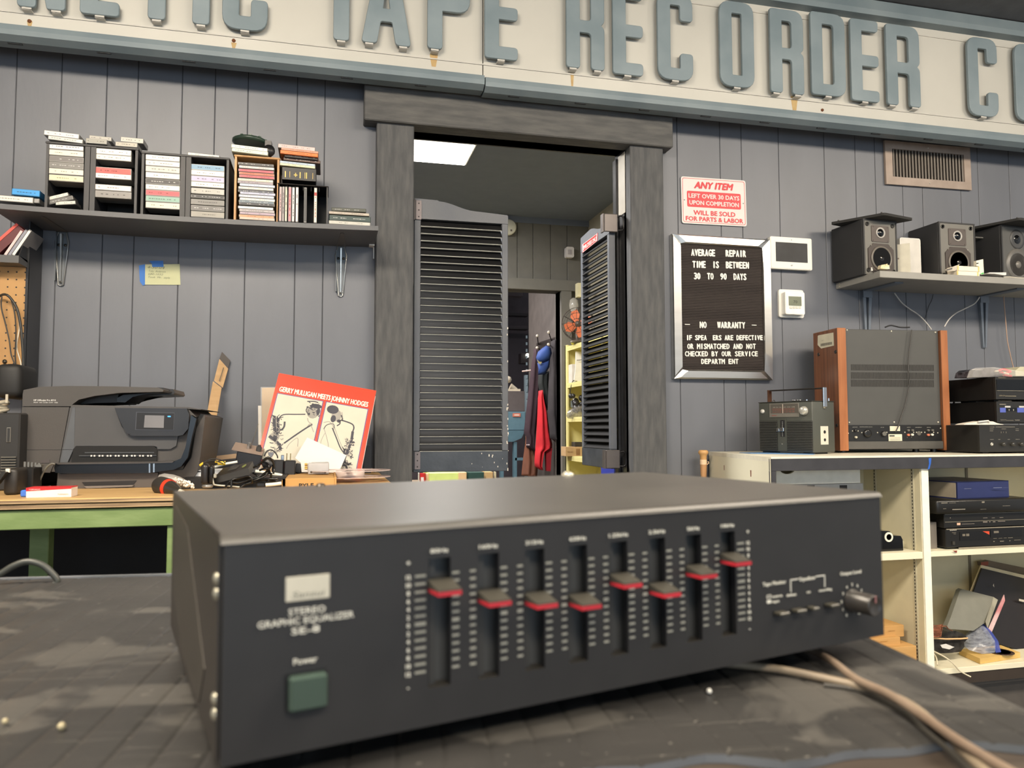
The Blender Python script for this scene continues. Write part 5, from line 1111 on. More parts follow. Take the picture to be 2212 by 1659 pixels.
p3_ = T3.translation
grille('black speaker grille laid on the speaker at the right picture edge', [(p3_.x-.07, 2.98), (p3_.x+.02, 2.76), (p3_.x+.25, 2.79), (p3_.x+.17, 3.03)], rz1+.264)
# things standing on the right shelf
X0, X1, Z0, Z1 = R(*oS(1350, 455), *oS(1718, 1040), 2.93)
t = thing('wireless_router', 'white rounded router-like panel standing between the two front speakers', 'router', ((X0+X1)/2, 2.93, rz1))
b = MB(); b.prism(rrect(X0, rz1, X1, Z1, .012), 2.925, 2.945, 'y'); part('shell', b, C(206, 202, 194, .4), t, w=1)
b = MB(); ring(b, X0, rz1, X1, Z1, .012, .003, 2.9245); part('bright_rim', b, 'bone', t, w=1)
t = thing('cream_box', 'cream upright box in front of the white router-like panel', 'box', (W(*oS(1480, 980), 2.87).x, 2.88, rz1))
xa, xb, za, zb = R(*oS(1350, 560), *oS(1530, 1020), 2.86); xc = W(*oS(1615, 700), 2.86).x
b = MB(); b.prism([(xa, 2.92), (xb, 2.855), (xc, 2.885), (xa+.04, 2.94)], rz1, zb+.006, 'z'); part('box', b, C(214, 208, 190, .6), t, w=1)
b = MB(); b.add([(xa+(xb-xa)*.05, 2.9157, rz1+.087), (xa+(xb-xa)*.45, 2.8897, rz1+.087), (xa+(xb-xa)*.45, 2.8897, rz1+.094), (xa+(xb-xa)*.05, 2.9157, rz1+.094)], [(0, 1, 2, 3)]); part('label_strip', b, C(140, 122, 112), t, w=1)
b = MB()
for pl in ([(985, 1005), (1000, 940), (1090, 925), (1135, 945), (1150, 1010), (1100, 1015)],): b.prism([(W(*oS(x, y), 2.8).x, max(W(*oS(x, y), 2.8).z, rz1)) for x, y in pl], 2.79, 2.81, 'y')
b.prism([(W(*oS(x, y), 2.788).x, W(*oS(x, y), 2.788).z) for x, y in [(1100, 925), (1140, 905), (1120, 940)]], 2.788, 2.79, 'y')
solo('crumpled_tag', b, mat('crumpled_cream', (222, 200, 150), .7, rgb2=(236, 226, 200), scale=80), 'crumpled cream and yellow paper scrap at the shelf front under the left cone', 'paper')
b = MB(); b.prism([(W(1925, 583, 2.8).x, 2.83), (W(1940, 580, 2.78).x, 2.775), (W(1978, 580, 2.78).x, 2.785), (W(1975, 580, 2.85).x, 2.85)], rz1, rz1+.003, 'z'); solo('paper_card', b, C(214, 216, 190), 'thin pale green card flat at the shelf front before the cream box', 'card')
b = MB(); q = ZP(1878, 588, rz1); b.sphere((q.x, 2.785, rz1+.006), .005, 8); b.sphere((q.x, 2.785, rz1+.014), .0035, 8); solo('binding_post', b, 'bone', 'tiny white peg on the shelf under the leftmost speaker', 'peg')
# cream drawer-boxes stack
t = thing('plastic_cases', 'two stacked cream plastic boxes taped at the ends, in front of the middle speaker', 'box', (W(*oT(920, 1050), 2.78).x, 2.8, rz1))
X0, X1, Z0, Z1 = R(*oT(725, 955), *oT(1130, 1095), 2.775)
zm = (rz1+Z1)/2
for a, c in ((rz1, zm-.001), (zm, Z1)):
    b = MB(); b.box(X0, 2.775, a, X1, 2.83, c, bev=.001); part('box', b, C(238, 226, 206, .5), t, w=1)
b = MB()
for xx in (X0+.002, X1-.009): b.box(xx, 2.7745, zm+.001, xx+.007, 2.832, Z1+.0006)
for xx in (X0-.002, X1-.014): b.box(xx, 2.7742, rz1+.001, xx+.007, 2.7752, zm-.002)
part('tape_band', b, C(214, 194, 120), t, w=1)
t = thing('clear_clamshell', 'open clear plastic clamshell leaning left of the cream boxes', 'packaging', (W(*oT(620, 1050), 2.78).x, 2.78, rz1))
b = MB(); pts = [oT(515, 1010), oT(740, 930), oT(770, 915), oT(730, 1000), oT(690, 1040), oT(530, 1035)]; quadpx(b, pts, 2.775, th=.003); part('shell', b, C(196, 188, 172, .25), t, w=1)
b = MB(); quadpx(b, [oT(530, 1012), oT(640, 980), oT(640, 1010), oT(540, 1032)], 2.774, th=.001); part('cut_out', b, C(84, 80, 76), t, w=1)
t = thing('white_card_box', 'white upright card with a black notch and green corner beside the cream boxes', 'card', (W(*oT(1160, 1050), 2.8).x, 2.81, rz1))
b = MB(); pl = [oT(1070, 855), oT(1192, 828), oT(1208, 1100), oT(1125, 1100), oT(1120, 960), oT(1072, 945)]; b.prism([(W(x, y, 2.8).x, max(W(x, y, 2.8).z, rz1)) for x, y in pl], 2.8, 2.815, 'y'); part('card', b, C(236, 230, 210), t, w=1)
b = MB(); quadpx(b, [oT(1130, 1096), oT(1200, 1062), oT(1206, 1096)], 2.7995, th=.0004); part('green_corner', b, C(60, 176, 84), t, w=1)
b = MB(); quadpx(b, [oT(1072, 898), oT(1112, 892), oT(1110, 908), oT(1072, 918)], 2.7995, th=.0004); part('black_notch', b, 'ink', t, w=1)
t = thing('folded_leaflets', 'white folded leaflets lying near the right picture edge on the shelf', 'paper', (W(*oT(1400, 1100), 2.78).x, 2.79, rz1))
b = MB(); pl = [oT(1220, 1095), oT(1270, 1075), oT(1565, 1075), oT(1565, 1118), oT(1545, 1128), oT(1360, 1100)]; b.prism([(W(x, y, 2.77).x, max(W(x, y, 2.77).z, rz1-.004)) for x, y in pl], 2.758, 2.80, 'y'); part('leaflet', b, 'paper', t, w=1)
b = MB(); b.tube(smooth_path([(W(x, 590, 2.78).x, 2.775, rz1+z) for x, z in ((2165, .004), (2180, .006), (2200, .004), (2240, .006))]), .003, 6); part('rolled_edge', b, C(196, 190, 176), t, w=1)
b = MB(); xx, _, zz, z2 = R(*oT(1062, 430), *oT(1270, 452), 2.93); b.box(xx, 2.93, zz, _, 2.97, z2, bev=.001); solo('cover_flap', b, C(120, 118, 112), 'small grey plastic flap sticking out behind the middle speaker', 'flap')
# wires from the right shelf
wy = 3.03
cable([W(x, y, wy) for x, y in ((1932, 633), (1948, 654), (1966, 668), (1984, 680), (2000, 696), (2012, 712))], .0028, 'white cable sloping down left from the speaker shelf to the tape deck', C(196, 192, 186), group=None)
cable([W(x, y, wy-.02) for x, y in ((2116, 642), (2106, 655), (2090, 664), (2066, 676), (2050, 690), (2040, 706))], .0028, 'white cable sloping down right to the tape deck top', C(200, 196, 190))
cable([W(x, y, wy-.02) for x, y in ((2168, 640), (2170, 665), (2173, 700), (2176, 735), (2182, 765), (2190, 798))], .0022, 'thin tan cable hanging below the right of the speaker shelf', C(176, 146, 126))
cable([W(x, y, wy+.01) for x, y in ((2016, 636), (2012, 650), (2006, 662), (1998, 690))], .0015, 'thin black cable on the wall behind the white cables', C(52, 54, 58))
# ================================================================== counter and shelves below
CZ = 1.0185; CF = 2.42
cA = ZP(1664, 987.4, CZ); cB = W(1533, 975.5, 3.03); cx0, cx1 = cA.x, cB.x; CF = cA.y
t = thing('shop_counter', 'cream shelving counter with a black-edged worktop along the right wall', 'counter', (2.6, 2.75, 0))
RXE = 4.3
fz = W(1800, 1015.5, CF).z
b = MB(); b.prism([(cx0, CF), (RXE, CF), (RXE, 3.04), (cx1, 3.04)], CZ-.016, CZ, 'z'); part('worktop', b, mat('worktop_cream', (222, 216, 196), .4), t, w=1)
b = MB(); b.prism([(cx0, CF), (cx0+.02, CF), (cx1+.02, 3.035), (cx1, 3.035)], .0, CZ-.016, 'z'); part('end_panel', b, 'cream', t, w=1)
b = MB()
vs = []
for (x, y) in ((1533, 986), (1560, 989), (1590, 992), (1640, 994)): vs.append(XP(x, y, (cx0+cx1)/2))
b = MB(); 
for u, z, l in ((.28, CZ-.05, .02), (.72, CZ-.055, .024)):
    X = cx1+(cx0-cx1)*u; Y = 3.03+(CF-3.03)*u; b.add([(X-.0008, Y-.004, z), (X-.0008, Y+.004, z), (X-.0008, Y+.003, z-l), (X-.0008, Y-.003, z-l)], [(0, 1, 2, 3)])
part('chip', b, C(120, 70, 50), t, w=1)
b = MB(); b.box(cx0+.001, CF-.004, fz, RXE, CF+.012, CZ-.006, bev=.001); b.box(cx0+.001, CF-.004, .1, W(1675, 1030, CF).x, CF+.012, fz); part('black_fascia', b, mat('fascia_black', (58, 58, 62), .45, rgb2=(48, 48, 52)), t, w=1)
b = MB(); b.box(cx0-.0, CF-.005, CZ-.006, RXE, CF-.001, CZ+.0005); part('edge_trim', b, C(226, 222, 206, .35), t, w=1)
b = MB(); quadpx(b, [(2006, 990), (2012, 989), (2011, 1000), (2008, 1013), (2004, 1014), (2007, 1002)], CF-.0046, th=.0004); part('blue_tape', b, C(40, 96, 190, .6), t, w=1)
PZ = .15
pxd = lambda x: W(x, 1100, CF+.01).x
d1 = pxd(1990); d1b = pxd(2006)
for xa, xb in ((d1, d1b), (pxd(2006)+.88, pxd(2006)+.905)):
    b = MB(); b.box(xa, CF+.012, 0, xb-.001, 2.95, fz-.0); part('upright_panel', b, mat('shelf_side_cream', (214, 206, 176), .5, var=.03), t, w=1)
    b = MB(); b.box(xa+.002, CF+.006, 0, xb, CF+.012, fz); part('front_edge', b, C(240, 236, 220, .4), t, w=1)
BBY = XP(1866, 1040, d1).y
b = MB(); b.box(cx1+.03, BBY, 0, RXE, BBY+.015, CZ-.016); part('back_panel', b, mat('back_panel_cream', (206, 198, 168), .55, var=.03), t, w=1)
for yx in (1892, 1973):
    q = XP(yx, 1100, d1)
    b = MB(); b.box(d1-.003, q.y-.007, .1, d1, q.y+.007, fz-.002); part('slotted_standard', b, C(190, 184, 160, .4), t, w=1)
    b = MB()
    for k in range(70): z = .12+k*.0127; b.box(d1-.0034, q.y-.002, z, d1-.003, q.y+.002, z+.0075)
    part('slot', b, 'ink', t, w=1, kind='stuff')
xx = pxd(2190)+.08
b = MB(); b.box(xx, BBY-.003, .1, xx+.012, BBY, fz)
part('slotted_standard', b, C(120, 112, 96, .5), t, w=1)
# bay shelves
s1z1 = W(1950, 1194, CF+.01).z; s1z0 = W(1950, 1209, CF+.01).z
b = MB(); b.box(cx1+.03, CF+.008, s1z0, d1-.001, BBY, s1z1, bev=.001); part('shelf_board', b, 'cream', t, w=1)
s2z1 = W(2050, 1189.5, CF+.01).z; s2z0 = W(2050, 1201, CF+.01).z
b = MB(); b.box(d1b+.001, CF+.008, s2z0, pxd(2006)+.879, BBY, s2z1, bev=.001); part('shelf_board', b, 'cream', t, w=1)
bz0 = W(2130, 1437, CF).z; bz1 = bz0+.02
bz1 = W(2130, 1437, CF).z
b = MB(); b.box(cx1+.03, CF, bz1-.02, RXE, BBY, bz1, bev=.001); part('bottom_board', b, 'cream', t, w=1)
b = MB(); b.box(cx0+.03, CF+.004, bz1-.06, RXE, CF+.02, bz1-.02); part('kick_rail', b, C(56, 48, 42), t, w=1)
b = MB(); b.box(cx1+.03, CF+.06, 0, RXE, CF+.075, bz1-.06); b.box(cx1+.03, CF+.02, bz1-.075, RXE, CF+.06, bz1-.062); part('kick_board', b, C(84, 80, 76), t, w=1)
# file unit in the first bay
t = thing('file_drawer', 'white file drawer front with a finger notch under the counter', 'drawer', (cx0+.3, CF+.1, s1z1))
ya = CF+.10; xa = W(1677, 1030, ya).x; xb = W(1858, 1030, ya).x; zt = fz-.002; zb = W(1780, 1045, ya).z
n_ = W(1701, 1018, ya).x
b = MB(); pts = [(xa, zb), (xb, zb), (xb, zt), (n_+.03, zt)]+[(n_+.03*math.cos(PI*k/8), zt-.016*math.sin(PI*k/8)) for k in range(9)]+[(xa, zt)]
b.prism(pts, ya, ya+.01, 'y'); part('front', b, C(214, 214, 206, .5), t, w=1)
b = MB(); b.box(xa+.05, ya+.012, zb, xb-.004, BBY-.01, zt-.03); part('box', b, C(60, 60, 60), t, w=1)
t = thing('grey_deck', 'pale grey machine with square black openings under the file drawer', 'box', (cx0+.3, CF+.1, s1z1))
zb2 = s1z1; b = MB(); b.box(xa, ya+.004, zb2+.001, W(1866, 1060, ya).x, BBY-.01, zb-.002); part('case', b, C(150, 152, 152, .5), t, w=1)
b = MB()
for px in (1752, 1822): X0, X1, Z0, Z1 = R(px-8, 1048, px+8, 1058, ya+.003); b.box(X0, ya+.003, Z0, X1, ya+.0045, Z1)
part('opening', b, 'ink', t, w=1)
# tape dispenser
oC = lambda x, y: (1500+x/3.1067, 960+y/3.1067)
t = thing('tape_dispenser', 'black desk tape dispenser on the small cream shelf', 'tape dispenser', (W(1930, 1190, CF+.05).x, CF+.07, s1z1))
b = MB(); pl = [oC(1225, 590), oC(1255, 580), oC(1310, 582), oC(1335, 612), oC(1385, 614), oC(1398, 640), oC(1402, 720), oC(1225, 722)]
b.prism([(W(x, y, CF+.05).x, max(W(x, y, CF+.05).z, s1z1+.001)) for x, y in pl], CF+.05, CF+.10, 'y'); part('body', b, 'blackgloss', t, w=1)
b = MB(); q = W(*oC(1306, 622), CF+.048); b.lathe([(.018, 0), (.018, -.03), (.011, -.03), (.011, 0)], q, '-y', 20); part('tape_roll', b, C(226, 222, 206), t, w=1)
b = MB(); b.prism([(W(x, y, CF+.1).x, max(W(x, y, CF+.1).z, s1z1+.001)) for x, y in (oC(1400, 635), oC(1430, 690), oC(1445, 722), oC(1400, 722))], CF+.105, CF+.107, 'y'); solo('plastic_wedge', b, C(208, 204, 180, .3), 'pale plastic scrap leaning behind the tape dispenser', 'scrap')
# cartons at the base of bay one
def boxr(name, lab, cat, px, Y, dep, mt, zmin=None, group=None):
    X0, X1, Z0, Z1 = R(*px, Y); 
    if zmin is not None: Z0 = zmin
    b = MB(); b.box(X0, Y, Z0, X1, Y+dep, Z1, bev=.001); t = thing(name, lab, cat, ((X0+X1)/2, Y+dep/2, Z0), group); part('box', b, mt, t, w=1); return t, X0, X1, Z0, Z1
t, *_b = boxr('small_carton', 'upper small kraft carton, longer one, stacked at the foot of the counter', 'carton', (1870, 1353, 1953, 1378), CF+.075, .12, 'cardo', group='kraft cartons under the counter')
b = MB(); wtext(b, 'UNIFONIC', 1918, 1934, 1363, 3, CF+.0745); part('lettering', b, C(150, 108, 56), t, w=1)
t, *_b2 = boxr('small_carton', 'lower small kraft carton jutting forward at the counter foot', 'carton', (1870, 1379, 1945, 1399), CF+.05, .14, 'cardo', group='kraft cartons under the counter')
b = MB(); wtext(b, 'UNIFONIC', 1900, 1918, 1386, 3, CF+.0495); part('lettering', b, C(160, 116, 60), t, w=1)
t, *_b3 = boxr('flat_carton', 'flat kraft carton lowest under the two small cartons', 'carton', (1850, 1400, 1980, 1425), CF+.02, .18, 'cardo', zmin=bz1)
# ---- right bay, upper shelf: players
oE = lambda x, y: (1980+x/7.539, 1020+y/7.539)
def RE(x0, y0, x1, y1, Y): return R(*oE(x0, y0), *oE(x1, y1), Y)
BK = C(24, 23, 21, .35); BK2 = C(18, 17, 16, .25)
YP = CF+.03
t = thing('compact_disc_player', 'black disc player with a maker name and red triangle, lowest of the shelf stack', 'player', (3.0, YP+.1, s2z1), 'players stacked on the lower shelf')
X0, X1, Z0, Z1 = RE(480, 900, 1760, 1265, YP)
X1 = X0+.43; zA = Z1
b = MB(); b.box(X0, YP, s2z1+.006, X1, YP+.26, zA, bev=.003); part('case', b, BK, t, w=1)
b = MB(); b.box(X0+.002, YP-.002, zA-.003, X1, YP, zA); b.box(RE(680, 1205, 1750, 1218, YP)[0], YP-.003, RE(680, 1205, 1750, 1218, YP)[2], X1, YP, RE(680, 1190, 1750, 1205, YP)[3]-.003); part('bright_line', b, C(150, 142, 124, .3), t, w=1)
b = MB(); wtext(b, 'SONY', *[1980+v/7.539 for v in (540, 655)], 1020+942/7.539, 3, YP-.0008, bold=.05); part('lettering', b, C(196, 190, 176), t, w=1)
b = MB(); a_ = [W(*oE(x, y), YP-.002) for x, y in ((1075, 962), (1185, 962), (1185, 1018))]; b.add(a_, [(0, 2, 1)]); part('red_triangle', b, C(206, 74, 44), t, w=1)
b = MB()
for q in ((700, 965, 1190, 1105), (1200, 925, 1710, 1050)): x_0, x_1, z_0, z_1 = RE(*q, YP); b.box(x_0, YP-.0015, z_0, x_1, YP, z_1)
part('drawer', b, BK2, t, w=1)
b = MB()
for q in ((570, 980, 635, 988), (595, 1002, 632, 1010), (740, 1005, 785, 1040), (800, 1000, 850, 1040), (1240, 1075, 1300, 1082), (1325, 1072, 1390, 1078), (1410, 1066, 1460, 1072), (1480, 1062, 1560, 1070), (1240, 1120, 1262, 1135), (1350, 1115, 1415, 1130), (1500, 1108, 1522, 1122), (1580, 1100, 1690, 1108), (1250, 955, 1330, 990)):
    x_0, x_1, z_0, z_1 = RE(*q, YP); b.box(x_0, YP-.0022, z_0, x_1, YP-.0014, z_1)
part('small_print', b, C(110, 104, 92), t, w=1)
b = MB(); x_0, x_1, z_0, z_1 = RE(575, 1125, 612, 1180, YP); b.box(x_0, YP-.004, z_0, x_1, YP, z_1); part('power_button', b, C(54, 52, 46), t, w=1)
t = thing('compact_disc_player', 'middle black player of the lower-shelf stack with a small cream sticker', 'player', (3.0, YP+.1, zA), 'players stacked on the lower shelf')
zB = W(*oE(1100, 640+20), YP).z
X0b = W(*oE(450, 800), YP).x
b = MB(); b.box(X0b, YP, zA+.002, X0b+.43, YP+.25, zB, bev=.002); part('case', b, BK, t, w=1)
zm = W(*oE(1100, 790), YP).z
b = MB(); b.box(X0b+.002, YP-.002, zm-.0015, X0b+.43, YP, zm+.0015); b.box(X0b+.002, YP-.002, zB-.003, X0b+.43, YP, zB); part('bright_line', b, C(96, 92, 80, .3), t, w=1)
b = MB(); x_0, x_1, z_0, z_1 = RE(655, 825, 710, 862, YP); b.box(x_0, YP-.001, z_0, x_1, YP, z_1); part('sticker', b, C(214, 176, 150), t, w=1)
b = MB()
for q in ((730, 838, 940, 846), (1080, 740, 1150, 748), (1220, 740, 1270, 747), (1350, 735, 1410, 742), (1080, 800, 1150, 820), (1240, 800, 1280, 815), (1320, 795, 1440, 805), (540, 738, 555, 750), (1180, 800, 1200, 815)): x_0, x_1, z_0, z_1 = RE(*q, YP); b.box(x_0, YP-.001, z_0, x_1, YP, z_1)
part('small_print', b, C(120, 112, 104), t, w=1)
t = thing('video_disc_player', 'wide black disc player on top of the lower-shelf stack under the blue binder', 'player', (3.0, YP+.1, zB), 'players stacked on the lower shelf')
zC = W(*oE(1000, 440), YP-.02).z; X0c = W(*oE(330, 560), YP-.02).x
b = MB(); b.box(X0c, YP-.02, zB+.002, X0c+.435, YP+.26, zC, bev=.008, seg=2); part('case', b, BK, t, w=1)
b = MB()
for q in ((400, 495, 500, 508), (530, 498, 635, 503), (430, 592, 480, 598), (580, 598, 790, 612), (1060, 475, 1102, 500), (1035, 600, 1130, 604), (1400, 545, 1520, 550)): x_0, x_1, z_0, z_1 = RE(*q, YP-.02); b.box(x_0, YP-.0212, z_0, x_1, YP-.02, z_1)
part('small_print', b, C(130, 124, 112), t, w=1)
t, X0, X1, Z0, Z1 = boxr('metal_box', 'plain grey metal box left of the black players', 'box', (2008, 1128, 2024, 1187), CF+.06, .12, C(140, 132, 122, .4, metal=.4), zmin=s2z1)
b = MB(); a_ = [W(*oE(x, y), CF+.002) for x, y in ((590, 1280), (660, 1278), (655, 1315))]; b.add(a_+[q+Vector((0, .001, 0)) for q in a_], [(0, 2, 1), (3, 4, 5), (0, 1, 4, 3), (1, 2, 5, 4), (2, 0, 3, 5)]); solo('red_tag', b, C(130, 50, 40), 'small dark red tag hanging from the shelf edge under the players', 'tag')
# blue binder
t = thing('ring_binder', 'thick blue binder lying on the black players', 'binder', (W(*oE(900, 400), YP).x, YP+.1, zC))
a = W(*oE(160, 120), YP+.1); 
Yb = YP+.0; X0, X1, Z0, Z1 = RE(665, 150, 1575, 410, Yb)
xs0 = W(*oE(150, 250), YP+.16).x
b = MB(); b.prism([(X0, Yb), (X1, Yb+.02), (X1-.02, Yb+.27), (xs0-.04, Yb+.25)], zC, zC+.003, 'z'); b.prism([(X0, Yb), (X1, Yb+.02), (X1-.02, Yb+.27), (xs0-.04, Yb+.25)], Z1-.003, Z1, 'z'); b.prism([(X0, Yb), (X1, Yb+.02), (X1, Yb+.026), (X0, Yb+.006)], zC, Z1, 'z'); part('cover', b, mat('binder_blue', (38, 46, 90), .4, var=.08), t, w=1)
b = MB(); b.prism([(X0-.002, Yb+.008), (X1-.01, Yb+.03), (X1-.03, Yb+.26), (xs0-.03, Yb+.24)], zC+.004, Z1-.004, 'z'); part('page_block', b, C(150, 140, 122, .8), t, w=1)
b = MB()
for q in ((685, 268, 900, 290), (1260, 250, 1400, 275), (1420, 250, 1530, 268)): x_0, x_1, z_0, z_1 = RE(*q, Yb); b.box(x_0, Yb-.0004+.003, z_0+.004, x_1, Yb+.004, z_1)
part('spine_print', b, C(120, 126, 150), t, w=1)
# ---- right bay, bottom shelf
oD = lambda x, y: (1880+x/5.530, 1180+y/5.530)
def pD(x, y, Y): return W(*oD(x, y), Y)
def ZD(x, y, z): return ZP(*oD(x, y), z)
def leaning(name, label, cat, pl, Ys, th, mt, group=None):
    t = thing(name, label, cat, pD(*pl[-1], Ys[-1]), group); y0_, y1_ = min(q[1] for q in pl), max(q[1] for q in pl); a_, c_ = max(Ys), min(Ys); vs = [pD(x, y, a_+(c_-a_)*(y-y0_)/(y1_-y0_)) for x, y in pl]; vs = [Vector((v.x, v.y, max(v.z, bz1+.001))) for v in vs]; n = len(vs)
    b = MB(); b.add(vs+[v+Vector((0, th, 0)) for v in vs], [tuple(range(n)), tuple(range(2*n-1, n-1, -1))]+[(i, i+n, (i+1) % n+n, (i+1) % n) for i in range(n)]); part('cover', b, mt, t, w=1); return t
yb_, yt_ = CF+.14, CF+.24
t = leaning('record_album', 'white album edge behind the large black album on the bottom shelf', 'record', [(1330, 225), (2200, 430), (2100, 1300), (1740, 1265), (1200, 545)], [yt_+.01, yt_+.02, yb_+.03, yb_+.03, yt_-.02], .006, C(222, 208, 172, .6))
t = leaning('record_album', 'large black album leaning on the bottom shelf at the picture edge', 'record', [(1335, 262), (2200, 470), (2100, 1240), (1745, 1240), (1380, 1120), (1235, 545)], [yt_-.004, yt_+.004, yb_, yb_, yb_+.02, yt_-.05], .006, C(34, 30, 30, .3))
b = MB(); b.add([pD(1745, 620, yb_+.06), pD(1840, 640, yb_+.06), pD(1840, 668, yb_+.06), pD(1745, 645, yb_+.06)], [(3, 2, 1, 0)]); b.v = [v+Vector((0, -.012, 0)) for v in b.v]; b.add([pD(1465, 470, yb_+.07), pD(1475, 445, yb_+.07), pD(1480, 490, yb_+.07)], [(2, 1, 0)]); part('small_print', b, C(190, 184, 170), t, w=1)
t = leaning('record_album', 'dark thin albums with a red corner rising behind the black album', 'record', [(1320, 190), (1420, 170), (2200, 330), (2200, 420), (1330, 235)], [yt_+.03]*5, .02, C(96, 84, 70, .5))
b = MB(); quadpx(b, [oD(1322, 192), oD(1410, 180), oD(1412, 228), oD(1325, 235)], yt_+.028, th=.001); part('red_corner', b, C(130, 60, 40), t, w=1)
leaning('magazine', 'red and white curled magazine edge against the black album', 'magazine', [(1600, 580), (1610, 650), (1450, 1030), (1405, 1010), (1500, 800)], [yb_+.0, yb_, yb_-.01, yb_-.01, yb_], .003, mat('magazine_red', (186, 60, 70), .4, rgb2=(224, 206, 204), scale=9))
t = leaning('grey_binder', 'grey file binder leaning among the things on the bottom shelf', 'binder', [(1070, 530), (1100, 512), (1470, 605), (1390, 900), (1230, 1010), (905, 985), (960, 850)], [yb_+.05, yb_+.06, yb_+.05, yb_-.02, yb_-.03, yb_-.02, yb_+.0], .02, C(114, 114, 104, .5))
b = MB(); vs = [pD(1470, 605, yb_+.05), pD(1525, 640, yb_+.055), pD(1400, 985, yb_-.01), pD(1375, 900, yb_-.02)]; b.add(vs+[v+Vector((0, .02, 0)) for v in vs], [(0, 1, 2, 3)][::1]+[(1, 5, 6, 2)]); part('spine', b, C(168, 166, 150, .5), t, w=1)
# tan tray with disc
t = thing('wooden_tray', 'shallow tan box lid holding a disc on the bottom shelf', 'tray', ZD(1400, 1300, bz1))
tp = [ZD(1060, 1235, bz1+.02), ZD(1310, 1345, bz1+.02), ZD(1790, 1270, bz1+.02), ZD(1560, 1185, bz1+.02)]
b = MB(); b.prism([(v.x, v.y) for v in tp], bz1+.001, bz1+.021, 'z'); part('lid', b, mat('tan_card', (206, 170, 98), .7, rgb2=(218, 184, 114)), t, w=1)
t = thing('compact_disc', 'bare disc lying in the tan tray', 'disc', ZD(1600, 1260, bz1+.024)); q = ZD(1600, 1255, bz1+.022)
b = MB(); b.lathe([(.048, 0), (.048, .001), (.012, .001)], (q.x-.02, q.y, bz1+.0215), 'z', 32); part('disc', b, C(60, 44, 36, .15), t, w=1)
b = MB(); b.lathe([(.036, .0015), (.01, .0015)], (q.x-.02, q.y, bz1+.0215), 'z', 28); part('label', b, C(124, 168, 180, .4), t, w=1)
t = thing('zip_bag', 'clear plastic bag with a blue zip edge slumped over the tan tray', 'bag', pD(1330, 1280, CF+.1))
b = MB(); vs = [pD(x, y, CF+dy) for x, y, dy in ((1120, 1080, .14), (1180, 1010, .15), (1330, 915, .15), (1430, 1020, .12), (1510, 1130, .09), (1550, 1280, .06), (1330, 1285, .055), (1180, 1240, .07), (1120, 1190, .1), (1290, 1110, .065))]
b.add(vs, [(i, (i+1) % 9, 9) for i in range(9)], 0, True); part('film', b, mat('bag_film', (178, 184, 196), .2, alpha=.55, rgb2=(110, 116, 134), scale=30, stretch=(1, 1, 5)), t, w=1)
b = MB(); vs = [pD(x, y, CF+dy) for x, y, dy in ((1300, 950, .145), (1340, 915, .15), (1440, 1015, .12), (1520, 1130, .088), (1560, 1282, .055), (1495, 1280, .055), (1450, 1130, .09))]; b.add([v+Vector((0, -.003, 0)) for v in vs], [(0, 1, 2, 6), (6, 2, 3), (6, 3, 4, 5)]); part('blue_edge', b, C(56, 72, 150, .35, alpha=.9), t, w=1)
# copper speaker wire and black bag
t = thing('speaker_wire_bundle', 'bundle of shiny copper speaker wire against the left upright', 'wire', pD(790, 1080, CF+.06))
for i in range(10):
    b = MB(); y0 = 930+i*15; b.tube(smooth_path([pD(700, y0, CF+.05), pD(770, y0+18+3*math.sin(i), CF+.04), pD(840, y0+10, CF+.035), pD(868-3*i, y0+8, CF+.03)]), .0022, 6, 0); part('strand', b, mat('copper', (160, 104, 78), .25, .6, rgb2=(110, 62, 44), scale=60), t, w=1)
b = MB(); b.tube(smooth_path([pD(850, 960, CF+.03), pD(905, 955, CF+.03), pD(930, 985, CF+.03), pD(980, 1010, CF+.05)]), .002, 6); part('loose_end', b, 'c_x' if 0 else MATS['copper'], t, w=1)
t = thing('black_disc_bag', 'black plastic bag of cables with a white tag on the bottom shelf', 'bag', pD(900, 1280, CF+.06))
b = MB(); pl = [(715, 1110), (860, 1060), (930, 1020), (1020, 1010), (1100, 1040), (1150, 1080), (1160, 1110), (1120, 1150), (1125, 1200), (1080, 1260), (960, 1275), (850, 1280), (715, 1255)]
b.prism([(pD(x, y, CF+.06).x, max(pD(x, y, CF+.06).z, bz1)) for x, y in pl], CF+.06, CF+.12, 'y'); part('bag', b, mat('bag_black', (26, 25, 24), .25, rgb2=(60, 58, 56), scale=40, bump=.6, bscale=40), t, w=1)
b = MB(); quadpx(b, [oD(835, 1180), oD(905, 1165), oD(1005, 1205), oD(945, 1232), oD(860, 1215)], CF+.058, th=.0008); part('white_tag', b, 'paper', t, w=1)
b = MB(); b.tube([pD(745, 1098, CF+.05), pD(900, 1108, CF+.045), pD(1080, 1105, CF+.05), pD(1160, 1098, CF+.055)], .003, 8); solo('wooden_dowel', b, C(222, 180, 130), 'thin pale wooden stick lying across the black bag', 'stick')
cable([pD(715, 1232, CF+.05), pD(800, 1275, CF+.03), pD(900, 1330, CF+.01), pD(990, 1400, CF-.006), pD(1060, 1480, CF-.012), pD(1130, 1525, CF-.02), pD(1200, 1560, CF-.03)], .0028, 'longer cream cable trailing over the bottom shelf edge', C(206, 196, 170))
cable([pD(715, 1262, CF+.05), pD(760, 1290, CF+.04), pD(790, 1340, CF+.02), pD(800, 1420, CF+.0)], .0028, 'shorter cream cable curling at the foot of the upright', C(206, 196, 170))
# ================================================================== on the counter: radio
oQ = lambda x, y: (1620+x/5.027, 820+y/5.027)
def RQ(x0, y0, x1, y1, Y): return R(*oQ(x0, y0), *oQ(x1, y1), Y)
YRa = 2.44
pA = W(*oQ(100, 250), YRa+.06); pB = W(*oQ(690, 240), YRa)
a0 = ZP(*oQ(108, 770), CZ+.003); 
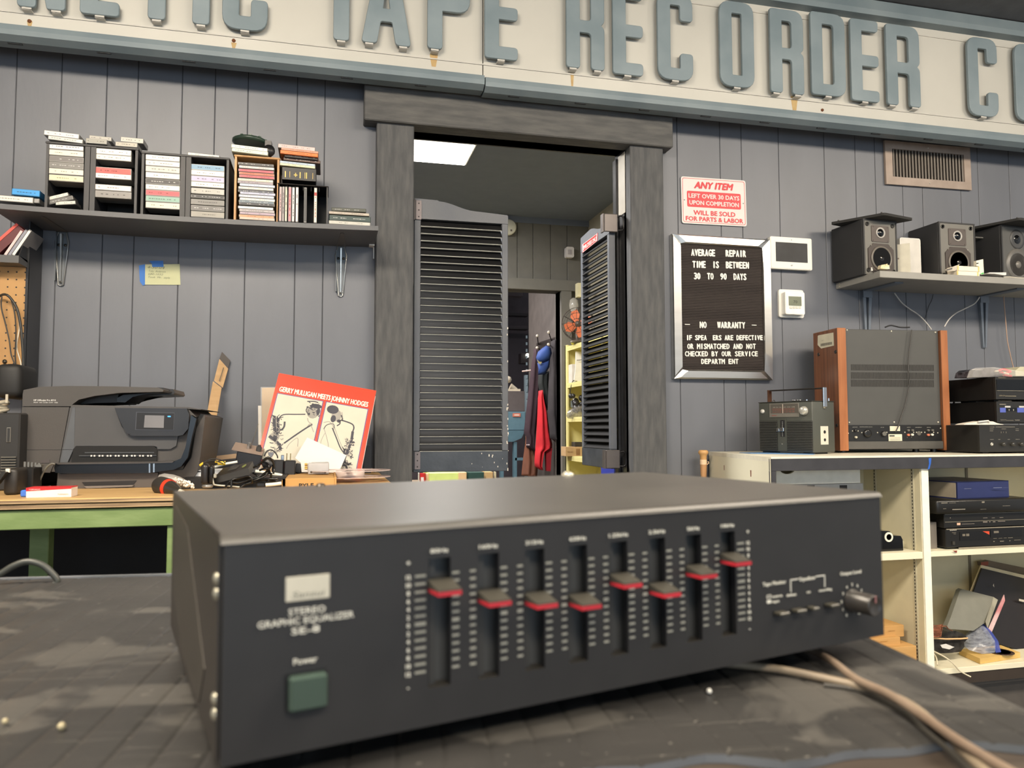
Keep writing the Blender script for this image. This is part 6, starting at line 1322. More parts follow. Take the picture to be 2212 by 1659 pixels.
# pose: front-left and front-right corners on the worktop
yawr = math.radians(-15)
FD = -RB
def cdp(px, py, d): r = ray(px, py); return CAM+r*(d/r.dot(FD))
fr = cdp(1757, 979.5, 2.95); fl_ = cdp(1640.5, 973, 2.95*1.071)
ux = Vector((fr.x-fl_.x, fr.y-fl_.y, 0)); RW = ux.length; ux.normalize(); uy = Vector((-ux.y, ux.x, 0))
T = Matrix((ux, uy, Vector((0, 0, 1)))).transposed().to_4x4(); T.translation = Vector((fl_.x, fl_.y, CZ))
RH = cdp(1757, 866.5, 2.95).z-CZ; RD = .1415
t = thing('portable_radio', 'olive-grey portable radio with a carry handle and tuning dial on the counter', 'radio', T=T)
OL = mat('radio_olive', (74, 76, 70), .45, var=.05); OLd = C(48, 48, 44, .5)
def ruv(x, y):    # radio face coordinates from crop pixels
    P0 = T.translation; r = ray(*oQ(x, y)); n = Vector(uy); s = (P0-CAM).dot(n)/r.dot(n); q = CAM+r*s-P0; return q.dot(ux), q.z
b = MB(); b.box(0, 0, .006, RW, RD, RH, bev=.004, seg=2); part('case', b, OL, t)
def rbox(b, x0, y0, x1, y1, ya, yb, **k):
    u0, _ = ruv(x0, (y0+y1)/2); u1, _ = ruv(x1, (y0+y1)/2); _, v1 = ruv((x0+x1)/2, y0); _, v0 = ruv((x0+x1)/2, y1); b.box(u0, ya, v0, u1, yb, v1, **k); return u0, u1, v0, v1
b = MB(); rbox(b, 215, 258, 535, 408, -.003, .002, bev=.001); part('dial_frame', b, C(118, 114, 106, .35), t)
b = MB(); u0, u1, v0, v1 = rbox(b, 230, 266, 527, 365, -.0036, 0); part('dial_glass', b, C(92, 88, 82, .15), t)
b = MB()
for k, s in enumerate(('54 60 80 100 140 160', )): text(b, '88 92 96 100 104 108', (u0+.012, -.0042, v0+(v1-v0)*.62), (1, 0, 0), (0, 0, 1), .0035, (u1-u0)*.8)
part('white_dial_print', b, C(170, 164, 150), t)
b = MB(); text(b, '54 60 70 80 100 120 140 160', (u0+.01, -.0042, v0+(v1-v0)*.3), (1, 0, 0), (0, 0, 1), .003, (u1-u0)*.8); text(b, '54 60 70 80 100 120 140 160', (u0+.01, -.0042, v0+(v1-v0)*.1), (1, 0, 0), (0, 0, 1), .003, (u1-u0)*.8)
for k in range(20): b.box(u0+.01+k*(u1-u0)*.042, -.0041, v0+(v1-v0)*.44, u0+.0108+k*(u1-u0)*.042, -.0037, v0+(v1-v0)*.54)
part('red_dial_print', b, C(176, 84, 66), t)
b = MB(); ua, va = ruv(362, 310); b.box(ua-.0012, -.0045, v0, ua+.0012, -.0037, v1); part('dial_pointer', b, C(206, 190, 176), t)
b = MB(); ua, va = ruv(245, 395); text(b, 'NOVA', (ua, -.0034, va), (1, 0, 0), (0, 0, 1), .003, .022, bold=.04); part('red_lettering', b, C(170, 40, 34), t)
b = MB(); ua, va = ruv(594, 338); b.lathe([(.0175, 0), (.0175, .006), (.0155, .014), (.015, .0155), (0, .0155)], (ua, 0, va), '-y', 28); tk_ = part('tuning_knob', b, C(196, 194, 184, .25, metal=.4), t)
b = MB(); b.lathe([(.019, 0), (.019, .004)], (ua, 0, va), '-y', 28); part('knob_skirt', b, C(96, 94, 88, .3), tk_)
b = MB(); ua, va = ruv(140, 345); b.lathe([(.0085, 0), (.008, .006), (0, .007)], (ua, 0, va), '-y', 18); part('volume_knob', b, C(206, 204, 196, .3), t)
for (x0, x1, nm) in ((112, 300, 0), (410, 682, 1)):
    b = MB(); u0, u1, v0, v1 = rbox(b, x0, 450, x1, 772, -.0015, .001); part('grille_back', b, C(34, 34, 32, .5), t)
    n = 18
    for i in range(n):
        b = MB(); z = v0+(v1-v0)*(i+.5)/n; b.box(u0, -.0045, z-.0018, u1, -.001, z+.0018, bev=.0006); part('grille_slat', b, C(66, 66, 62, .4), t)
b = MB(); rbox(b, 305, 425, 405, 775, -.002, .001); part('centre_panel', b, OL, t)
b = MB(); rbox(b, 335, 440, 382, 620, -.0028, -.001); part('slider_slot', b, 'ink', t)
b = MB()
for i in range(11): u, v = ruv(358, 460+i*15); b.box(u-.002, -.0034, v-.0006, u+.002, -.0026, v+.0006)
part('slider_tick', b, 'pw', t)
b = MB(); rbox(b, 340, 522, 384, 562, -.012, -.002, bev=.001); rbox(b, 302, 530, 332, 564, -.009, -.001, bev=.001); part('slider_knob', b, 'chrome', t)
b = MB(); u, v = ruv(355, 700); text(b, 'W', (u-.003, -.0026, v-.002), (1, 0, 0), (0, 0, 1), .0045, .006, bold=.02); part('emblem', b, C(190, 186, 176), t)
b = MB(); 
part('top_rim', MB().box(-.001, -.001, RH, RW+.001, RD+.001, RH+.003, bev=.001), OLd, t)
b = MB()
for x in (.16, .66): pass
for u, l in ((.60, .016), (.70, .016)): b.box(RW*u-l/2, .02, RH+.003, RW*u+l/2, .035, RH+.010, bev=.003, seg=2)
b.cyl((RW*.82, .03, RH+.003), (RW*.82, .03, RH+.009), .004, n=10); b.cyl((RW*.22, .03, RH+.003), (RW*.20, .03, RH+.010), .004, n=10)
part('top_button', b, 'chrome', t)
# handle
hh = cdp(1720, 839, 3.05).z-CZ
b = MB(); b.box(RW*.02, .065, hh-.004, RW*1.0, .087, hh+.001, bev=.001, T=None); part('handle_grip', b, C(42, 38, 35, .4), t)
b = MB(); b.box(-.006, .065, RH-.02, -.001, .087, hh+.001); part('handle_arm', b, C(110, 80, 64, .3, metal=.5), t)
b = MB(); b.box(RW+.001, .065, RH-.02, RW+.006, .087, hh+.002, bev=.001); part('handle_arm', b, 'chrome', t)
b = MB(); b.lathe([(.010, 0), (.010, .004), (0, .005)], (RW, .076, RH-.018), 'x', 14); part('pivot', b, C(150, 148, 140, .3, metal=.6), t)
b = MB(); b.cyl((RW*.96, .12, RH+.003), (RW*.96, .12, RH+.014), .004, n=12); part('antenna_base', b, 'chrome', t)
b = MB(); b.box(RW-.0005, .048, RH*.18, RW+.0015, .096, RH*.53); jp_ = part('jack_plate', b, C(214, 208, 192, .4), t)
b = MB(); b.cyl((RW+.001, .072, RH*.42), (RW+.003, .072, RH*.42), .0065, n=12); b.cyl((RW+.001, .072, RH*.27), (RW+.003, .072, RH*.27), .006, n=12); part('jack', b, C(30, 30, 30, .3), jp_)
b = MB(); b.box(.01, .008, 0, .04, .03, .007); b.box(RW-.05, .008, 0, RW-.02, .12, .007); b.box(.01, .06, 0, .04, .08, .007); part('foot', b, 'black', t)
# blue folder under the radio
b = MB(); b.prism([(v.x, v.y) for v in (ZP(1588, 968, CZ), ZP(1640, 974, CZ), ZP(1752, 984.5, CZ), ZP(1690, 979, CZ), ZP(1620, 970, CZ))], CZ, CZ+.002, 'z')
b = MB(); fr0 = T @ Vector((-.06, -.02, 0)); 
b.prism([((T @ Vector(q)).x, (T @ Vector(q)).y) for q in ((-.02, -.10, 0), (.06, -.13, 0), (RW+.02, -.03, 0), (RW*.9, .05, 0), (.02, .03, 0))], CZ+.0003, CZ+.0022, 'z')
solo('blue_folder', b, C(96, 140, 190, .4), 'thin blue plastic folder sticking out under the radio', 'folder')
# ---- reel to reel deck seen from the back
yawT = math.radians(-6)
Yt = 2.72
fl_ = W(1830, 975, Yt); 
Tt = Matrix.Translation((W(1812, 850, Yt).x, Yt, CZ)) @ Matrix.Rotation(yawT, 4, 'Z')
ux = Tt.to_3x3() @ Vector((1, 0, 0)); uy = Tt.to_3x3() @ Vector((0, 1, 0))
o3b = lambda x, y: (1500+x/3.1067, 680+y/3.1067)
def tuv(px, py, dy=0):
    P0 = Tt @ Vector((0, dy, 0)); r = ray(px, py); s = (P0-CAM).dot(uy)/r.dot(uy); q = CAM+r*s-P0; return q.dot(ux), q.z
t = thing('reel_tape_deck', 'large grey tape deck with walnut side panels turned back to front on the counter', 'tape deck', T=Tt)
uA, _ = tuv(1812, 850); uB, _ = tuv(1830, 850); uC, _ = tuv(2036, 850); uD, _ = tuv(2050, 850)
_, zTop = tuv(1820, 708); _, zBot = tuv(1825, 974); 
_, zb1 = tuv(1930, 713, .02); _, zb0 = tuv(1930, 970, .02)
GD = mat('deck_grey', (74, 74, 72), .5, var=.03)
b = MB(); b.box(uB, .014, zb0, uC, .24, zb1, bev=.002); part('body', b, GD, t)
_, zp1 = tuv(1930, 918, .014); _, zp0 = tuv(1930, 952, .014)
b = MB(); b.box(uB+.002, .010, zp0, uC-.002, .016, zp1); part('connector_panel', b, C(26, 26, 26, .4), t)
b = MB(); b.box(uB, .004, zb0, uC, .02, zp0-.002, bev=.002); part('base_ledge', b, C(82, 80, 76, .5), t)
b = MB(); b.box(uA, 0, zBot, uB, .19, zTop, bev=.002); part('side_panel', b, 'walnut', t)
b = MB(); b.box(uA-.0006, -.0008, zBot+.001, uB, .0, zTop-.001); part('side_panel_edge', b, 'walnute', t); b = MB(); b.box(uC, -.0008, zBot+.001, uD+.0006, 0, zTop-.004); part('side_panel_edge', b, 'walnute', t)
b = MB(); b.box(uC, 0, zBot, uD, .19, zTop-.004, bev=.002); part('side_panel', b, 'walnut', t)
b = MB()
for (px, py) in ((1830, 713), (1926, 715.5), (2021, 718), (1835, 912.5), (1932, 912), (2027, 912)): u, v = tuv(px, py, .012); b.lathe([(.0038, 0), (.003, .0015), (0, .002)], (u, .013, v), '-y', 10)
for (px, py) in ((1832, 936), (1841, 931), (1853, 931), (1861, 934.5), (1895, 934.5), (1915, 934), (1954, 934), (1973, 934), (1979, 934), (1990, 934), (1997, 934), (2016, 934), (2025, 935), (2031, 925)): u, v = tuv(px, py, .012); b.lathe([(.0028, 0), (.002, .0015), (0, .002)], (u, .010, v), '-y', 8)
part('screw', b, C(206, 202, 186, .3, metal=.5), t)
b = MB()
for y0, y1 in ((787, 800), (804, 818), (820, 835)):
    for i in range(60):
        u0, v1 = tuv(1839+i*3.0, y0+i*.02, .012); _, v0 = tuv(1839+i*3.0, y1+i*.02, .012); b.box(u0, .0128, v0, u0+.0022, .0142, v1)
part('cooling_slot', b, C(36, 34, 32, .8), t, kind='stuff')
for (px, py, r, lb) in ((1873, 936, .017, 'remote_socket'), (1908, 937, .0115, 'fuse_cap'), (1847, 930, .006, 'outlet')):
    u, v = tuv(px, py, .01); b = MB(); b.lathe([(r, 0), (r*.95, .008), (r*.5, .009), (0, .009)], (u, .010, v), '-y', 18); part(lb, b, C(32, 32, 32, .25), t)
b = MB(); u, v = tuv(1908, 937, .01)
b.lathe([(.009, .0095), (.006, .0095)], (u, .010, v), '-y', 18); u, v = tuv(1985, 936, .01); b.lathe([(.009, .001), (.0065, .001)], (u, .010, v), '-y', 16); part('metal_ring', b, C(190, 184, 170, .25, metal=.7), t)
for (px, py, c) in ((1961, 939.5, (206, 120, 90)), (1969.5, 939, (226, 222, 206)), (2004, 939.5, (206, 120, 90)), (2012.5, 939, (226, 222, 206)), (1848, 944.5, (196, 190, 170)), (1961, 929.5, (96, 94, 88)), (1970, 929.5, (96, 94, 88)), (2004, 929.5, (96, 94, 88)), (2013, 929.5, (96, 94, 88))):
    u, v = tuv(px, py, .01); b = MB(); b.lathe([(.0045, 0), (.0045, .008), (.0025, .008), (0, .006)], (u, .010, v), '-y', 12); part('phono_jack', b, C(*c, .3), t)
b = MB()
for (x0, y0, x1, y1) in ((1922, 920.5, 1944, 931), (1919, 938, 1948.5, 952.5)): u0, v1 = tuv(x0, y0, .01); u1, v0 = tuv(x1, y1, .01); b.box(u0, .0088, v0, u1, .0102, v1)
part('rating_label', b, C(220, 214, 190), t)
b = MB(); u0, v1 = tuv(1921, 940, .01); u1, v0 = tuv(1932, 943, .01); b.box(u0, .0082, v0, u1, .009, v1)
for i in range(4): u0, v = tuv(1922, 945+i*1.8, .01); u1, _ = tuv(1945, 945, .01); b.box(u0, .0082, v-.0003, u1, .009, v+.0003)
part('label_print', b, C(60, 60, 58), t)
b = MB()
for s, x0, x1, y in (('LINE OUT', 1841, 1852, 923.5), ('REMOTE CONTROL RC-102', 1857, 1884, 923), ('AC IN', 1902, 1909, 924), ('OUTPUT', 1959, 1967, 924), ('DIN REC/PLAY', 1977, 1991, 924), ('LINE IN', 2002, 2010, 924), ('L', 1959, 1961, 945), ('R', 1968, 1970, 945)):
    u0, v = tuv(x0, y, .01); u1, _ = tuv(x1, y, .01); text(b, s, (u0, .0092, v), (1, 0, 0), (0, 0, 1), .0030, u1-u0)
part('lettering', b, C(170, 168, 160), t)
# panel sticker and rubber screws on the left walnut side
def suv(px, py):     # on the outer face of the left side panel
    P0 = Tt @ Vector((uA, 0, 0)); r = ray(px, py); s = (P0-CAM).dot(ux)/r.dot(ux); q = CAM+r*s-P0; return q.dot(uy), q.z
st_ = [suv(1730+x/5.186, 680+y/5.186) for x, y in ((192, 238), (200, 230), (368, 198), (374, 345), (230, 378), (190, 338))]
b = MB(); b.add([(uA-.0012, p, q) for p, q in st_], [tuple(range(6))]); part('paper_sticker', b, C(226, 220, 196), t)
b = MB()
p0, q0 = suv(1730+225/5.186, 680+338/5.186); p1, q1 = suv(1730+352/5.186, 680+316/5.186)
for i in range(22):
    f = i/22; b.add([(uA-.0016, p0+(p1-p0)*f, q0+(q1-q0)*f-.006), (uA-.0016, p0+(p1-p0)*(f+.02+.015*(i % 2)), q0+(q1-q0)*f-.006), (uA-.0016, p0+(p1-p0)*(f+.02+.015*(i % 2)), q0+(q1-q0)*f+.005), (uA-.0016, p0+(p1-p0)*f, q0+(q1-q0)*f+.005)], [(0, 1, 2, 3)])
text(b, 'AUSTIN  TX', (uA-.0016, suv(1730+250/5.186, 0)[0] if 0 else p0*.9+p1*.1, q0+.016), (0, -1 if p1 < p0 else 1, 0), (0, 0, 1), .003, .02)
part('sticker_print', b, C(90, 86, 80), t)
for x, y in ((200, 445), (390, 415), (405, 1240)):
    p, q = suv(1730+x/5.186, 680+y/5.186); b = MB(); b.lathe([(.0075, 0), (.007, -.003), (.004, -.003), (0, -.0015)], (uA, p, q), 'x', 14); part('recessed_screw', b, C(34, 28, 26, .3), t)
b = MB()
for px in (1826, 1985, 2024): u, _ = tuv(px, 975, .03); b.cyl((u, .05, 0), (u, .05, zb0+.002), .013, n=14)
part('foot', b, 'black', t)
b = MB(); pts = []
for (px, py) in ((1973, 712), (1972, 722), (1969, 745), (1966, 770), (1965, 790), (1966, 810), (1967, 830), (1963, 855), (1957, 880), (1950, 900), (1944, 920), (1938, 933)): u, v = tuv(px, py, -.01); pts.append((u, .0, v))
b.tube(smooth_path(pts), .0024, 8); part('mains_lead', b, C(60, 58, 54, .4), t)
b = MB(); b.tube(smooth_path([(tuv(x, y, .06)[0], .06, tuv(x, y, .06)[1]+.002) for x, y in ((1912, 708), (1925, 704), (1945, 708), (1965, 708))]), .003, 8); part('lead_on_top', b, C(30, 30, 32), t)
# ---- component stack right
oV = lambda x, y: (2000+x/6.9104, 760+y/6.9104)
def comp(label, name, xl, xf, yt, yb, Yf, dep, fx=None, grp='hi-fi units stacked on the counter'):
    # xl: left edge of the side (back), xf: front left corner pixel
    X0 = W(*oV(xf, (yt+yb)/2), Yf).x; Z1 = W(*oV(xf+100, yt), Yf).z; Z0 = W(*oV(xf+100, yb), Yf).z
    t = thing(name, label, 'hi-fi unit', (X0+.2, Yf+dep/2, Z0), grp)
    b = MB(); b.box(X0+.003, Yf+.012, Z0, X0+.425, Yf+dep, Z1, bev=.002); part('case', b, C(30, 29, 28, .4), t, w=1)
    b = MB(); b.box(X0, Yf, Z0+.001, X0+.43, Yf+.012, Z1, bev=.001); part('front_panel', b, C(38, 37, 35, .35), t, w=1)
    return t, X0, Z0, Z1
Yc = 2.56
t, X0, Z0, Z1 = comp('lowest wide black amplifier with a row of knobs beside the walnut deck', 'amplifier', 355, 805, 1090, 1500, Yc-.06, .25)
Z0f = Z0; Y_ = Yc-.06
for i, px in enumerate((1140, 1280, 1410)):
    q = W(*oV(px, 1378), Y_); b = MB(); b.lathe([(.0075, 0), (.007, .012), (0, .0125)], q, '-y', 18); part('knob', b, C(52, 51, 48, .25), t, w=1)
q = W(*oV(985, 1378), Y_); b = MB(); b.lathe([(.0065, 0), (.0055, .002), (.003, .002), (0, -.002)], q, '-y', 16); part('headphone_jack', b, C(196, 192, 180, .3, metal=.5), t, w=1)
b = MB()
wtext(b, 'CARVER', *[2000+v/6.91 for v in (950, 1025)], 760+1122/6.91, 2.4, Y_-.0008, bold=.04)
for q_ in ((1040, 1118, 1325, 1126), (952, 1148, 1008, 1156), (952, 1176, 1000, 1184), (1128, 1148, 1195, 1155), (1120, 1190, 1125, 1215), (1155, 1190, 1160, 1210), (1195, 1190, 1200, 1215), (1338, 1148, 1385, 1154), (1338, 1172, 1385, 1178), (955, 1305, 1010, 1311), (1080, 1303, 1108, 1310), (1218, 1303, 1252, 1310), (1338, 1302, 1400, 1308)):
    x_0, x_1, z_0, z_1 = R(*oV(q_[0], q_[1]), *oV(q_[2], q_[3]), Y_); b.box(x_0, Y_-.0008, z_0, x_1, Y_, z_1)
part('lettering', b, C(120, 116, 106), t, w=1)
b = MB(); b.box(X0+.03, Y_+.02, CZ, X0+.06, Y_+.06, Z0); b.box(X0+.36, Y_+.02, CZ, X0+.40, Y_+.06, Z0); b.box(X0+.03, Y_+.24, CZ, X0+.06, Y_+.28, Z0); part('foot', b, 'black', t, w=1)
zA1 = Z1
t, X0, Z0, Z1 = comp('middle black cassette deck of the stack with blue labels on its door', 'cassette_deck', 470, 1062, 740, 1065, Yc, .26)
b = MB()
for q_ in ((1105, 835, 1190, 905), (1362, 835, 1465, 905)): x_0, x_1, z_0, z_1 = R(*oV(q_[0], q_[1]), *oV(q_[2], q_[3]), Yc); b.box(x_0, Yc-.001, z_0, x_1, Yc, z_1)
part('blue_label', b, C(84, 98, 176, .5), t, w=1)
b = MB()
for q_ in ((1178, 808, 1260, 832), (1390, 808, 1470, 832)): x_0, x_1, z_0, z_1 = R(*oV(q_[0], q_[1]), *oV(q_[2], q_[3]), Yc); b.box(x_0, Yc-.0012, z_0, x_1, Yc, z_1)
part('white_label', b, C(196, 194, 190), t, w=1)
b = MB(); x_0, x_1, z_0, z_1 = R(*oV(1192, 835), *oV(1360, 885), Yc); b.box(x_0, Yc-.001, z_0, x_1, Yc, z_1); part('cassette_window', b, 'blackgloss', t, w=1)
b = MB()
wtext(b, 'DENON', *[2000+v/6.91 for v in (1115, 1198)], 760+1016/6.91, 2.4, Yc-.0008, bold=.04)
for q_ in ((1100, 778, 1195, 790), (1200, 1020, 1310, 1026), (1330, 1014, 1400, 1024), (1080, 730, 1280, 735), (1235, 855, 1250, 880), (1300, 855, 1315, 880)): x_0, x_1, z_0, z_1 = R(*oV(q_[0], q_[1]), *oV(q_[2], q_[3]), Yc-.0012); b.box(x_0, Yc-.0016, z_0, x_1, Yc-.0006, z_1)
part('lettering', b, C(130, 124, 112), t, w=1)
zB1 = Z1
b = MB(); 
t, X0, Z0, Z1 = comp('top black hi-fi unit of the counter stack with a glossy dark window', 'cassette_deck', 450, 1045, 375, 715, Yc-.01, .27)
b = MB(); x_0, x_1, z_0, z_1 = R(*oV(1058, 415), *oV(1500, 578), Yc-.012); b.box(x_0, Yc-.012, z_0, x_1+.3, Yc-.009, z_1); part('window', b, 'blackgloss', t, w=1)
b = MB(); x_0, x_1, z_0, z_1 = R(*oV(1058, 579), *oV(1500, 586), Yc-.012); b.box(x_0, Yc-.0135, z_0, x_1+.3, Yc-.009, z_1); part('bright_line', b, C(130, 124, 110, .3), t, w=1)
b = MB()
wtext(b, 'DENON', *[2000+v/6.91 for v in (1098, 1180)], 760+653/6.91, 2.2, Yc-.0108, bold=.04)
for q_ in ((1185, 656, 1345, 664), (1080, 386, 1195, 391)): x_0, x_1, z_0, z_1 = R(*oV(q_[0], q_[1]), *oV(q_[2], q_[3]), Yc-.0105); b.box(x_0, Yc-.0112, z_0, x_1, Yc-.010, z_1)
part('lettering', b, C(140, 132, 110), t, w=1)
b = MB(); b.box(X0+.03, Yc+.16, Z0-.007, X0+.07, Yc+.2, Z0); b.box(X0+.03, Yc+.03, Z0-.005, X0+.06, Yc+.05, Z0); b.box(X0+.3, Yc+.03, Z0-.007, X0+.34, Yc+.06, Z0); part('foot', b, 'black', t, w=1)
zC1 = Z1; XC0 = X0
t = thing('paper_pad', 'loose white papers and pen lying on the lowest unit of the stack', 'paper', W(*oV(800, 1090), Yc-.03))
b = MB(); b.prism([(W(*oV(x, y), Yc-.03).x, max(W(*oV(x, y), Yc-.03).z, zA1+.0005)) for x, y in ((490, 1092), (540, 1070), (760, 1035), (940, 1040), (1000, 1065), (1100, 1085), (1090, 1100), (700, 1103))], Yc-.05, Yc-.01, 'y'); part('papers', b, C(228, 220, 206, .6), t, w=1)
b = MB(); b.tube([W(*oV(780, 1045), Yc-.055), W(*oV(930, 1028), Yc-.055), W(*oV(950, 1050), Yc-.055)], .003, 8); part('pen', b, 'bone', t, w=1)
t = thing('bagged_cables', 'clear bag of black and red cables lying on top of the hi-fi stack', 'bag', W(*oV(900, 380), Yc+.02))
b = MB(); b.prism([(W(*oV(x, y), Yc+.05).x, max(W(*oV(x, y), Yc+.05).z, zC1+.001)) for x, y in ((630, 385), (650, 300), (700, 262), (900, 245), (1150, 300), (1240, 380))], Yc+.03, Yc+.12, 'y'); part('black_cables', b, mat('bag_black2', (34, 34, 38), .3, rgb2=(90, 88, 96), scale=50, bump=.6, bscale=60), t, w=1)
b = MB(); b.tube(smooth_path([W(*oV(x, y), Yc+.02) for x, y in ((1080, 285), (1150, 262), (1230, 280), (1260, 300), (1180, 320), (1110, 305))]), .005, 8); b.tube([W(*oV(1160, 345), Yc+.02), W(*oV(1270, 362), Yc+.02)], .006, 8); part('red_plug', b, C(206, 52, 62, .35), t, w=1)
b = MB(); b.tube([W(*oV(1030, 290), Yc+.018), W(*oV(1080, 288), Yc+.018)], .003, 8); b.tube([W(*oV(1150, 310), Yc+.018), W(*oV(1230, 335), Yc+.018)], .005, 8); part('cream_plug', b, C(226, 206, 180), t, w=1)
b = MB(); vs = [W(*oV(x, y), Yc+.0) for x, y in ((610, 390), (650, 280), (740, 240), (1020, 228), (1250, 262), (1500, 300), (1500, 368), (1060, 372))]+[W(*oV(1000, 300), Yc-.02)]; b.add(vs, [(i, (i+1) % 8, 8) for i in range(8)], 0, True); part('film', b, mat('bag_clear', (226, 222, 216), .12, alpha=.3), t, w=1)
b = MB(); b.prism([(W(*oV(x, y), Yc+.1).x, W(*oV(x, y), Yc+.1).z) for x, y in ((1335, 280), (1410, 222), (1700, 222), (1700, 360), (1340, 360))], Yc+.1, Yc+.2, 'y'); solo('beige_handset', b, C(196, 190, 162, .5), 'beige plastic device behind the bag on the hi-fi stack', 'device')
cable([W(*oV(x, y), Yc+.28) for x, y in ((455, 640), (430, 720), (400, 820), (378, 880), (350, 950))], .004, 'black lead hanging down behind the hi-fi stack', C(40, 34, 34))
cable([W(*oV(x, y), Yc+.28) for x, y in ((340, 884), (400, 884), (480, 886))], .004, 'short black lead crossing behind the cassette deck', C(28, 28, 30))
# bamboo / wooden bat end
t = thing('wooden_cane', 'turned wooden cane handle standing between wall and counter end', 'cane', (W(1522, 1010, 2.98).x, 2.98, 0))
xc = W(1519.5, 1000, 2.98).x; zt = W(1519, 973, 2.98).z
oW = lambda y: W(1519, 960+y/10.05, 2.98).z
b = MB(); b.lathe([(0, oW(120)), (.0155, oW(122)), (.0205, oW(150)), (.0215, oW(180)), (.018, oW(215)), (.0145, oW(240)), (.014, oW(330))], (xc, 2.98, 0), 'z', 20); part('knob', b, C(206, 160, 104, .4), t, w=1)
b = MB(); b.lathe([(.0148, oW(435)), (.0148, oW(330))], (xc, 2.98, 0), 'z', 20); b.tube([(xc+.014, 2.975, oW(440)), (xc+.02, 2.97, oW(400)), (xc+.016, 2.97, oW(370))], .002, 6); part('tape_wrap', b, C(238, 206, 170, .4), t, w=1)
b = MB(); b.lathe([(.0143, oW(435)), (.0135, oW(560)), (.012, oW(700)), (.0125, .3), (.016, 0)], (xc, 2.98, 0), 'z', 20); part('shaft', b, C(190, 144, 100, .5), t, w=1)
# ================================================================== saloon doors
def saloon(label, T, w_, side, hz=2.047, lz=2.006, bz=.945):
    # local x from the hinge outwards, y thickness, z up (room height)
    t = thing('saloon_door', label, 'door', T=T, group='louvred saloon doors')
    th = .028; sw = .026; zr = 1.965; zb = 1.03
    prof = [(0, hz), (w_*.24, hz-.002)]
    for k in range(9):
        u = k/8; prof.append((w_*(.26+.38*u), hz-.004-(hz-lz-.010)*(u*u*(3-2*u))-.002))
    prof += [(w_-.004, lz-.004), (w_, lz-.008)]
    b = MB(); b.prism([(0, zr), (w_, zr)]+prof[::-1], -th/2, th/2, 'y'); part('top_rail', b, 'dframe', t)
    b = MB(); b.box(0, -th/2, bz+.002, w_, th/2, zb, bev=.002); part('bottom_rail', b, mat('worn_black_rail', (54, 58, 64), .35, rgb2=(66, 70, 76), bump=.2), t)
    for x0 in (0, w_-sw):
        b = MB(); b.box(x0, -th/2, zb, x0+sw, th/2, zr, bev=.002); part('stile', b, 'dframe', t)
    n = 32; pitch = (zr-zb)/n
    me = None
    for i in range(n):
        z = zb+pitch*(i+.5)
        b = MB(); b.box(sw-.002, -.0205, -.0026, w_-sw+.002, .0205, .0026, bev=.001, T=Matrix.Translation((0, 0, z)) @ Matrix.Rotation(.84*side, 4, 'X')); o = part('slat', b, 'dslat', t)
    b = MB()
    for i in range(n):
        z = zb+pitch*(i+.5)
        e = Matrix.Rotation(.84*side, 4, 'X') @ Vector((0, -.021, .0)); b.box(sw, e.y-.0006, z+e.z-.0005, w_-sw, e.y+.0006, z+e.z+.0009)
    part('pale_edge', b, C(196, 196, 186, .4), t, kind='stuff')  # pale line along the front edge of every slat
    return t
xh = W(893, 700, 3.07).x; xe = W(1096, 700, 3.07).x
T = Matrix.Translation((xh, 3.07, 0))
t = saloon('left louvred saloon door, nearly closed, with chipped black paint', T, xe-xh, 1)
b = MB(); rr = random.Random(4)
wd_ = xe-xh
for i in range(30):
    z = rr.uniform(.95, 1.6); e = rr.choice([0, 1]); x = wd_-rr.uniform(0, .006) if rr.random() < .75 else rr.uniform(.2, wd_)
    if x < wd_-.01: z = rr.uniform(.95, 1.02)
    s = rr.uniform(.001, .004); b.box(x-s*.5, -.0148, z-s*rr.uniform(.5, 2.4), x+s*.5, -.0138, z+s)
part('paint_chip', b, C(224, 214, 200), t, kind='stuff')
def hinge(name, label, z0, z1, par):
    b = MB(); b.prism(rrect(.005, z0, .028, z1, .004), -.020, -.016, 'y'); q = part(name, b, C(116, 108, 108, .4, metal=.3), par)
    b = MB(); b.cyl((-.002, -.020, z0-.004), (-.002, -.020, z1+.004), .005, n=12); b.box(-.008, -.024, z0, .006, -.004, z1); part('hinge_barrel', b, C(52, 50, 50, .35, metal=.5), q)
    b = MB()
    for f in (.15, .5, .85): b.lathe([(.003, 0), (.002, .001), (0, .001)], (.017, -.020, z0+(z1-z0)*f), '-y', 8)
    part('screw', b, C(34, 32, 32), q)
hinge('hinge_plate', '', W(905, 474, 3.05).z, W(905, 433, 3.05).z, t); hinge('hinge_plate', '', W(905, 1014, 3.05).z, W(905, 976, 3.05).z, t)
HX = W(1325, 800, 3.1).x
Ye = XP(1256, 800, HX-.014).y
T = Matrix.Translation((HX, 3.10, 0)) @ Matrix.Rotation(PI/2, 4, 'Z')
t = saloon('right louvred saloon door, swung open into the hall, with a red sign', T, Ye-3.10, -1, hz=2.02, lz=2.04, bz=.945)
w2 = Ye-3.1
def d2(px, py): q = XP(px, py, HX-.0145); return q.y-3.10, q.z
c = [d2(1840/1 and 840+x/2.675, 420+y/2.675) for x, y in ((1118, 290), (1208, 222), (1206, 268), (1120, 338))]
b = MB(); b.add([(p, .0155, q) for p, q in c]+[(p, .0145, q) for p, q in c], [(0, 3, 2, 1), (0, 1, 5, 4), (1, 2, 6, 5), (2, 3, 7, 6), (3, 0, 4, 7)]); rs_ = part('red_sign', b, C(196, 44, 44, .4), t)
b = MB(); uxv = Vector((c[1][0]-c[0][0], 0, c[1][1]-c[0][1])); L = uxv.length; uxv.normalize(); uzv = Vector((0, 0, 1)); hh_ = c[0][1]-c[3][1]
